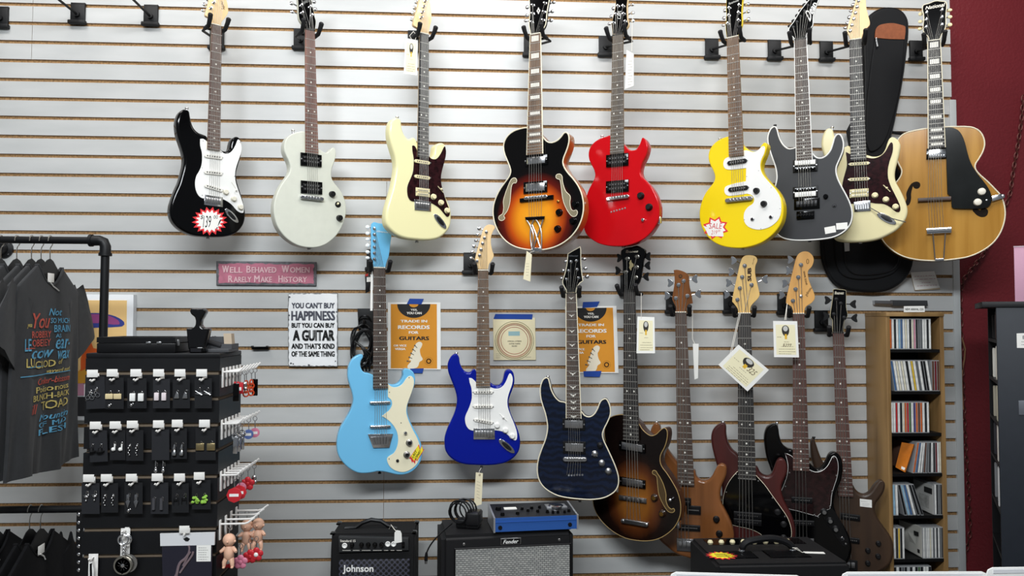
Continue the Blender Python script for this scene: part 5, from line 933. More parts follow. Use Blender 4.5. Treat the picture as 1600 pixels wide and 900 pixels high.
tag_card(((633.5, 59.5), (653, 63), (651.5, 117.5), (631, 115)), -0.236, 'white price card hanging in front of the first cream guitar hanger', [[(646, 49, 0.0), (640, 56, 0.0), (644, 63, -0.001)], [(646, 49, 0.0), (651, 56, 0.0), (648, 64, -0.001)]], psi=-30, seed=2)
tag_card(((996, 494.5), (1022.5, 495.5), (1023.5, 552), (994.5, 552)), -0.24, 'white price card hanging right of the sunburst bass neck', [[(1002, 458, -0.001), (1002, 498, -0.001)]], psi=20, seed=3)
tag_card(((1154, 538.5), (1201.5, 578), (1168, 611.5), (1122.5, 570)), -0.225, 'white price card tilted across the red brown bass neck', [[(1155, 490, 0.03), (1139, 560, -0.001)], [(1157, 490, 0.03), (1141.5, 558, -0.001)]], psi=0, note=('325', (0.60, 0.30, 0.84, 0.50)), seed=4)
tag_card(((1208, 501.5), (1245.5, 501.8), (1248.5, 558.5), (1209.5, 558)), -0.232, 'white price card hanging left on the gloss black bass neck', [[(1230, 474, 0.03), (1226, 500, -0.001)], [(1230, 474, 0.03), (1228, 500, -0.001)]], psi=8, note=('$399', (0.36, 0.62, 0.72, 0.71)), seed=5)
f, g = tag_card(((979, 78), (990, 84), (990, 134), (976.5, 139)), -0.27, 'narrow folded tag hanging beside the red guitar neck', [[(989, 21, 0.0), (988, 33, 0.0), (987, 80, -0.001)]], style='plain', psi=55)
b = nb(); scribble(b, f, 981, 96, 989, 9, 4.6, -0.0009, 0.0006, 0.4, 8, -0.1); obj('writing', b, M('faint_brown_ink', '75654a', 0.8), g)
f, g = tag_card(((1082.5, 537), (1091.5, 537), (1090.5, 591), (1085, 593)), -0.19, 'blank narrow tag turned edge on beside the natural brown bass', [[(1082, 485, 0.01), (1082, 530, 0.0), (1086, 538, 0.0)]], style='plain', psi=50)
MANILA = M('manila_card', 'ece2c2', 0.8)
f, g = tag_card(((823, 392), (831, 398), (828.5, 440), (817.5, 436)), -0.255, 'manila tag hanging below the sunburst hollow body guitar', [[(835, 392, 0.0), (829, 394, 0.0), (826.5, 399, -0.001)]], style='plain', mat=MANILA, psi=30)
b = nb(); scribble(b, f, 822, 412, 827, 5, 4.5, -0.0009, 0.0005, 0.4, 8); obj('writing', b, M('faint_brown_ink', '75654a', 0.8), g)
f, g = tag_card(((743.5, 738), (754.5, 739.5), (752.5, 788), (740.5, 791.5)), -0.185, 'manila tag hanging below the deep blue guitar', [[(752, 731, 0.0), (749, 736, 0.0), (749, 742, -0.001)]], style='plain', mat=MANILA)
b = nb(); scribble(b, f, 745, 752, 751, 6, 5, -0.0009, 0.0005, 0.4, 9, 0.4); q_ = f.L(749.5, 742, -0.0009); add_tube(b, [(q_[0]+0.003*math.cos(a), -0.001, q_[1]+0.003*math.sin(a)) for a in [2*math.pi*k/10 for k in range(10)]], 0.001, 4, False, 0, True); obj('writing', b, M('faint_brown_ink', '75654a', 0.8), g)
# narrow white tag and capo package behind the sky blue neck
f, g = tag_card(((579.5, 424), (582.5, 424), (582, 485.5), (578.5, 485.5)), -0.168, 'thin white tag edge on beside the sky blue guitar neck', [[(582, 413, 0.0), (577, 420, 0.0), (580, 426, 0.0)]], style='plain', psi=20)
f = Frame(574, 457, -0.11); g = f.root('capo_package', 'black clamp with red tip hanging behind the sky blue neck', 'capo')
plate(f, 'arm', [(570, 430), (577, 427), (579, 440), (577, 455), (571, 458), (571, 445)], -0.008, 0.008, BLACK, g, 0.002)
plate(f, 'red_tip', [(570.5, 429), (575, 427), (575.5, 431), (571, 432)], -0.010, -0.006, M('red_plastic', 'b92a22', 0.4), g); plate(f, 'white_label', [(573, 433.5), (580, 432.5), (580, 440), (573, 440.5)], -0.0105, -0.007, PAPER, g)
b = nb(); a = f.L(574, 428, 0.02); c = f.L(578, 405, 0.05); add_tube(b, [(a[0], 0, a[1]), (c[0], 0.03, c[1])], 0.0015, 5); obj('strap', b, BLACK, g)
# note card on the wall
q = ((1423, 425.5), (1460, 423.5), (1468.5, 449.5), (1430, 453)); f, g = panel(q, -0.006, 'note_card', 'small white note card with red handwriting on the slat wall', 'note')
plate(f, 'backing', [(1424, 427), (1461, 425), (1469, 452), (1430, 454)], -0.001, 0.004, M('tan_card', 'b7a68d', 0.8), g); plate(f, 'card', q, -0.002, -0.0008, PAPER, g)
b = nb(); scribble(b, f, 1429, 432, 1462, 1, 5, -0.0023, 0.0007, 0.3, 4, -0.05); scribble(b, f, 1429, 437, 1464, 1, 5, -0.0023, 0.0007, 0.1, 5, -0.05); scribble(b, f, 1440, 442, 1458, 1, 5, -0.0023, 0.0007, 0.3, 6, -0.05); scribble(b, f, 1433, 447, 1466, 1, 5, -0.0023, 0.0007, 0.2, 7, -0.05); obj('writing', b, M('pink_ink', 'b56a78', 0.8), g)
# grey slatwall rail above the CD tower, small shelf clip on the left
f = Frame(1410, 478, -0.006); g = f.root('slatwall_rail', 'grey metal slatwall rail above the oak CD tower', 'rail')
plate(f, 'steel_end', [(1366.5, 469.5), (1396, 470), (1395.5, 477.5), (1367, 476)], -0.012, 0.006, STEEL, g, 0.002); plate(f, 'grey_cover', [(1395, 469), (1449, 469.5), (1450, 478), (1395.5, 478)], -0.014, 0.006, M('dark_grey_metal', '4a4c4e', 0.5, 0.4), g, 0.001)
f = Frame(406, 545, -0.004); g = f.root('slatwall_clip', 'small black clip in the slat wall right of the earring tower', 'clip')
plate(f, 'plate', [(393, 542), (419.5, 541.5), (419.5, 545), (393, 545.5)], -0.016, 0.012, BLACKGLOSS, g, 0.001); b = nb()
for x in (395, 418): a = f.L(x, 541, 0); add_box(b, a[0]-0.003, a[0]+0.003, -0.014, 0.008, a[1]-0.006, a[1]+0.002)
obj('lug', b, BLACK, g)
# coiled cable on a black hook
f = Frame(566, 545, -0.05); g = f.root('coiled_cable', 'coiled black cable hanging behind the sky blue guitar', 'cable'); b = nb(); rr = random.Random(4)
for k in range(7):
    c = f.L(567+rr.uniform(-4, 4), 541+rr.uniform(-3, 4)); rx, rz = rr.uniform(0.028, 0.042), rr.uniform(0.055, 0.085); y0 = -0.02+0.007*k; t0 = rr.uniform(-0.4, 0.4)
    P = []
    for i in range(22):
        a = 2*math.pi*i/22; x, z = rx*math.cos(a), rz*math.sin(a); P.append((c[0]+x*math.cos(t0)-z*math.sin(t0), y0+0.006*math.sin(2*a+k), c[1]+x*math.sin(t0)+z*math.cos(t0)))
    add_tube(b, P, 0.0042, 6, False, 0, True)
obj('coil', b, BLACK, g); b = nb()
for k in range(4): c = f.L(556+k*4, 533+k*2.6); d_ = f.L(580-k*2, 552+k*3); add_tube(b, [(c[0], -0.03, c[1]), ((c[0]+d_[0])/2, -0.042, (c[1]+d_[1])/2+0.004), (d_[0], -0.03, d_[1])], 0.0042, 6)
for k in range(3): c = f.L(566+k*6, 560); d_ = f.L(568+k*5, 580); add_tube(b, [(c[0], -0.012, c[1]), (d_[0], -0.012, d_[1])], 0.0042, 6)
obj('wrap', b, BLACK, g)
f = Frame(570, 500, -0.004); g = f.root('cable_hook', 'black slatwall hook behind the sky blue guitar neck', 'hook')
plate(f, 'plate', [(558.5, 482), (583, 482), (583, 516), (560, 516)], -0.008, 0.006, HANGBLK, g, 0.002); b = nb(); c = f.L(571, 497, 0); P = [(c[0]+0.024*math.cos(a), -0.012-0.02*(math.sin(a) > 0)*math.sin(a), c[1]-0.012+0.022*math.sin(a)) for a in [math.pi*k/10 for k in range(11)]]
add_tube(b, P, 0.0035, 6); add_tube(b, [(c[0], -0.006, c[1]-0.012), (c[0], -0.05, c[1]-0.02), (c[0], -0.06, c[1]-0.008)], 0.004, 6); obj('hook', b, BLACK, g)
# ------------------------------------------------------------------ gig bag
CANVAS = M('black_canvas', '0e0f12', 0.75, bump=(400, 0.3, 0.001)); PIPING = M('black_piping', '08080a', 0.5)
f = Frame(1355, 458, -0.006); g = f.root('gig_bag', 'black padded gig bag with tan leather patch hanging behind the guitars', 'bag')
P = [(1356, 28), (1370, 16), (1392, 12.5), (1410, 20), (1418, 38), (1415, 85), (1407, 140), (1397, 190), (1390, 232), (1402, 262), (1418, 310), (1426, 370), (1424, 415), (1409, 440), (1382, 455), (1345, 456), (1310, 447), (1291, 422), (1284, 385), (1288, 335), (1300, 285), (1322, 245), (1346, 225), (1350, 180), (1351, 120), (1350, 60)]
sp = spline(LP(f, P, -0.02), 4); b = nb(); add_prism(b, sp, -0.030, 0.0, 0.012, 0.004, 4); body = obj('shell', b, CANVAS, g)
b = nb(); add_tube(b, [(x, -0.024, z) for x, z in inset(sp, 0.003)], 0.0035, 6, False, 0, True); obj('piping', b, PIPING, body)
plate(f, 'neck_pocket', [(1367, 62), (1369, 45), (1378, 37), (1395, 36), (1410, 40), (1414, 60, 1), (1408, 130), (1394, 190), (1378, 228), (1358, 235), (1354, 180), (1360, 110)], -0.036, -0.028, CANVAS, g, 0.005, 4)
plate(f, 'leather_patch', [(1367.5, 59, 1), (1368.5, 47), (1373, 40), (1382, 37), (1396, 36), (1409, 39, 1), (1415, 42), (1413.5, 61.5, 1), (1390, 61)], -0.039, -0.034, M('tan_leather', '8a4f32', 0.6, noise=(90, 0.12)), g, 0.001, 3)
plate(f, 'lower_pocket', [(1310, 300), (1400, 300), (1410, 360), (1408, 410), (1392, 430), (1340, 437), (1312, 425), (1304, 380)], -0.037, -0.028, CANVAS, g, 0.006, 4)
b = nb(); pz = spline(LP(f, [(1318, 380), (1322, 415), (1335, 428), (1375, 428), (1398, 418), (1406, 390)], -0.038), 5, False); add_tube(b, [(x, -0.038, z) for x, z in pz], 0.003, 6); obj('zip', b, PIPING, g)
b = nb(); a = f.L(1369, 60, -0.04); c = f.L(1371.5, 73, -0.042); add_tube(b, [(a[0], -0.04, a[1]), (c[0], -0.043, c[1])], [0.003, 0.0045], 8); add_ball(b, (a[0], -0.040, a[1]), 0.0045); obj('zip_pull', b, CHROME, g)
b = nb(); add_tube(b, [(lambda w: (w[0], -0.03, w[1]))(f.L(x, y, -0.03)) for x, y in ((1345, 195), (1330, 196), (1326, 205), (1330, 230), (1340, 245))], 0.010, 6); obj('handle', b, CANVAS, g)
b = nb(); add_tube(b, [(lambda w: (w[0], -0.012, w[1]))(f.L(x, y, -0.012)) for x, y in ((1386, 205), (1400, 208), (1420, 210))], 0.006, 6); obj('strap', b, CANVAS, g)
plate(f, 'side_ring', [(1398, 255), (1404, 250), (1411, 262), (1410, 272), (1400, 280), (1402, 268)], -0.012, 0.0, M('steel_ring_grey', '6b6d70', 0.4, 0.6), g)
plate(f, 'label_tab', [(1319, 377), (1327, 377), (1327.5, 392), (1320, 393)], -0.040, -0.035, M('grey_tab', 'b9babb', 0.7), g)
# ------------------------------------------------------------------ chain and cord on the red wall
CHAINM = M('rusty_chain', '5b2f28', 0.5, 0.5)
def chain(label, pts, Y, step=0.021):
    W = [onY(x, y, Y) for x, y in pts]; g = thing('hanging_chain', label, 'chain', W[-1])
    L_ = [0]; 
    for a, c in zip(W, W[1:]): L_.append(L_[-1]+(c-a).length)
    n = int(L_[-1]/step)
    for i in range(n):
        s_ = (i+0.5)*step; k = max(j for j in range(len(L_)) if L_[j] <= s_); k = min(k, len(W)-2); t = (s_-L_[k])/(L_[k+1]-L_[k]); p = W[k].lerp(W[k+1], t)-W[-1]; d = (W[k+1]-W[k]).normalized(); sd = d.cross(Vector((0, 1, 0))).normalized() if i % 2 == 0 else (d.cross(Vector((0, 1, 0))).normalized()*0.5+Vector((0, 1, 0))*0.86)
        b = nb(); add_tube(b, [p+d*(0.015*math.cos(a))+sd*(0.0075*math.sin(a)) for a in [2*math.pi*j/12 for j in range(12)]], 0.0021, 5, False, 0, True); obj('link', b, CHAINM, g)
chain('thin rusty chain running down the burgundy wall behind the archtop guitar', [(1599, 150), (1596, 190), (1589, 235), (1584, 262), (1579, 300), (1560, 350), (1538, 395), (1520, 418), (1506, 436), (1501, 458)], 0.006)
chain('thin rusty chain hanging along the grey end trim', [(1501, 462), (1503, 560), (1508, 680), (1513, 760), (1516, 830), (1508, 870), (1503, 895)], 0.006, 0.026)
b = nb(); add_tube(b, [onY(x, y, 0.004) for x, y in ((1503, 528), (1508, 545), (1507, 560), (1503.5, 580), (1503, 605), (1505, 640))], 0.003, 6); tag(obj('cord', b, M('tan_cord', '8d6a4c', 0.8)), 'short tan cord tucked beside the grey end trim', 'cord')
# ================================================================== oak CD tower
OAK = WOOD('golden_oak', '765a36', '9f7d4f', 10, (1.5, 1.5, 0.10), 0.5, 0.0, True); OAKE = WOOD('oak_edge', '86683f', 'a58456', 14, (1, 1, 0.08), 0.5)
SHBLK = M('shelf_black', '0b0b0c', 0.55)
YF = -0.163; fo = Frame(1430, 900, YF)
bl = onY(1384, 488, YF); br = onY(1474, 482, YF); x0, x1, zt = bl.x, br.x, bl.z
g = thing('cd_tower', 'tall oak CD tower with black shelves by the red wall', 'shelf', ((x0+x1)/2, YF, 0.0)); gx = (x0+x1)/2
PT = 0.016
for nm, a, c in (('side_panel', x0-gx, x0-gx+PT), ('side_panel', x1-gx-PT, x1-gx)):
    b = nb(); add_box(b, a, c, 0, -YF-0.002, 0, zt-PT, 0.001); obj(nm, b, OAK, g)
b = nb(); add_box(b, x0-gx-0.001, x1-gx+0.001, -0.003, -YF-0.002, zt-PT, zt, 0.001); obj('top_panel', b, OAKE, g)
b = nb(); add_box(b, x0-gx+PT, x1-gx-PT, -YF-0.010, -YF-0.003, 0.0, zt-PT); obj('back_panel', b, SHBLK, g)
rowpx = [546, 611.5, 677, 740, 806, 874, 935]; rows = []
for py in rowpx:
    z = onY(1430, py, YF).z; rows.append(z); b = nb(); add_box(b, x0-gx+PT, x1-gx-PT, 0.004, -YF-0.010, z-0.012, z); obj('shelf', b, SHBLK, g)
b = nb(); add_box(b, x0-gx+PT, x1-gx-PT, 0.004, -YF-0.010, zt-PT-0.003, zt-PT); obj('shelf', b, SHBLK, g)
for py in (625, 637, 649, 659):
    b = nb(); c = onY(1462, py, -0.05); add_cyl(b, (x1-gx-PT-0.001, 0.09, c.z), (x1-gx-PT+0.002, 0.09, c.z), 0.003, None, 8); obj('shelf_pin_hole', b, STEEL, g)
fs = Frame(1428, 487, YF-0.004); s_ = fs.root('shelf_sign', 'small white sign reading new arrival CDs on the oak tower', 'sign')
plate(fs, 'card', [(1412.5, 478.5), (1444.5, 478), (1445, 487.5), (1412.5, 487.8)], -0.001, 0.0008, PAPER, s_); b = nb(); add_text(b, fs, 'NEW ARRIVAL CDS', (1414.5, 481.5, 1443, 484.8), -0.0013, 0.008); obj('lettering', b, INK, s_)
# the CDs: row, list of (spine colour name, hex, lean degrees, thickness mm)
CDC = {'white': 'e6e6e2', 'cream': 'd9d3bd', 'black': '17181a', 'grey': '5b5e60', 'blue': '43648f', 'orange': 'c8622e', 'pink': 'c98a9c', 'dark red': '6a2027', 'red': 'b32a2c', 'yellow': 'd8b43a', 'green': '4f6a4a', 'brown': '5a3a2c', 'light blue': '8fb3c9', 'purple': '4a3f78', 'silver': 'b3b5b5'}
ROWN = ['top', 'second', 'third', 'fourth', 'fifth', 'sixth', 'seventh']
ROWS = [
 [('orange', 0), ('white', 0), ('black', 0), ('white', 0), ('light blue', 0), ('blue', 0), ('white', 0), ('cream', 0), ('white', 0), ('black', 0), ('cream', 0), ('pink', 0), ('black', 0), ('grey', 0), ('grey', 0), ('white', 0), ('white', 0), ('black', 0), ('white', 0)],
 [(c, 8) for c in ('blue', 'white', 'cream', 'white', 'cream', 'white', 'black', 'white', 'yellow', 'white', 'grey', 'white', 'black', 'black', 'white')]+[('brown', 0), ('dark red', 0), ('brown', 0)],
 [('white', 0), ('white', 0), ('red', 0), ('white', 0), ('black', 0), ('cream', 0), ('orange', 0), ('red', 0), ('green', 0), ('white', 0), ('purple', 0), ('orange', 0), ('brown', 0), ('orange', 0), ('white', 0), ('black', 0), ('white', 0)],
 None,
 [('light blue', 1), ('white', 1), ('black', 12), ('light blue', 13), ('blue', 13), ('white', 14), ('black', 16), ('black', 18)],
 [('white', 1), ('black', 0), ('yellow', 0), ('black', 0), ('white', 0)],
 None]
CDMAT = {k: [M('cd_spine_'+k.replace(' ', '_'), v, 0.4, noise=(120, 0.25, (1, 1, 0.4))), M('cd_case', '9c9ea0', 0.25)] for k, v in CDC.items()}
def cd(x, z, lean, colour, th, h, d, label, y=0.006, pivot=0):
    g = thing('cd_case', label, 'CD', (x, YF+y, z), 0, 'CD cases in the oak tower')
    t = math.tan(math.radians(lean))*-1; b = nb()
    def v(a, yy, zz): return (a-zz*math.tan(math.radians(lean)), yy, zz)
    bot = [v(0, 0, 0), v(th, 0, 0), v(th, d, 0), v(0, d, 0)]; top = [v(0, 0, h), v(th, 0, h), v(th, d, h), v(0, d, h)]
    add_hexa(b, bot, top, 1); obj('case', b, CDMAT[colour], g)
    b = nb(); e = 0.0012; bot = [v(e, -0.0006, 0.003), v(th-e, -0.0006, 0.003), v(th-e, 0.001, 0.003), v(e, 0.001, 0.003)]; top = [v(e, -0.0006, h-0.003), v(th-e, -0.0006, h-0.003), v(th-e, 0.001, h-0.003), v(e, 0.001, h-0.003)]
    add_hexa(b, bot, top, 0); obj('spine', b, CDMAT[colour], g)
cnt = {}
def cdrow(r, items, xpx0, xpx1):
    z = rows[r]; lo = max(onY(xpx0, rowpx[r], YF).x, x0+PT+0.0015); hi = min(onY(xpx1, rowpx[r], YF).x, x1-PT-0.0015); H = 0.122
    sh = [-H*math.tan(math.radians(ln)) for _, ln in items]
    def lay(th):
        xs = [lo+max(0, -sh[0])]
        for i in range(1, len(items)): xs.append(xs[-1]+max(0, sh[i-1]-sh[i])+th*1.07)
        return xs, max(x+th+max(0, q) for x, q in zip(xs, sh))
    th = 0.0102
    while lay(th)[1] > hi and th > 0.004: th -= 0.0001
    xs = lay(th)[0]
    for (c, ln), x in zip(items, xs):
        k = (r, c); cnt[k] = cnt.get(k, 0)+1
        cd(x, z+0.0005, ln, c, th, H, 0.142 if ln == 0 else 0.138, '%s spined CD, %s of its colour from the left in the %s row' % (c, ords(cnt[k]-1), ROWN[r]))
cdrow(0, ROWS[0], 1389, 1457); cdrow(1, ROWS[1], 1391.5, 1470); cdrow(2, ROWS[2], 1391, 1454)
# fourth row: slanted digipak and covers
cdrow(3, [('orange', -10), ('blue', -9), ('white', -8), ('white', -7), ('brown', -5), ('grey', -4), ('black', -2), ('white', -1), ('black', 0), ('dark red', 0), ('white', 0), ('cream', 0)], 1427.5, 1478)
cdrow(4, ROWS[4], 1396, 1451); cdrow(4, [('white', 0), ('black', 0), ('grey', 0), ('black', 0)], 1462, 1477)
cdrow(5, ROWS[5], 1396, 1415); cdrow(5, [('white', 0), ('silver', 0), ('white', 0), ('white', 0), ('cream', 0), ('white', 0), ('grey', 0), ('white', 0), ('black', 0), ('white', 0), ('grey', 0), ('black', 0)], 1444, 1479)
cdrow(6, [('black', 0), ('white', 0), ('black', 0), ('grey', 0), ('black', 0), ('silver', 0), ('black', 0), ('white', 0), ('black', 0), ('green', 0), ('black', 0), ('white', 0), ('white', 0), ('black', 0)], 1398, 1478)
def cover(q, depths, name, label, mat, extra=None):
    """a CD seen face on at an angle: corners in pixels with a depth each, 9 mm thick"""
    W = [onY(x, y, YF+dd) for (x, y), dd in zip(q, depths)]; g = thing(name, label, 'CD', W[3], 0, 'CD cases in the oak tower'); b = nb(); n = (W[1]-W[0]).cross(W[3]-W[0]).normalized()
    if n.y < 0: n = -n
    add_hexa(b, [p-W[3] for p in W], [p-W[3]+n*0.008 for p in W]); obj('cover', b, mat, g)
    if extra:
        for (u0, v0, u1, v1, m, nm) in extra:
            b = nb(); P = []
            for u, v in ((u0, v0), (u1, v0), (u1, v1), (u0, v1)): P.append((W[0]*(1-u)+W[1]*u)*(1-v)+(W[3]*(1-u)+W[2]*u)*v-W[3]-n*0.0006)
            add_hexa(b, P, [p+n*0.0008 for p in P]); obj(nm, b, m, g)
cover([(1396, 687), (1417, 691), (1413, 733), (1393, 726)], [0.10, 0.06, 0.06, 0.10], 'cd_case', 'brown cardboard CD leaning at the left of the fourth row', M('brown_card', '40281c', 0.6))
cover([(1409, 691), (1428, 694), (1414, 738), (1399, 730)], [0.045, 0.008, 0.008, 0.045], 'cd_case', 'orange CD sleeve leaning in the fourth row of the oak tower', M('orange_sleeve', 'c4701f', 0.5, noise=(20, 0.2)), [(0.55, 0.86, 0.9, 0.95, PAPER, 'white_label')])
BKP = M('back_print', '8d8d8a', 0.6, noise=(60, 0.3))
cover([(1427, 748.5), (1458, 759), (1458, 804), (1428, 790)], [0.12, 0.012, 0.012, 0.12], 'cd_case', 'CD turned with grey back cover facing out in the fifth row', M('grey_back_cover', 'a3a3a0', 0.4, noise=(10, 0.08)), [(0.55, 0.12, 0.95, 0.32, INK, 'black_box'), (0.3, 0.42, 0.8, 0.86, BKP, 'small_print')])
cover([(1404, 812), (1440, 824), (1440, 871), (1413, 856)], [0.12, 0.012, 0.012, 0.12], 'cd_case', 'CD turned with pale grey back cover facing out in the sixth row', M('pale_back_cover', 'b4b3ac', 0.4), [(0.65, 0.2, 0.86, 0.34, INK, 'barcode'), (0.78, 0.78, 0.9, 0.9, INK, 'mark')])
# ================================================================== slate cabinet on the right
SLATE = M('slate_laminate', '20252d', 0.5, noise=(30, 0.06)); SLATED = M('cabinet_black', '101114', 0.5)
YC = -0.56; fC = Frame(1566, 900, YC, 31.0); zc0 = fC.o.z; fC.o.z = 0.0; g = fC.root('record_cabinet', 'tall dark slate cabinet at the right edge of the photo', 'cabinet'); ZT = fC.L(1600, 471)[1]; GC = g
b = nb(); add_box(b, 0, 0.42, 0.0, 0.018, 0, ZT-0.02, 0.001); obj('end_panel', b, SLATE, g)
b = nb(); add_box(b, -0.042, 0.44, -0.004, 0.36, ZT-0.02, ZT, 0.001); obj('top_panel', b, SLATED, g)
b = nb(); add_box(b, 0.28, 0.30, 0.018, 0.345, 0, ZT-0.02); obj('back_panel', b, SLATED, g)
b = nb(); add_box(b, 0, 0.42, 0.345, 0.36, 0, ZT-0.02); obj('end_panel', b, SLATED, g)
zs = [fC.L(1560, y)[1] for y in (531, 596, 662, 727, 800, 870)]
for z in zs: b = nb(); add_box(b, 0.0, 0.28, 0.018, 0.345, z-0.012, z); obj('shelf', b, SLATED, g)
o = plate(fC, 'paper_label', [(1588.5, 521), (1615, 520), (1615, 544), (1589, 543.5)], -0.0012, 0.0, PAPER, g)
b = nb(); add_text(b, fC, 'E', (1598, 524.5, 1601, 529.5), -0.0016, 0.01); scribble(b, fC, 1596, 534, 1612, 2, 4.5, -0.0016, 0.0007, 0.3, 3); obj('writing', b, INK, o)
o = plate(fC, 'label_holder', [(1591.5, 626), (1625, 625), (1625, 648.5), (1592, 648.5)], -0.003, 0.0, M('grey_holder', '6c7078', 0.4, 0.3), g, 0.001)
RN = ['top', 'second', 'third', 'fourth', 'fifth']
for i, (z, h, cols) in enumerate(((zs[0], 0.10, ['3a2a28', '5b3436', '2c2a2b']), (zs[1], 0.12, ['e3ded2', 'd9d4c6', 'e9e6de']), (zs[2], 0.125, ['c9c3ad', '9a968c', 'b7b1a0']), (zs[3], 0.13, ['d8d5cc', '8c3a3f', '3a3a40']), (zs[4], 0.14, ['dedede', '3c3d42', '8a8c90']))):
    for j, c in enumerate(cols):
        loc = fC.o+fC.X*(0.002+0.003*((j*5) % 3))+fC.N*(0.05+0.085*j+0.01*i)+Vector((0, 0, z+0.0005))
        g2 = thing('record', '%s disc from the front on the %s shelf of the slate cabinet' % (ords(j), RN[i]), 'record', loc, fC.a, 'records in the slate cabinet')
        b = nb(); add_box(b, 0, 0.13, 0, 0.012, 0, h-0.006*j, 0.001); obj('sleeve', b, M('sleeve_'+c, c, 0.6), g2); b = nb(); add_box(b, -0.0008, 0.001, 0.002, 0.010, 0.004, h-0.006*j-0.004); obj('spine', b, M('sleeve_'+c, c, 0.6), g2)
f = Frame(1586, 462, -0.42, 31); g = f.root('pink_sleeve', 'pale pink record sleeve standing on top of the slate cabinet', 'record'); w0 = f.L(1584, 385); w1 = f.L(1660, 462)
b = nb(); zb_ = ZT-f.o.z; add_box(b, w0[0], w1[0], 0, 0.004, zb_, w0[1], 0.001); obj('sleeve', b, M('pink_card', 'cf9fb6', 0.6, noise=(8, 0.05)), g)
b = nb(); add_box(b, w0[0]-0.001, w1[0]+0.001, -0.002, 0.006, w0[1]-0.003, w0[1]+0.001); obj('plastic_edge', b, M('clear_plastic', 'e6dbe2', 0.15, alpha=0.5), g)
# ================================================================== amplifiers
ZP = onY(800, 832, -0.44).z-0.41                                   # top of the low platform under the amplifiers
b = nb(); add_box(b, -0.95, 2.2, -1.0, -0.02, 0.0, ZP); struct('plinth_1', b, M('platform_carpet', '2a2a2c', 0.9))
CARPET = M('black_carpet', '131314', 0.95, bump=(300, 0.5, 0.001)); TOLEX = M('black_tolex', '151517', 0.6, bump=(500, 0.5, 0.0008))
# small practice amplifier
YJ = -0.34; f = Frame(582, 900, YJ); f.o.z = ZP; g = f.root('practice_amplifier', 'small black carpeted practice amplifier with a looped top handle', 'amplifier')
a0 = f.L(516.5, 845); a1 = f.L(649, 845); zf = f.L(580, 836)[1]; zm = zf-0.030; w0, w1 = a0[0], a1[0]
b = nb(); prof = [(0.0, 0.0), (0.0, zm-0.18), (0.006, zm-0.02), (0.02, zf), (0.19, zf+0.0), (0.19, 0.0)]
n = len(prof); A = [b.verts.new((w0, y, z)) for y, z in prof]; B = [b.verts.new((w1, y, z)) for y, z in prof]
b.faces.new(A); b.faces.new(B[::-1])
for i in range(n): b.faces.new((A[i], A[(i+1) % n], B[(i+1) % n], B[i]))
bmesh.ops.bevel(b, geom=[e for e in b.edges], offset=0.007, segments=2, affect='EDGES'); cab = obj('cabinet', b, CARPET, g)
q = ((529, 839), (638, 841), (638.5, 860), (529.5, 863.5)); pn = plate(f, 'control_panel', q, -0.003, 0.02, M('panel_charcoal', '2b2c2d', 0.5), g, 0.001)
for x in (549.5, 564.5, 575, 585.5, 596): knob(f, 'knob', (x, 852-0.01*(x-549)), 0.0075, 0.012, BLACKGLOSS, g, None, 1, -0.003)
for x in (538.5, 606, 615):
    c = f.L(x, 852.5 if x < 540 else 850, -0.004); b = nb(); add_tube(b, [(c[0]+0.0075*math.cos(a), -0.005, c[1]+0.0075*math.sin(a)) for a in [2*math.pi*k/14 for k in range(14)]], 0.0022, 6, False, 0, True); add_cyl(b, (c[0], -0.002, c[1]), (c[0], -0.0035, c[1]), 0.006); obj('jack_socket', b, [WHITE], g)
c = f.L(630, 851, -0.003); b = nb(); add_box(b, c[0]-0.005, c[0]+0.005, -0.008, -0.002, c[1]-0.010, c[1]+0.010, 0.001); obj('power_switch', b, BLACKGLOSS, g)
b = nb(); add_text(b, f, 'Standard 15', (531.5, 843.3, 555.5, 847), -0.0034, 0.01); scribble(b, f, 535, 860, 628, 1, 1, -0.0034, 0.0007, 0.0, 3); obj('lettering', b, M('print_white', 'f3efe6', 0.7), pn)
def hexgrille():
    m, nt, bb = newmat('perforated_steel'); tc = nt.nodes.new('ShaderNodeTexCoord'); vo = nt.nodes.new('ShaderNodeTexVoronoi'); vo.inputs['Randomness'].default_value = 0.0; vo.inputs['Scale'].default_value = 72
    mp = nt.nodes.new('ShaderNodeMapping'); mp.inputs['Rotation'].default_value = (0, math.radians(45), 0); mp.inputs['Scale'].default_value = (1, 0, 1); nt.links.new(tc.outputs['Object'], mp.inputs[0]); nt.links.new(mp.outputs[0], vo.inputs['Vector'])
    r = nt.nodes.new('ShaderNodeValToRGB'); r.color_ramp.elements[0].position = 0.36; r.color_ramp.elements[1].position = 0.44; r.color_ramp.elements[0].color = lin('0a0a0c'); r.color_ramp.elements[1].color = lin('3d3e4b')
    nt.links.new(vo.outputs['Distance'], r.inputs[0]); nt.links.new(r.outputs[0], bb.inputs['Base Color']); bb.inputs['Roughness'].default_value = 0.45; return m
a = f.L(529.5, 875, -0.002); c = f.L(639.5, 960, -0.002); b = nb(); add_box(b, a[0], c[0], -0.004, 0.006, max(c[1], 0.03), a[1], 0.002); gr = obj('grille', b, hexgrille(), g)
b = nb(); add_text(b, f, 'Johnson', (535.5, 883, 583.5, 897), -0.006, 0.015, thick=0.001); obj('lettering', b, WHITE, gr)
b = nb(); c0 = f.L(547, 825, 0.1); P = [(539, 825), (556, 824), (566, 817), (580, 812), (595, 814), (606, 821), (620, 825)]
add_tube(b, [(lambda w: (w[0], 0.09, w[1]))(f.L(x, y, 0.09)) for x, y in P], 0.0075, 8); obj('handle', b, BLACK, g)
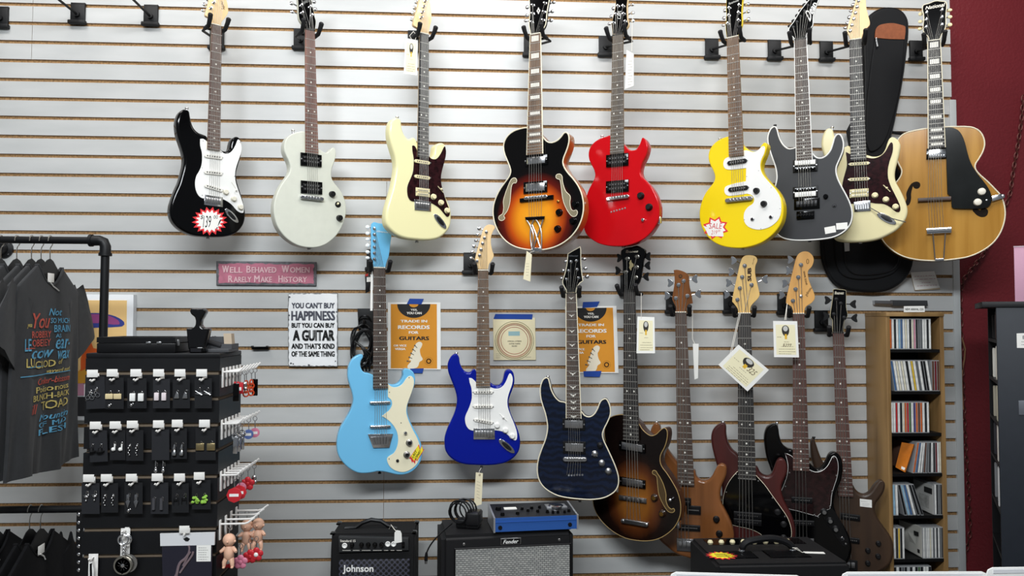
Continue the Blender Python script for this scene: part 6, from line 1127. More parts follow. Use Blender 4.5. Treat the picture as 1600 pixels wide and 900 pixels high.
for x in (517.5, 646.5):
    c = f.L(x, 835, 0.0); b = nb(); add_box(b, c[0]-0.009, c[0]+0.009, 0.020, 0.05, zf-0.004, zf+0.003, 0.003); obj('corner_cap', b, BLACKGLOSS, g)
    b = nb(); add_box(b, c[0]-0.009, c[0]+0.009, 0.15, 0.188, zf-0.004, zf+0.003, 0.003); obj('corner_cap', b, BLACKGLOSS, g)
ft = Frame(621, 850, YJ-0.006); t_ = ft.root('price_tag', 'blank white tag tied to the practice amplifier handle', 'tag'); plate(ft, 'card', [(616.5, 832), (620, 828.5), (625.5, 829.5), (627.5, 834), (628, 847), (616, 849)], -0.001, 0.0005, PAPER, t_, 0)
b = nb(); add_tube(b, [(lambda w: (w[0], d_, w[1]))(ft.L(x, y, d_)) for x, y, d_ in ((608, 826.5, 0.066), (611, 820, 0.05), (616, 827, 0.01), (620.5, 831, -0.001))], 0.0013, 5); obj('string', b, STRINGW, t_)
# tube combo with silver grille
YA = -0.44; f = Frame(795, 900, YA, -6.0); f.o.z = ZP; g = f.root('tube_amplifier', 'black combo amplifier with silver grille and small script badge', 'amplifier')
w0 = f.L(690, 860)[0]; w1 = f.L(897, 860)[0]; zt = f.L(790, 834)[1]
b = nb(); prof = [(0.0, 0.0), (0.0, zt-0.11), (0.030, zt), (0.235, zt), (0.235, 0.0)]; prof = [(0.0, 0.0), (0.0, zt), (0.235, zt), (0.235, 0.0)]
n = len(prof); A = [b.verts.new((w0, y, z)) for y, z in prof]; B = [b.verts.new((w1, y, z)) for y, z in prof]; b.faces.new(A); b.faces.new(B[::-1])
for i in range(n): b.faces.new((A[i], A[(i+1) % n], B[(i+1) % n], B[i]))
bmesh.ops.bevel(b, geom=[e for e in b.edges], offset=0.016, segments=3, affect='EDGES'); obj('cabinet', b, TOLEX, g)
def weave():
    m, nt, bb = newmat('silver_grille_cloth'); tc = nt.nodes.new('ShaderNodeTexCoord'); mp = nt.nodes.new('ShaderNodeMapping'); mp.inputs['Rotation'].default_value = (math.radians(90), 0, 0); nt.links.new(tc.outputs['Object'], mp.inputs[0])
    br = nt.nodes.new('ShaderNodeTexBrick'); br.inputs['Scale'].default_value = 36; br.inputs['Mortar Size'].default_value = 0.032; br.inputs['Color1'].default_value = lin('b5b5b0'); br.inputs['Color2'].default_value = lin('9a9b98'); br.inputs['Mortar'].default_value = lin('3d3e40'); br.inputs['Brick Width'].default_value = 0.5; br.inputs['Row Height'].default_value = 0.25
    nt.links.new(mp.outputs[0], br.inputs['Vector']); nt.links.new(br.outputs['Color'], bb.inputs['Base Color']); bb.inputs['Roughness'].default_value = 0.55; return m
a = f.L(712, 858.5, -0.003); c = f.L(890, 851, -0.003); zb_ = 0.05; P0 = f.L(712, 858.5, -0.003); P1 = f.L(890, 851, -0.003)
b = nb(); add_prism(b, [(P0[0], zb_), (P1[0], zb_), (P1[0], (P0[1]+P1[1])/2), (P0[0], (P0[1]+P1[1])/2)], -0.003, 0.004); gc = obj('grille_cloth', b, weave(), g)
b = nb(); z_ = (P0[1]+P1[1])/2; add_tube(b, [(P0[0]-0.003, -0.004, zb_), (P0[0]-0.003, -0.004, z_+0.003), (P1[0]+0.003, -0.004, z_+0.003), (P1[0]+0.003, -0.004, zb_)], 0.0032, 6); obj('grille_edge', b, BLACK, gc)
bd = plate(f, 'badge', [(782.5, 841.5), (814, 840), (814, 850.5), (782.5, 852)], -0.003, 0.001, STEEL, g, 0.0008); plate(f, 'badge_face', [(783.5, 842.5), (813, 841.2), (813, 849.5), (783.5, 851)], -0.0036, -0.002, BLACK, bd)
b = nb(); add_text(b, f, 'Fender', ((786, 844), (810, 842.5), (810.5, 848.5), (786, 850)), -0.004, 0.01, 0.35); obj('lettering', b, WHITE, bd)
for c in ((725, 850.5), (874, 843.5)): screw(f, c, g, -0.001, 0.005)
ztA = zt; FA = f
# blue recording unit on the combo
YB = YA+0.012; f = Frame(838, 829, YB, -6.0); f.o.z = ZP+ztA+0.001; g = f.root('multitrack_recorder', 'blue and black tabletop recorder lying on the silver grille amplifier', 'recorder')
x0_ = f.L(771, 820)[0]; x1_ = f.L(903.5, 820)[0]; H1 = f.L(836, 807)[1]; D_ = 0.15
b = nb(); 
def wedge(b, xa, xb, y0, y1, zb0, z0, z1, mi=0): add_hexa(b, [(xa, y0, zb0), (xb, y0, zb0), (xb, y1, zb0), (xa, y1, zb0)], [(xa, y0, z0), (xb, y0, z0), (xb, y1, z1), (xa, y1, z1)], mi)
wedge(b, x0_+0.006, x1_-0.006, 0.002, D_, 0.006, H1-0.002, H1+0.012); obj('body', b, M('recorder_black', '1b1c20', 0.45), g)
b = nb(); wedge(b, x0_+0.006, x1_-0.006, -0.002, 0.002, 0.006, H1-0.001, H1-0.001); add_box(b, x0_+0.006, x1_-0.006, -0.004, 0.0, H1*0.70, H1*0.74); obj('front_panel', b, M('anodised_blue', '3466b8', 0.4, 0.4), g)
for xa, xb in ((x0_, x0_+0.006), (x1_-0.006, x1_)): b = nb(); wedge(b, xa, xb, -0.004, D_, 0.004, H1+0.001, H1+0.015); obj('end_cheek', b, M('silver_plastic', 'b9bbbf', 0.35, 0.7), g)
for x in (781.5, 890.5): c = f.L(x, 824.5 if x < 800 else 819.5, -0.002); b = nb(); add_lathe(b, (c[0], -0.002, c[1]), [(0.0075, 0), (0.007, 0.003), (0.003, 0.004), (0, 0.002)], 'y', 12); obj('rubber_stud', b, BLACK, g)
for x in (x0_+0.03, x1_-0.03):
    for y in (0.02, D_-0.02): b = nb(); add_cyl(b, (x, y, 0.0), (x, y, 0.0065), 0.008); obj('foot', b, BLACK, g)
ztop = lambda y: H1-0.002+0.014*y/D_
rr = random.Random(3)
W_ = x1_-x0_
for i, (u, y, r) in enumerate(((0.12, 0.03, 0.008), (0.10, 0.09, 0.012), (0.30, 0.035, 0.007), (0.38, 0.08, 0.006), (0.44, 0.06, 0.006), (0.50, 0.085, 0.006), (0.55, 0.05, 0.006), (0.60, 0.09, 0.006), (0.66, 0.04, 0.006), (0.72, 0.03, 0.005), (0.78, 0.03, 0.005), (0.86, 0.03, 0.005), (0.92, 0.04, 0.006))):
    b = nb(); add_lathe(b, (x0_+u*W_, y, ztop(y)), [(r, 0), (r*0.9, 0.006), (r*0.8, 0.009), (0, 0.0095)], 'z', 12); obj('knob', b, BLACKGLOSS, g)
b = nb(); add_lathe(b, (x0_+0.80*W_, 0.095, ztop(0.095)), [(0.028, 0), (0.028, 0.006), (0.024, 0.009), (0.010, 0.007), (0, 0.007)], 'z', 22); obj('jog_wheel', b, CHROME, g)
b = nb(); add_box(b, x0_+0.68*W_, x0_+0.93*W_, 0.075, 0.125, ztop(0.1)-0.004, ztop(0.125)+0.002, 0.001); obj('wheel_surround', b, M('silver_plastic', 'b9bbbf', 0.35, 0.7), g)
b = nb(); add_box(b, x0_+0.17*W_, x0_+0.32*W_, 0.085, 0.108, ztop(0.1)-0.002, ztop(0.108)+0.0012); obj('white_label', b, PAPER, g)
# power adaptor and its cable
f = Frame(741, 829, -0.36, 12); f.o.z = ZP+ztA+0.001; g = f.root('power_adaptor', 'black power adaptor with wrapped cable on the silver grille amplifier', 'adaptor')
a = f.L(729, 800); c = f.L(749.5, 829); b = nb(); add_box(b, a[0], c[0]+0.004, -0.03, 0.04, 0.012, a[1]+0.004, 0.006); obj('housing', b, M('adaptor_black', '19191b', 0.35), g)
b = nb(); add_box(b, a[0]-0.035, a[0]+0.001, -0.02, 0.025, 0.0, 0.03, 0.004); add_box(b, a[0], c[0], -0.022, 0.03, 0.0, 0.013, 0.003); obj('plug_body', b, BLACK, g)
b = nb()
for k in range(7):
    cx_, cz_ = a[0]-0.025+0.004*k, 0.055; rx, rz = 0.030+0.004*(k % 3), 0.036+0.004*((k*2) % 3); y0 = -0.03+0.010*k; t0 = 0.5-0.06*k
    P = [(cx_+rx*math.cos(s_)*math.cos(t0)-rz*math.sin(s_)*math.sin(t0), y0+0.004*math.sin(2*s_), cz_+rx*math.cos(s_)*math.sin(t0)+rz*math.sin(s_)*math.cos(t0)) for s_ in [2*math.pi*j/18 for j in range(18)]]
    add_tube(b, P, 0.0028, 6, False, 0, True)
obj('cable_loops', b, BLACK, g)
b = nb(); P = [f.L(x, y, -0.02) for x, y in ((706, 818), (697, 824), (689, 832), (682, 842), (678, 851))]; P = spline(P, 4, False); add_tube(b, [(x, -0.02-0.10*min(1, i/6), z) for i, (x, z) in enumerate(P)], 0.0026, 6); obj('cable', b, BLACK, g)
b = nb(); x, z = P[-1]; add_tube(b, [(x, -0.12, z+0.002), (x-0.001, -0.12, z-0.008), (x-0.002, -0.12, z-0.026)], [0.004, 0.0055, 0.006], 8); add_tube(b, [(x-0.002, -0.12, z-0.026), (x-0.002, -0.12, z-0.036)], 0.0042, 8, True, 1); obj('barrel_plug', b, [BLACK, STEEL], g)
# large amplifier in the right foreground
YG = -0.66; f = Frame(1225, 900, YG); f.o.z = ZP; g = f.root('large_amplifier', 'large black amplifier in front of the basses with top carry handle', 'amplifier')
A_ = f.L(1121, 886); B_ = f.L(1329, 876); zt = (A_[1]+B_[1])/2; w0, w1 = A_[0], B_[0]; D_ = 0.31
b = nb(); add_box(b, w0, w1, 0, D_, 0, zt); bmesh.ops.bevel(b, geom=[e for e in b.edges], offset=0.010, segments=3, affect='EDGES'); obj('cabinet', b, TOLEX, g)
b = nb(); add_box(b, w0+0.04, w1-0.05, 0.215, 0.285, zt-0.006, zt+0.001); obj('control_recess', b, BLACKGLOSS, g)
for i in range(8):
    u = w0+0.055+i*0.040; b = nb(); add_lathe(b, (u, 0.245, zt+0.001), [(0.010, 0), (0.009, 0.004), (0.006, 0.008), (0, 0.009)], 'z', 12); obj('knob', b, M('ivory_chickenhead', 'e6dcb4', 0.4), g)
for a, c in ((0.05, 0.16), (0.20, 0.34)):
    o = nb(); add_box(o, w0+a, w0+c, 0.06, 0.14, zt-0.004, zt+0.0015); v_ = obj('vent', o, BLACKGLOSS, g)
    for k in range(6): o = nb(); add_box(o, w0+a+0.005, w0+c-0.005, 0.066+k*0.012, 0.070+k*0.012, zt+0.001, zt+0.003); obj('slat', o, BLACK, v_)
P = [f.L(x, y, 0.14) for x, y in ((1159, 858), (1163, 850), (1172, 845), (1200, 841), (1218, 843), (1232, 849), (1239, 856))]; P = spline(P, 4, False); b = nb(); add_tube(b, [(x, 0.14, max(z, zt+0.004)) for x, z in P], [0.009]+[0.012]*(len(P)-2)+[0.009], 8); obj('handle', b, M('handle_black', '1a1a1c', 0.35), g)
for x, z in (P[0], P[-1]): b = nb(); add_lathe(b, (x, 0.14, zt), [(0.013, 0), (0.011, 0.006), (0.006, 0.009), (0, 0.010)], 'z', 10); obj('handle_end', b, CHROME, g)
s_ = thing('price_sticker', 'yellow and red starburst price sticker lying on the large amplifier', 'sticker', f.o+Vector((w0+0.045, 0.09, zt+0.0015))); b = nb(); c2 = nb()
for bb, k_, z_ in ((b, 1.0, 0.0), (c2, 0.8, 0.0008)):
    V = []
    for i in range(28): a = math.pi*i/14; r_ = (0.050 if i % 2 == 0 else 0.036)*k_; V.append((r_*1.1*math.cos(a), r_*0.9*math.sin(a), z_))
    add_hexa(bb, V, [(x, y, z_+0.0007) for x, y, _ in V])
obj('star', b, M('sticker_red', 'e2343a', 0.7), s_); st = obj('yellow_face', c2, M('sticker_yellow', 'f4e436', 0.7), s_)
b = nb()
for k in range(4): add_box(b, -0.022, 0.020-0.004*k, -0.015+0.009*k, -0.012+0.009*k, 0.0015, 0.0018)
obj('writing', b, INK, st)
t_ = thing('price_tag', 'white tag with string lying on the large amplifier by the handle', 'tag', f.o+Vector((w1-0.115, 0.105, zt+0.001))); b = nb(); add_hexa(b, [(0, 0, 0), (0.075, -0.012, 0), (0.078, 0.008, 0), (0.004, 0.016, 0)], [(0, 0, 0.001), (0.075, -0.012, 0.001), (0.078, 0.008, 0.001), (0.004, 0.016, 0.001)]); obj('card', b, PAPER, t_)
b = nb(); add_tube(b, [(0.002, 0.008, 0.001), (-0.015, 0.004, 0.016), (-0.026, 0.016, 0.014), (-0.012, 0.018, 0.008), (0.0, 0.010, 0.002)], 0.0013, 5); obj('string', b, STRINGW, t_)
# white divider cards at the bottom of the photo
YD = -1.45
def divider(px0, px1, py0, py1, label, Y):
    f = Frame((px0+px1)/2, 905, Y); z0 = f.o.z; g = f.root('divider_card', label, 'divider', 'white record dividers'); f2 = f
    h = 0.20; A0 = f.L(px0, py0); A1 = f.L(px1, py1); r_ = 0.015; B0 = -0.2
    pts = [(A0[0], B0), (A1[0], B0), (A1[0], A1[1]-r_), (A1[0]-r_*0.3, A1[1]-r_*0.3), (A1[0]-r_, A1[1]), (A0[0]+r_, A0[1]), (A0[0]+r_*0.3, A0[1]-r_*0.3), (A0[0], A0[1]-r_)]
    b = nb(); add_prism(b, pts, 0, 0.003, 0.0008); obj('sheet', b, WHITE, g); b = nb(); add_prism(b, [(A0[0]+r_, A0[1]-0.012), (A1[0]-r_, A1[1]-0.012), (A1[0]-r_, A1[1]-0.004), (A0[0]+r_, A0[1]-0.004)], -0.0012, 0.001); obj('top_fold', b, M('white_fold', 'e2e3e6', 0.5), g)
    return f.o.z-0.2
zb_ = divider(1046, 1256, 894, 899, 'white divider card tip in front of the large amplifier, left of three', YD)
divider(1314, 1545, 894, 893, 'white divider card tip in front of the brown bass, middle of three', YD-0.05)
divider(1541, 1680, 887, 885, 'white divider card tip at the bottom right corner of the photo', YD-0.10)
c = onY(1300, 905, YD); g = thing('record_bin', 'black record bin holding the white divider cards', 'bin', (c.x, YD-0.06, 0.0)); b = nb(); zz = zb_-0.004
add_box(b, -0.40, 0.60, -0.30, 0.20, zz-0.02, zz-0.002); add_box(b, -0.40, -0.385, -0.30, 0.20, zz-0.02, zz+0.1); add_box(b, 0.585, 0.60, -0.30, 0.20, zz-0.02, zz+0.1); obj('tray', b, BLACK, g)
for x in (-0.38, 0.56):
    for y in (-0.28, 0.16): b = nb(); add_box(b, x, x+0.02, y, y+0.02, 0, zz-0.02); obj('leg', b, BLACK, g)
# ================================================================== earring tower
TB = M('tower_black', '0f1013', 0.5, noise=(20, 0.2)); TAN = M('groove_tan', '6f6253', 0.9); HOOKW = M('hook_white', 'eceae6', 0.4)
YT = -0.85; YTB = -0.64; fl = onY(130.5, 700, YT); fr_ = onY(341.5, 700, YT); ztT = onY(240, 552, YT).z; W_ = fr_.x-fl.x; cxT = (fl.x+fr_.x)/2
g = thing('earring_tower', 'black slatted earring display tower standing beside the shirts', 'display', (cxT, (YT+YTB)/2, 0.0)); hw = W_/2; hd_ = (YTB-YT)/2
b = nb(); add_box(b, -hw+0.006, hw-0.006, -hd_+0.006, hd_-0.006, 0, ztT-0.01, 0, 1); add_box(b, -hw, hw, -hd_, hd_, ztT-0.014, ztT, 0.002)
gy = [582.7, 623, 664, 704, 745, 786, 827, 868]; gz = [onY(240, y, YT).z for y in gy]; P_ = (gz[0]-gz[-1])/7
edges = [ztT-0.014]+[x for z in gz for x in (z+0.0055, z-0.0055)]
zz = gz[-1]-P_
while zz > 0.05: edges += [zz+0.0055, zz-0.0055]; zz -= P_
edges += [0.0]
for i in range(0, len(edges)-1, 2): add_box(b, -hw, hw, -hd_, hd_, edges[i+1], edges[i])
obj('slatted_body', b, [TB, TAN], g)
def TP(px, py, Y=YT): return onY(px, py, Y)
NF = Frame(240, 700, YT)
def peg(name, label, base, tip, hooklen=True, w=0.024, h=0.024, group='white display hooks', vert=None, flat_label=True):
    g = thing(name, label, 'hook', base, 0, group); t = tip-base
    b = nb(); 
    if abs(t.x) > abs(t.y): add_box(b, -0.001, 0.003, -0.0065, 0.0065, -0.045, 0.012, 0.0006)
    else: add_box(b, -0.010, 0.010, -0.003, 0.001, -0.012, 0.008, 0.001)
    obj('back_plate', b, HOOKW, g); b = nb(); up = t+Vector((0.004, 0, 0.016)); add_tube(b, [Vector((0, 0, 0)), t*0.75, t*0.86+Vector((0, 0, 0.003)), up], 0.0030, 6); obj('rod', b, HOOKW, g)
    return g
CARD = M('earring_card', '17181b', 0.75); CARD2 = M('earring_card_grey', '222327', 0.7)
SILV = M('silver_metal', 'cfcfd0', 0.25, 1.0); GOLDM = M('pale_gold', 'cdb98a', 0.3, 1.0)
FT = Frame(240, 700, YT-0.022)
def earring(kind, f, c, g, k):
    """one earring: wire and charm; c in pixels, the charm's centre"""
    t = c; x, z = f.L(c[0], c[1], -0.002); y = -0.004; b = nb()
    wt = f.L(c[0]+0.5, c[1]-9, -0.002)
    add_tube(b, [(x+0.004, y+0.002, wt[1]-0.012), (x+0.005, y, wt[1]-0.002), (x+0.002, y, wt[1]), (x, y, wt[1]-0.005), (x, y, z+0.008)], 0.0008, 4)
    o = obj('earring', b, SILV, g); b = nb(); m = SILV
    if kind == 'scissors':
        for s in (-1, 1): add_tube(b, [(x+s*0.006+0.0055*math.cos(a), y, z-0.006+0.0055*math.sin(a)) for a in [2*math.pi*j/12 for j in range(12)]], 0.0013, 5, False, 0, True); add_tube(b, [(x+s*0.005, y, z), (x-s*0.004, y-0.001, z+0.012)], 0.0013, 5)
    elif kind == 'plate': add_box(b, x-0.0105, x+0.0105, y-0.002, y+0.002, z-0.008, z+0.007, 0.001); m = M('tan_charm', 'd9c79a', 0.5)
    elif kind == 'white': add_box(b, x-0.0075, x+0.0075, y-0.003, y+0.003, z-0.012, z+0.010, 0.001); m = WHITE
    elif kind == 'narrow': add_box(b, x-0.0062, x+0.0062, y-0.003, y+0.003, z-0.012, z+0.010, 0.001); m = M('pink_white', 'e4d9dc', 0.5)
    elif kind == 'sail':
        add_prism(b, [(x-0.007, z-0.008), (x+0.007, z-0.008), (x+0.006, z+0.002), (x, z+0.012), (x-0.004, z+0.002)], y-0.002, y+0.002, 0.0005)
    elif kind == 'plane':
        add_tube(b, [(x-0.009, y, z+0.006), (x+0.010, y, z-0.006)], [0.001, 0.003], 6); add_prism(b, [(x-0.010, z-0.002), (x+0.004, z+0.003), (x+0.012, z+0.002), (x+0.003, z-0.005)], y-0.001, y+0.001)
    elif kind == 'hat': add_lathe(b, (x, y, z-0.006), [(0.012, 0), (0.012, 0.002), (0.006, 0.003), (0.005, 0.010), (0, 0.011)], 'z', 12); m = DARKMETAL
    elif kind == 'bud': add_ball(b, (x-0.002, y, z-0.005), 0.0055); add_tube(b, [(x+0.002, y, z+0.010), (x+0.002, y, z-0.008)], 0.002, 6); m = WHITE
    elif kind == 'drop':
        for j in range(5): add_ball(b, (x+0.0015*(-1)**j, y, z+0.010-0.0065*j), 0.0032-0.0002*j, u=8, v=5)
    elif kind == 'bottle': add_lathe(b, (x, y, z-0.020), [(0.006, 0), (0.007, 0.006), (0.003, 0.014), (0.005, 0.018), (0.002, 0.030), (0, 0.031)], 'z', 8)
    elif kind == 'guitar': add_tube(b, [(x, y, z+0.020), (x, y, z-0.004)], 0.0013, 6); add_ball(b, (x, y, z-0.008), 0.006, 0.8, 0.4, 1, 8, 6); add_ball(b, (x, y, z-0.001), 0.004, 0.9, 0.4, 1, 8, 6)
    elif kind == 'square': add_box(b, x-0.0115, x+0.0115, y-0.002, y+0.002, z-0.010, z+0.010, 0.001); m = GOLDM
    elif kind == 'bird': add_ball(b, (x, y, z), 0.005, 1.3, 0.6, 0.7, 8, 6); add_ball(b, (x+0.006, y, z+0.004), 0.003, u=8, v=5); add_ball(b, (x, y, z-0.011), 0.003, u=8, v=5); add_tube(b, [(x, y, z), (x, y, z-0.010)], 0.001, 4); add_prism(b, [(x-0.010, z+0.003), (x, z+0.003), (x+0.006, z+0.008)], y-0.001, y+0.001)
    elif kind == 'tube': add_cyl(b, (x, y, z-0.020), (x, y, z+0.012), 0.0045, None, 8); m = M('dark_glass', '4a4a4e', 0.2)
    elif kind == 'spider':
        add_ball(b, (x, y, z), 0.004, 1, 0.7, 1.4, 8, 6)
        for s in (-1, 1):
            for j in range(4): add_tube(b, [(x, y, z), (x+s*0.006, y, z+0.004-0.003*j), (x+s*0.007, y, z-0.006-0.003*j)], 0.0007, 4)
        m = DARKMETAL
    elif kind == 'leaf':
        rr2 = random.Random(k)
        for j in range(9): add_ball(b, (x+rr2.uniform(-0.009, 0.009), y-rr2.uniform(0, 0.004), z+rr2.uniform(-0.010, 0.008)), 0.005, 1, 0.4, 0.8, 7, 5)
        m = M('green_charm', '8fbf4a', 0.5)
    elif kind == 'gem':
        add_box(b, x-0.004, x+0.004, y-0.002, y+0.002, z-0.004, z+0.012, 0.001); add_prism(b, [(x-0.006, z-0.008), (x, z-0.026), (x+0.006, z-0.008), (x, z+0.000)], y-0.002, y+0.002, 0.0006); m = M('smoky_silver', '8f9094', 0.2, 0.8)
    elif kind == 'locket': add_lathe(b, (x, y, z-0.004), [(0.006, 0), (0.006, 0.003), (0, 0.004)], 'y', 12); add_prism(b, [(x-0.005, z-0.008), (x+0.005, z-0.008), (x+0.003, z-0.030), (x, z-0.034), (x-0.003, z-0.030)], y-0.002, y+0.002, 0.0006); m = M('smoky_silver', '8f9094', 0.2, 0.8)
    obj('charm', b, m, o)
CARDS = [  # x0,x1,y0,y1 px ; hook px ; kind ; charm px pair ; label
 ((133.3, 163.3, 588, 638), (152, 585.5), 'scissors', ((141, 618), (150, 614)), 'black earring card with silver scissor earrings, top left of the tower'),
 ((164.5, 193.3, 590, 639), (182.5, 584.5), 'plate', ((171, 619), (184, 619)), 'black earring card with tan rectangular earrings in the top row'),
 ((199, 229, 591, 638), (219, 584.5), 'white', ((207.5, 620), (220.5, 620)), 'black earring card with white box earrings in the top row'),
 ((239, 265.5, 592, 638), (254, 584.5), 'narrow', ((245, 619), (256.5, 619)), 'black earring card with narrow pale earrings in the top row'),
 ((270, 296.7, 593, 638), (287, 584.5), 'sail', ((276.5, 618), (289.5, 618)), 'grey earring card with silver sail shaped earrings in the top row'),
 ((304, 331, 591, 638), (320.5, 584.5), 'plane', ((310.5, 614), (324, 614)), 'grey earring card with silver bird earrings, top right of the tower'),
 ((139, 167, 672, 721), (156.5, 665.5), 'hat', ((143.5, 702), (157, 702)), 'black earring card with dark hat shaped earrings in the second row'),
 ((171.5, 196, 672, 719), (187, 665), 'bud', ((178.5, 699), (189.5, 699)), 'black earring card with white earbud earrings in the second row'),
 ((197, 224, 672, 720), (213.5, 664), 'drop', ((202, 702), (213.5, 702)), 'black earring card with beaded silver drops in the second row'),
 ((237, 264.5, 671, 719), (253.8, 663.5), 'guitar', ((243.5, 731), (255, 731)), 'black earring card with long charms hanging below it in the second row'),
 ((267.5, 292, 669, 717), (282.8, 662.5), 'bottle', ((273, 700), (284.5, 700)), 'black earring card with slim silver guitar earrings in the second row'),
 ((305.5, 337, 669, 719), (324.8, 662.5), 'square', ((313, 698), (330, 698)), 'black earring card with square gold earrings in the second row'),
 ((127.5, 155.5, 755, 803), (146.2, 747), 'bird', ((135, 776), (148, 775)), 'black earring card with silver flying bird earrings in the third row'),
 ((158, 184.5, 755, 801), (173.5, 746.5), 'drop', ((163.5, 780), (176, 780)), 'black earring card with thin dangling chain earrings in the third row'),
 ((194.5, 222.8, 754, 803), (212, 746), 'gem', ((200.5, 779), (213, 779)), 'black earring card with silver spade earrings in the third row'),
 ((235.5, 263, 754, 803), (251.8, 745.5), 'tube', ((240.5, 785), (252.5, 785)), 'black earring card with dark glass tube earrings in the third row'),
 ((268.5, 295, 755, 801), (286.3, 745.5), 'spider', ((275.5, 780), (288, 779)), 'black earring card with dark spider earrings in the third row'),
 ((300, 329, 750, 796), (316.7, 743.5), 'leaf', ((306, 780), (318.5, 779)), 'black earring card with leafy green earrings in the third row')]
for i, ((x0, x1, y0, y1), (hx, hy), kind, ch, lb) in enumerate(CARDS):
    yb_ = YT-0.001; base = TP(hx, hy, yb_); tip = base+Vector((-0.006, -0.030, -0.010))
    hg = thing('label_hook', lb.replace('earring card with', 'card holder hook for').split(' hook for')[0].replace('black card holder', 'white flip label').replace('grey card holder', 'white flip label')+' hook holding the '+lb.split(' with ')[1].split(',')[0].split(' in the')[0].split(' hanging')[0], 'hook', base, 0, 'white label hooks on the earring tower')
    b = nb(); add_box(b, -0.015, 0.015, -0.030, -0.0285, -0.005, 0.016, 0.0005); obj('label_plate', b, HOOKW, hg)
    b = nb(); add_box(b, -0.006, 0.006, -0.003, 0.0, -0.014, 0.004, 0.0005); add_tube(b, [(0, 0, -0.012), (0, -0.020, -0.013), (-0.001, -0.030, -0.016), (-0.004, -0.034, -0.012)], 0.003, 6); add_tube(b, [(0, -0.001, 0.004), (0, -0.028, 0.010)], 0.0018, 5); obj('rod', b, HOOKW, hg)
    f = Frame((x0+x1)/2, y1, YT-0.016); c = f.root('earring_card', lb, 'earrings', 'earring cards on the tower')
    sl = 1.5 if i in (0, 6) else 0
    plate(f, 'card', [(x0, y0-sl), (x1, y0+sl*0.4), (x1+sl, y1), (x0+sl, y1+sl)], -0.0006, 0.0006, CARD if i % 3 else CARD2, c)
    for k, cc in enumerate(ch): earring(kind, f, cc, c, i*2+k)
    if i in (1, 2, 14):
        b = nb(); q_ = f.L(x0+6, y1-5, -0.002); add_ball(b, (q_[0], -0.003, q_[1]), 0.004, 1, 0.6, 1.2, 8, 6); add_ball(b, (q_[0]+0.005, -0.003, q_[1]+0.004), 0.003, 1, 0.6, 1, 8, 6); obj('clutch', b, SILV, c)
# keyring with round medallion, bagged necklace, small charm at lower left
base = TP(199, 827, YT-0.001); hg = thing('label_hook', 'white label hook holding the medallion keyring', 'hook', base, 0, 'white label hooks on the earring tower'); b = nb(); add_box(b, -0.006, 0.006, -0.003, 0.0, -0.012, 0.006, 0.0005); add_tube(b, [(0, 0, 0), (0, -0.03, -0.002), (0, -0.034, 0.004)], 0.003, 6); obj('rod', b, HOOKW, hg)
b = nb(); add_box(b, -0.013, 0.013, -0.012, -0.011, -0.075, 0.006, 0.0005); obj('label_plate', b, HOOKW, hg)
f = Frame(194, 897, YT-0.030); g = f.root('keyring', 'silver keyring with chain and round spoked medallion', 'keyring')
C = f.L(195, 843, 0); b = nb()
for s in (-1, 1): add_tube(b, [(C[0]+s*0.003+0.014*math.cos(a), s*0.003, C[1]+0.014*math.sin(a)) for a in [2*math.pi*j/18 for j in range(18)]], 0.0022, 6, False, 0, True)
obj('split_ring', b, CHROME, g)
for j in range(6):
    p = f.L(195-0.3*j, 852+j*2.6, 0); b = nb(); add_tube(b, [(p[0]+0.004*math.cos(a)*(1 if j % 2 else 0.4), 0.004*math.cos(a)*(0.3 if j % 2 else 0.9), p[1]+0.0055*math.sin(a)) for a in [2*math.pi*k/10 for k in range(10)]], 0.0012, 5, False, 0, True); obj('chain_link', b, SILV, g)
C = f.L(200, 880, 0.01); b = nb(); add_lathe(b, (C[0], 0.012, C[1]), [(0.026, 0), (0.026, 0.003), (0, 0.003)], 'y', 22); obj('rear_disc', b, SILV, g)
C = f.L(191.5, 884, 0); b = nb(); add_lathe(b, (C[0], 0.006, C[1]), [(0.026, 0), (0.027, 0.003), (0.025, 0.006), (0.021, 0.006), (0.020, 0.004), (0, 0.004)], 'y', 26); md = obj('medallion', b, M('aged_silver', 'a9a69c', 0.35, 0.9), g)
b = nb(); add_lathe(b, (C[0], 0.0018, C[1]), [(0.0165, 0), (0.0165, 0.0008), (0, 0.0009)], 'y', 22); o = obj('dark_inlay', b, DARKMETAL, md)
b = nb()
for k in range(10): a = 2*math.pi*k/10; add_tube(b, [(C[0]+0.006*math.cos(a), 0.0006, C[1]+0.006*math.sin(a)), (C[0]+0.015*math.cos(a), 0.0006, C[1]+0.015*math.sin(a))], 0.0008, 4)
add_lathe(b, (C[0], 0.001, C[1]), [(0.006, 0), (0.005, 0.002), (0, 0.003)], 'y', 12); obj('spokes', b, SILV, md)
f = Frame(292, 905, YT-0.020); base = TP(294, 827, YT-0.001); hg = thing('label_hook', 'white label hook holding the bagged necklace', 'hook', base, 0, 'white label hooks on the earring tower'); b = nb(); add_box(b, -0.014, 0.014, -0.031, -0.030, -0.003, 0.018, 0.0005); obj('label_plate', b, HOOKW, hg); b = nb(); add_box(b, -0.006, 0.006, -0.003, 0, -0.012, 0.004); add_tube(b, [(0, 0, -0.004), (0, -0.034, -0.006)], 0.003, 6); obj('rod', b, HOOKW, hg)
g = f.root('necklace_package', 'clear bag with dark card showing a silver hand, at tower bottom', 'jewellery')
q = ((250, 834), (335.5, 832), (333, 930), (252, 930)); plate(f, 'dark_card', qsub(q, 0.03, 0.19, 0.96, 1.0), -0.002, 0.002, M('indigo_card', '23222e', 0.5), g)
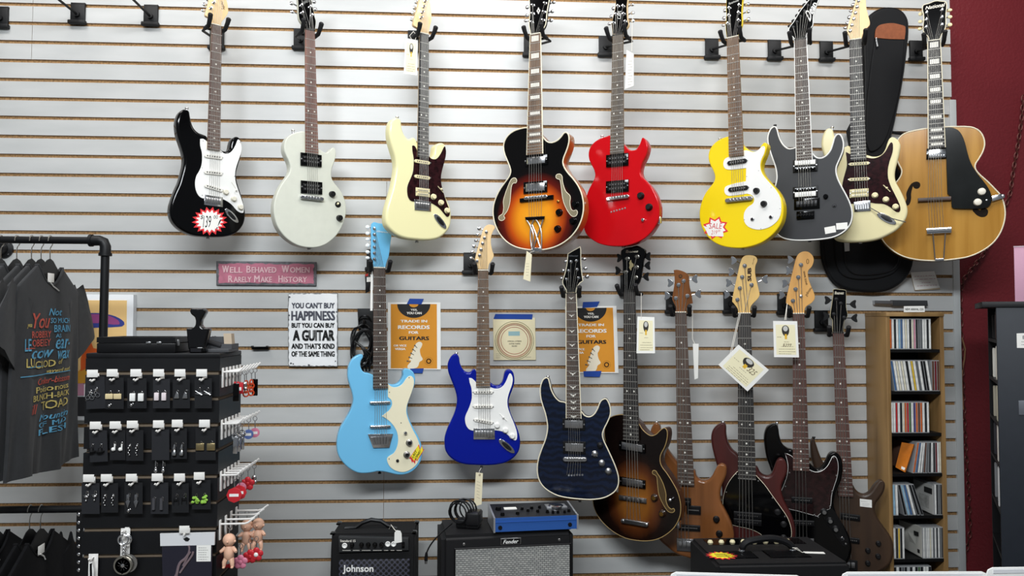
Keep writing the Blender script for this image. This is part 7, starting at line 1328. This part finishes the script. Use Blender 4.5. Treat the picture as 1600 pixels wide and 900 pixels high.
plate(f, 'header', qsub(q, 0, 0, 1, 0.20), -0.003, 0.003, M('clear_header', 'dcdde0', 0.25), g); b = nb(); flat(b, f, [(286, 842), (292, 839), (297, 842), (294, 846), (290, 846)], -0.0034); obj('hang_hole', b, DARKMETAL, g)
b = nb(); flat(b, f, qsub(q, 0.67, 0.20, 0.94, 0.46), -0.0034); lb_ = obj('price_label', b, PAPER, g); b = nb(); scribble(b, f, 310, 856, 328, 6, 3.6, -0.0037, 0.0005, 0.4, 6); obj('writing', b, INK, lb_)
for P, r_ in ((((276, 898), (281, 880), (290, 872), (297, 862)), 0.004), (((281, 895), (290, 882), (300, 868), (302, 862)), 0.003), (((286, 884), (293, 870), (296, 858), (295, 852)), 0.0028), (((276, 898), (274, 905), (278, 912)), 0.005)):
    b = nb(); p = spline([f.L(x, y, -0.004) for x, y in P], 4, False); add_tube(b, [(x, -0.004, z) for x, z in p], r_, 6); obj('silver_finger', b, M('pink_silver', 'b8a2ab', 0.3, 0.8), g)
base = TP(149, 868, YT-0.001); hg = thing('label_hook', 'white label hook at the lower left of the earring tower', 'hook', base, 0, 'white label hooks on the earring tower'); b = nb(); add_box(b, -0.013, 0.013, -0.012, -0.010, -0.085, 0.008, 0.0005); obj('label_plate', b, HOOKW, hg); b = nb(); add_box(b, -0.005, 0.005, -0.003, 0, -0.010, 0.004); add_tube(b, [(0, 0, -0.002), (0, -0.034, -0.004), (0, -0.037, 0.002)], 0.003, 6); obj('rod', b, HOOKW, hg)
f = Frame(142, 900, YT-0.030); g = f.root('keyring', 'black and white striped charm hanging at lower left of the tower', 'keyring'); plate(f, 'charm', [(138, 880), (143, 879), (146, 890), (145, 915), (138, 915)], -0.004, 0.004, WHITE, g, 0.002); plate(f, 'black_stripe', [(140, 881), (143, 880), (144, 915), (140.5, 915)], -0.006, -0.003, BLACK, g); b = nb(); a = f.L(141, 880); c = f.L(147, 871); add_tube(b, [(a[0], 0, a[1]), (c[0], 0, c[1])], 0.0012, 5); obj('loop', b, SILV, g)
# side hooks and keychains
XS = cxT+hw
RWS = [(582, 'top'), (664, 'second'), (745, 'third'), (822, 'lowest')]; KP = {}
for r, (py, rn) in enumerate(RWS):
    z = TP(342, py, YT).z
    for k in range(6 if r < 3 else 4):
        y = YT+0.022+k*(0.034 if r < 3 else 0.052); base = Vector((XS+0.001, y, z)); peg('display_hook', 'white hook on the tower side, %s from the front in the %s row' % (ords(k), rn), base, base+Vector((0.060 if r < 3 else 0.095, -0.004, 0.002)), group='white hooks on the tower side'); KP[(r, k)] = base+Vector((0.040, -0.002, -0.001)); KP[(3, 4)] = base+Vector((0.055, -0.002, -0.001))
REDP = M('keychain_red', 'c22a33', 0.4); PINK = M('keychain_pink', 'd9829c', 0.45); SKIN = M('doll_skin', 'e3b59a', 0.5); ORNG = M('keychain_orange', 'cf4a24', 0.45)
def chainring(g, drop):
    b = nb(); add_tube(b, [(0.006*math.cos(a), 0, -0.005+0.007*math.sin(a)) for a in [2*math.pi*k/12 for k in range(12)]], 0.0011, 5, False, 0, True); obj('ring', b, SILV, g)
    b = nb(); add_tube(b, [(0, 0, -0.011), (0.001, 0, -drop)], 0.0014, 5); obj('chain', b, SILV, g)
def keychain(pos, kind, label, dx=0.0):
    g = thing('keychain', label, 'keychain', pos+Vector((dx, 0, 0)), 0, 'keychains on the tower side'); chainring(g, 0.034); b = nb()
    if kind == 'tagred': add_box(b, -0.011, 0.011, -0.002, 0.002, -0.066, -0.032, 0.003); obj('tag', b, REDP, g); b = nb(); add_box(b, -0.006, 0.006, -0.0026, 0.0, -0.056, -0.046); obj('white_print', b, WHITE, g)
    elif kind == 'tagblack': add_box(b, -0.009, 0.009, -0.002, 0.002, -0.085, -0.032, 0.003); obj('tag', b, BLACKGLOSS, g)
    elif kind == 'orange':
        for j in range(4): add_tube(b, [(0.007*math.cos(a)*(1 if j % 2 else 0.5), 0.005*math.cos(a), -0.040-0.011*j+0.008*math.sin(a)) for a in [2*math.pi*k/10 for k in range(10)]], 0.0024, 5, False, 0, True)
        obj('loops', b, ORNG, g)
    elif kind == 'opener':
        add_box(b, -0.007, 0.007, -0.002, 0.002, -0.085, -0.036, 0.003); add_tube(b, [(0.009*math.cos(a), 0, -0.036+0.009*math.sin(a)) for a in [2*math.pi*k/14 for k in range(14)]], 0.0025, 5, False, 0, True); obj('opener', b, CHROME, g)
    elif kind in ('disc_pink', 'disc_blue', 'disc_red'):
        r_ = 0.015 if kind != 'disc_red' else 0.022; add_lathe(b, (0, 0.002, -0.034-r_), [(r_, 0), (r_, 0.004), (r_*0.8, 0.0045), (0, 0.0045)], 'y', 8 if kind == 'disc_red' else 16); obj('disc', b, {'disc_pink': PINK, 'disc_blue': M('keychain_blue', '5a6fa8', 0.4), 'disc_red': REDP}[kind], g)
        b = nb(); add_box(b, -r_*0.6, r_*0.6, -0.0032, -0.002, -0.038-r_, -0.030-r_); obj('white_print', b, WHITE, g)
    elif kind == 'silver': add_ball(b, (0, 0, -0.042), 0.008, 1, 0.5, 1.2, 8, 6); add_ball(b, (0.003, 0, -0.054), 0.006, 1, 0.5, 1, 8, 6); obj('charm', b, SILV, g)
    elif kind == 'flower':
        c = REDP if 'red' in label else PINK
        for j in range(5): a = 2*math.pi*j/5+0.3; add_ball(b, (0.012*math.cos(a), 0, -0.052+0.012*math.sin(a)), 0.010, 1, 0.45, 1, 8, 6)
        obj('petals', b, c, g); b = nb(); add_ball(b, (0, -0.003, -0.052), 0.007, 1, 0.5, 1, 8, 6); obj('heart', b, WHITE if 'white' in label else c, g)
    elif kind == 'doll':
        add_tube(b, [(0, 0, -0.058), (0, 0, -0.066), (0, 0, -0.078), (0, 0, -0.092), (0, 0, -0.100)], [0.006, 0.012, 0.0145, 0.0145, 0.008], 12)
        add_ball(b, (0, 0, -0.044), 0.0185, 1, 0.95, 1.0, 14, 10); add_ball(b, (0.017, -0.004, -0.047), 0.004, u=8, v=5); add_ball(b, (0, -0.018, -0.046), 0.003, u=8, v=5)
        for s in (-1, 1):
            add_tube(b, [(s*0.010, 0, -0.066), (s*0.018, -0.004, -0.073), (s*0.023, -0.010, -0.076)], [0.006, 0.0055, 0.004], 8); add_tube(b, [(s*0.007, 0, -0.096), (s*0.011, -0.007, -0.106), (s*0.012, -0.006, -0.118)], [0.0075, 0.0065, 0.005], 8); add_ball(b, (s*0.012, -0.009, -0.120), 0.005, 0.9, 1.3, 0.7, 8, 5)
        obj('body', b, SKIN, g)
keychain(KP[(0, 0)], 'tagblack', 'black tag keychain at the front of the top side row'); keychain(KP[(0, 1)], 'tagred', 'red tag keychain with white print behind the black tag'); keychain(KP[(0, 2)], 'silver', 'silver charm keychain in the top side row', 0.004)
keychain(KP[(0, 2)], 'tagred', 'second red tag keychain in the top side row', -0.016); keychain(KP[(0, 3)], 'orange', 'orange looped keychain in the top side row'); keychain(KP[(0, 4)], 'orange', 'brownish orange looped keychain behind the first orange one', 0.006); keychain(KP[(0, 5)], 'tagblack', 'black tag keychain at the back of the top side row', 0.008)
keychain(KP[(1, 0)], 'opener', 'silver bottle opener keychain nearest the front of the second side row'); keychain(KP[(1, 1)], 'opener', 'silver bottle opener keychain, middle of three'); keychain(KP[(1, 2)], 'opener', 'silver bottle opener keychain, rearmost of three'); keychain(KP[(1, 4)], 'disc_blue', 'small blue round keychain in the second side row'); keychain(KP[(1, 5)], 'disc_pink', 'small pink round keychain in the second side row', 0.01)
keychain(KP[(2, 0)], 'disc_red', 'red octagonal keychain with white band, front of third side row'); keychain(KP[(2, 1)], 'disc_red', 'second red octagonal keychain behind the first', 0.004); keychain(KP[(2, 2)], 'disc_pink', 'pink round keychain in the third side row'); keychain(KP[(2, 4)], 'flower', 'small red flower keychain in the third side row'); keychain(KP[(2, 5)], 'silver', 'silver charm keychain at the back of the third side row', 0.01)
keychain(KP[(3, 0)], 'doll', 'naked baby doll keychain nearest the tower front', -0.012); keychain(KP[(3, 3)], 'doll', 'naked baby doll keychain, middle of the three', -0.006); keychain(KP[(3, 4)]+Vector((0, 0, 0.004)), 'doll', 'naked baby doll keychain farthest from the tower', 0.014)
keychain(KP[(3, 1)]+Vector((-0.03, 0, -0.07)), 'flower', 'red and white flower keychain below the first doll'); keychain(KP[(3, 1)]+Vector((0.006, 0, -0.072)), 'flower', 'pink flower keychain below the dolls'); keychain(KP[(3, 2)]+Vector((0.020, 0, -0.072)), 'flower', 'plain red flower keychain between the dolls'); keychain(KP[(3, 2)]+Vector((0.038, 0, -0.066)), 'flower', 'red flower keychain with white heart on the right')
# studded strap at the tower's left edge
f = Frame(123, 905, YT+0.02); g = f.root('studded_strap', 'black studded strap hanging at the left edge of the tower', 'strap'); b = nb(); a = f.L(119.5, 800); c = f.L(127, 905); add_box(b, a[0], c[0], 0, 0.005, c[1]-0.08, a[1], 0.001); obj('strap', b, BLACK, g)
for k in range(9): q_ = f.L(123.5, 804+k*12.4, 0); b = nb(); add_ball(b, (q_[0], -0.001, q_[1]), 0.0055, 1, 0.6, 1, 10, 6); obj('stud', b, CHROME, g)
# ------------------------------------------------------------------ on top of the tower
f = Frame(212, 551, YT+0.012); f.o.z = ztT+0.0005; g = f.root('jewellery_case', 'low black display case with glass lid on the earring tower', 'case'); a = f.L(150.5, 551); c = f.L(273.5, 551); H = f.L(212, 527)[1]; d_ = 0.165; wA, wB = a[0], c[0]
b = nb(); add_box(b, wA, wB, 0, d_, 0, H*0.62, 0.002); obj('box', b, BLACK, g)
b = nb()
for x0, x1, y0, y1 in ((wA, wB, 0, 0.016), (wA, wB, d_-0.016, d_), (wA, wA+0.016, 0.016, d_-0.016), (wB-0.016, wB, 0.016, d_-0.016)): add_box(b, x0, x1, y0, y1, H*0.66, H)
obj('lid_frame', b, BLACK, g)
b = nb(); add_box(b, wA+0.015, wB-0.015, 0.015, d_-0.015, H-0.004, H-0.002); obj('glass', b, M('case_glass', 'ffffff', 0.05, trans=1.0), g); b = nb(); add_box(b, wA+0.015, wB-0.015, 0.015, d_-0.015, H*0.62, H*0.70); obj('velvet_pad', b, M('pale_velvet', 'b9b6ae', 0.95), g)
for x in (wA+0.14, wA+0.17): b = nb(); add_box(b, x, x+0.014, -0.003, 0.001, H*0.58, H*0.72, 0.001); obj('latch', b, STEEL, g)
b = nb(); add_box(b, wB, wB+0.004, 0.012, 0.022, H*0.45, H*0.85, 0.001); obj('hinge', b, STEEL, g)
f = Frame(313, 550, YT+0.030); f.o.z = ztT+0.0005; g = f.root('necklace_bust', 'glossy black necklace bust standing on the earring tower', 'display bust')
P = [(298, 549), (294, 535), (292.5, 515), (293, 513), (303, 511.5), (306.5, 505), (305, 496), (299.5, 491), (298, 485), (301, 482), (312, 481.5), (320, 482.5), (322.5, 487), (320, 493), (316, 500), (315, 507), (318, 511), (327.5, 513), (328, 516), (325, 530), (322, 540), (320.5, 549)]
b = nb(); pp = spline(LP(f, P), 3); add_prism(b, pp, -0.010, 0.022, 0.009, 0.009, 4); obj('bust', b, M('bust_gloss_black', '09090b', 0.18, coat=0.6), g)
b = nb(); a = f.L(298, 550); c = f.L(321, 542); add_box(b, a[0], c[0], -0.018, 0.03, 0, c[1], 0.004); bs = obj('base', b, BLACKGLOSS, g); b = nb(); add_box(b, a[0]+0.006, c[0]-0.006, -0.019, -0.017, 0.003, c[1]-0.003); obj('front_inset', b, M('satin_black', '1f1f22', 0.3), bs)
f = Frame(340, 547, YT+0.08); f.o.z = ztT+0.0005; g = f.root('display_tray', 'dark grey stepped tray of rings behind the bust', 'tray'); a = f.L(321, 540); c = f.L(362, 540); H = 0.022; b = nb(); add_box(b, a[0], c[0], -0.03, 0.07, 0, 0.010, 0.001); add_box(b, a[0], c[0], 0.0, 0.07, 0.01, 0.024); add_box(b, a[0], a[0]+0.05, 0.03, 0.07, 0.024, 0.045); obj('tray', b, M('tray_grey', '4c4d50', 0.6), g)
for k in range(4): b = nb(); y = -0.01+0.02*k; add_tube(b, [(a[0]+0.005, y+0.012, 0.03+0.01*(k > 1)), (a[0]+0.046, y+0.012, 0.018+0.012*(k > 1))], 0.007, 8); obj('ring_roll', b, M('ring_foam', '2a2a2c', 0.9), g)
b = nb(); add_hexa(b, [(a[0]+0.052, 0.01, 0.024), (a[0]+0.075, 0.01, 0.024), (a[0]+0.075, 0.04, 0.024), (a[0]+0.052, 0.04, 0.024)], [(a[0]+0.046, 0.02, 0.055), (a[0]+0.069, 0.02, 0.055), (a[0]+0.069, 0.05, 0.055), (a[0]+0.046, 0.05, 0.055)]); obj('card_stack', b, M('tan_cards', 'a99a86', 0.7), g)
# ================================================================== clothes rack, shirts, poster
PIPE = M('black_pipe', '121315', 0.45); YR = -0.47
pt = onY(165, 376, YR); g = thing('clothes_rack', 'black pipe clothes rack with two bars at the left', 'rack', (pt.x, YR, 0.0)); zb1 = pt.z; zb2 = onY(60, 796, YR).z; xl = -2.35-pt.x
b = nb(); add_tube(b, [(xl, 0, zb1), (-0.035, 0, zb1)], 0.0122, 12); obj('top_bar', b, PIPE, g)
b = nb(); add_tube(b, [(-0.05, 0, zb1), (-0.02, 0, zb1), (-0.006, 0, zb1-0.005), (0, 0, zb1-0.02), (0, 0, zb1-0.05)], [0.018, 0.0175, 0.0175, 0.0175, 0.018], 12); add_tube(b, [(-0.052, 0, zb1), (-0.042, 0, zb1)], 0.021, 12); add_tube(b, [(0, 0, zb1-0.042), (0, 0, zb1-0.052)], 0.021, 12); obj('elbow', b, PIPE, g)
b = nb(); add_tube(b, [(0, 0, 0.0), (0, 0, zb1-0.045)], 0.0135, 12); obj('post', b, PIPE, g)
b = nb(); add_tube(b, [(xl, 0, zb2), (0, 0, zb2)], 0.0122, 12); obj('lower_bar', b, PIPE, g)
b = nb(); add_tube(b, [(xl+0.012, 0, 0), (xl+0.012, 0, zb1)], 0.0135, 12); obj('post', b, PIPE, g)
c = onY(6, 389, -0.004); g = thing('pipe_flange', 'round black pipe flange on the slat wall behind the shirts', 'flange', c); b = nb(); add_lathe(b, (0, 0.003, 0), [(0.036, 0), (0.036, 0.008), (0.022, 0.012), (0.020, 0.035), (0, 0.035)], 'y', 20); obj('flange', b, PIPE, g)
for k in range(4): a = math.pi/4+math.pi/2*k; b = nb(); add_lathe(b, (0.028*math.cos(a), -0.005, 0.028*math.sin(a)), [(0.005, 0), (0.004, 0.002), (0, 0.0022)], 'y', 8); obj('bolt', b, STEEL, g)
TEE = M('charcoal_jersey', '2f3032', 0.95, noise=(60, 0.10), bump=(250, 0.3, 0.0006), sheen=0.1); TEEB = M('black_jersey', '101013', 0.95, noise=(60, 0.15)); HNG = M('hanger_plastic', '0f0f11', 0.4); WIRE = M('hook_wire', 'b5b2ab', 0.3, 1.0)
def shirt(X, psi, label, hlabel, mat, zbar, seed, wid=1.0, prt=False, Yc=YR, top=True):
    """a tee shirt on a hanger hooked over the bar; hanger plane turned by psi"""
    r2 = random.Random(3 if top else 21); zc = zbar-0.0948; a = -math.radians(psi)
    hg = thing('clothes_hanger', hlabel, 'hanger', (X, Yc, zc), a, 'black clothes hangers'); 
    b = nb(); P = [(0.0, 0, 0.016), (0.0, 0, 0.052), (0.016, 0, 0.068), (0.014, 0, 0.086), (0.0, 0, 0.0955), (-0.014, 0, 0.088), (-0.0165, 0, 0.076)]; add_tube(b, spline3(P), 0.0018, 6); obj('hook', b, WIRE, hg)
    b = nb(); A = [(-0.165, -0.078), (-0.12, -0.052), (-0.06, -0.018), (0, 0.018), (0.06, -0.018), (0.12, -0.052), (0.165, -0.078), (0.16, -0.096), (0.115, -0.078), (0.05, -0.055), (0, -0.040), (-0.05, -0.055), (-0.115, -0.078), (-0.16, -0.096)]
    add_prism(b, spline(A, 3), -0.0018, 0.0018, 0.0006, 0.0006, 2); obj('body', b, HNG, hg)
    g = thing('tee_shirt', label, 'shirt', (X, Yc, zc), a, 'tee shirts on the rack'); b = nb()
    L = 0.70; NU, NV = 84, 34; rows_ = []; ph = [r2.uniform(0, 6.3) for _ in range(6)]
    def half(v):       # half width of the trunk
        s = v*L
        if s < 0.10: return 0.088+0.127*s/0.10
        return (0.215+0.018*(s-0.1)/0.6)*wid
    def fold(u, v):
        k = max(0, v-0.12); return 0.013*k*math.sin(4.5*u+ph[0]+1.5*v)+0.005*k*math.sin(9*u+ph[1]-2*v)+0.003*math.sin(15*u+9*v+ph[2])*k
    def depth(u, v):   # half thickness at u in -1..1
        return (0.0035+0.0025*min(1, v*2.2))*math.sqrt(max(0.0, 1-abs(u)**6))+0.004
    def ztop(u, v):
        s = v*L; e = min(1, s/0.10); ed = -0.010-0.077*e; ce = -0.072-0.053*e; k = abs(u)**2
        return ed*k+ce*(1-k) if e < 1 else -0.087-(s-0.1)-0.038*(1-k)*max(0, 1-(s-0.1)/0.2)+0.008*v*math.sin(3*u+ph[3])
    for j in range(NV+1):
        v = j/NV; h = half(v); ring = []
        for i in range(NU):
            t = 2*math.pi*i/NU; u = math.cos(t); s = -1 if math.sin(t) > 0 else 1    # s=-1: front
            y = s*depth(u, v)+fold(u*1.6, v)
            ring.append(b.verts.new((u*h, y, ztop(u, v))))
        rows_.append(ring)
    for A_, B_ in zip(rows_, rows_[1:]):
        for i in range(NU): b.faces.new((A_[i], A_[(i+1) % NU], B_[(i+1) % NU], B_[i]))
    o = obj('trunk', b, mat, g, 80)
    for s in (-1, 1):  # sleeves
        b = nb(); rg = []
        for j in range(7):
            t = j/6; cx_ = s*(0.188+0.095*t); cz_ = -0.095-0.20*t; ln = 0.075+0.035*t; rg.append([])
            for i in range(14):
                q_ = 2*math.pi*i/14; d1 = math.cos(q_)*ln; d2 = math.sin(q_)*(0.007+0.002*t)
                rg[-1].append(b.verts.new((cx_+s*d1*0.85, d2+0.008*math.sin(3*t+q_*2+ph[4]), cz_+d1*0.50+0.006*math.sin(4*q_+ph[5])*t)))
        for A_, B_ in zip(rg, rg[1:]):
            for i in range(14): b.faces.new((A_[i], A_[(i+1) % 14], B_[(i+1) % 14], B_[i]))
        b.faces.new(rg[0][::-1]); b.faces.new(rg[-1]); obj('sleeve', b, mat, g, 80)
    b = nb(); P = [(0.088*math.cos(q_), (-1 if math.sin(q_) > 0 else 1)*depth(math.cos(q_), 0)*0.9, ztop(math.cos(q_), 0)+0.002) for q_ in [2*math.pi*(k+0.5)/28 for k in range(28)]]
    add_tube(b, P, 0.0042, 6, False, 0, True); obj('collar', b, mat, g)
    if prt:
        def yf(x, z):
            va, vb = 0.0, 1.0
            for _ in range(16):
                v = (va+vb)/2; u = max(-0.99, min(0.99, x/half(v)))
                if ztop(u, v) > z: va = v
                else: vb = v
            return -depth(u, v)+fold(u*1.6, v)-0.0030
        b = nb(); 
        for s_, x0, z0, x1, z1, mi, sh in (('Not', -0.02, -0.185, 0.075, -0.213, 0, 0.3), ('SO MUCH', -0.005, -0.222, 0.135, -0.243, 0, 0), ('BRAIN', 0.02, -0.250, 0.145, -0.278, 0, 0), ('You', -0.14, -0.205, -0.01, -0.262, 1, 0.3), ('yea', -0.175, -0.245, -0.145, -0.262, 2, 0.3), ('AS', 0.03, -0.285, 0.07, -0.300, 0, 0), ('ear-', 0.03, -0.306, 0.145, -0.345, 0, 0.3), ('wax', 0.04, -0.352, 0.145, -0.385, 0, 0.3), ('ROBBERY', -0.145, -0.272, 0.0, -0.298, 1, 0), ('OBEISEY', -0.145, -0.303, 0.0, -0.330, 1, 0), ('LE', -0.185, -0.300, -0.15, -0.345, 0, 0),
                ('cow', -0.15, -0.345, 0.02, -0.375, 0, 0.3), ('LU', -0.175, -0.372, -0.13, -0.405, 2, 0), ('CLOD', -0.12, -0.385, 0.03, -0.412, 2, 0), ('of', 0.045, -0.385, 0.085, -0.405, 2, 0.3), ('wayward marl', -0.02, -0.420, 0.15, -0.440, 2, 0.3), ('Canker-blossom', -0.10, -0.450, 0.15, -0.475, 1, 0.3), ('Poisonous', -0.11, -0.482, 0.14, -0.505, 2, 0), ('BUNCH-BACK', -0.13, -0.512, 0.15, -0.535, 2, 0), ('TOAD', -0.06, -0.542, 0.14, -0.575, 2, 0), ('ill', -0.15, -0.545, -0.10, -0.580, 1, 0.3), ('Mountain', -0.07, -0.590, 0.14, -0.615, 0, 0.3), ('OF MAD', -0.07, -0.620, 0.13, -0.640, 0, 0), ('FLESH', -0.07, -0.645, 0.13, -0.668, 0, 0)):
            x0 *= 0.95; x1 *= 0.95; add_text(b, None, s_, ((x0, z0*0.86+0.01), (x1, z0*0.86+0.01), (x1, z1*0.86+0.01), (x0, z1*0.86+0.01)), -0.07, 0.007, sh, mi, yf, True)
        for x0, x1, z, mi in ((-0.17, -0.12, -0.335, 1), (-0.19, 0.15, -0.437, 0), (-0.16, -0.05, -0.405, 0)):
            for k in range(6):
                xa = x0+(x1-x0)*k/6; xb = x0+(x1-x0)*(k+1)/6; zz_ = z*0.86+0.01
                vv = [b.verts.new((xx, yf(xx, zz_), zq)) for xx, zq in ((xa, zz_-0.0015), (xb, zz_-0.0015), (xb, zz_+0.0015), (xa, zz_+0.0015))]; b.faces.new(vv).material_index = mi
        obj('print', b, [M('print_sky', '5fa3c6', 0.8), M('print_coral', 'c0584a', 0.8), M('print_straw', 'cdbb6e', 0.8)], o)
    b = nb(); add_box(b, -0.035, 0.010, -0.0105, -0.0097, -0.062, -0.032, 0.0004); lb2 = obj('size_label', b, PAPER, g); b = nb(); add_tube(b, [(-0.02, -0.0105, -0.060), (0.005, -0.0115, -0.075), (0.045 if top else 0.015, -0.0115, -0.088)], 0.0025, 4); obj('white_strap', b, PAPER, lb2)
    return g
def spline3(P, n=4):
    xz = spline([(p[0], p[2]) for p in P], n, False); return [(x, 0, z) for x, z in xz]
def barX(px, z_px): return onY(px, z_px, YR).x
PSI = -94
shirt(barX(79, 377), PSI, 'charcoal tee shirt with colourful lettering print, nearest on the top bar', 'black hanger carrying the printed charcoal tee shirt', TEE, zb1+0.0145, 3, 1.0, True)
for px, lb, sd, ps in ((65, 'plain charcoal tee shirt directly behind the printed one', 5, PSI), (50, 'plain charcoal tee shirt third from the front of the top bar', 8, PSI), (27, 'plain charcoal tee shirt fourth from the front of the top bar', 11, PSI), (2, 'plain charcoal tee shirt cut by the left edge of the photo', 14, PSI)):
    shirt(barX(px, 377), ps, lb, 'black hanger for the '+lb[6:].split(' of the')[0], TEE, zb1+0.0145, sd)
for px, lb, sd, ps in ((64, 'black tee shirt with white size label, nearest on the lower bar', 21, -94), (47, 'black tee shirt behind the nearest one on the lower bar', 24, -94), (-8, 'black tee shirt at the left end of the lower bar', 27, -94)):
    shirt(barX(px, 796), ps, lb, 'black hanger for the '+lb[6:].split(' with')[0].split(' on the')[0], TEEB, zb2+0.0145, sd, top=False)
# framed print on the wall behind the rack, and small print below it
q = ((100, 460), (208.5, 460.5), (206.5, 640), (104, 640)); f, g = panel(q, -0.02, 'framed_print', 'white framed print with orange ground and blue band behind the rack', 'picture')
plate(f, 'frame', [(95, 460), (208.5, 460.5), (206.5, 600), (95, 600)], -0.012, 0.018, M('white_frame', 'eef0f2', 0.5), g, 0.002)
plate(f, 'picture', [(100, 469), (198, 469.3), (196.5, 596), (100, 596)], -0.014, -0.011, M('peach_print', 'f9d08c', 0.7), g)
b = nb(); flat(b, f, [(100, 494), (140, 489), (168, 491), (186, 497), (194.5, 507), (180, 511), (150, 512), (120, 515), (100, 515)], -0.0146, 0, 3); obj('blue_band', b, M('band_blue', '3a4593', 0.7), g)
b = nb(); flat(b, f, [(100, 494), (140, 491), (165, 492), (184, 500), (186, 507), (160, 505), (130, 505), (100, 503)], -0.0150, 0, 3); obj('purple_band', b, M('band_purple', '9c4c86', 0.7), g)
b = nb(); flat(b, f, [(126, 560), (139, 526), (146, 544), (158, 546), (150, 560), (136, 575), (126, 580)], -0.0146); obj('orange_star', b, M('star_orange', 'ef6b2e', 0.7), g)
b = nb(); add_prism(b, [f.L(100, 600, -0.0144), f.L(160, 546, -0.0144), f.L(197, 596, -0.0144)], -0.0144, -0.0142); obj('orange_ground', b, M('ground_yellow', 'e5a63a', 0.7), g)
f = Frame(125, 655, -0.02); g = f.root('small_print', 'small white framed print low behind the printed shirt', 'picture'); plate(f, 'frame', [(100, 590), (140, 590), (137, 657), (100, 657)], -0.012, 0.018, M('white_frame', 'eef0f2', 0.5), g, 0.002); plate(f, 'pink_picture', [(102, 594), (131, 594), (131, 618), (102, 618)], -0.014, -0.011, M('pink_pic', 'c98fa6', 0.7), g); plate(f, 'dark_picture', [(102, 620), (134, 620), (133, 650), (102, 650)], -0.014, -0.011, M('dark_pic', '2b2b2e', 0.7), g)
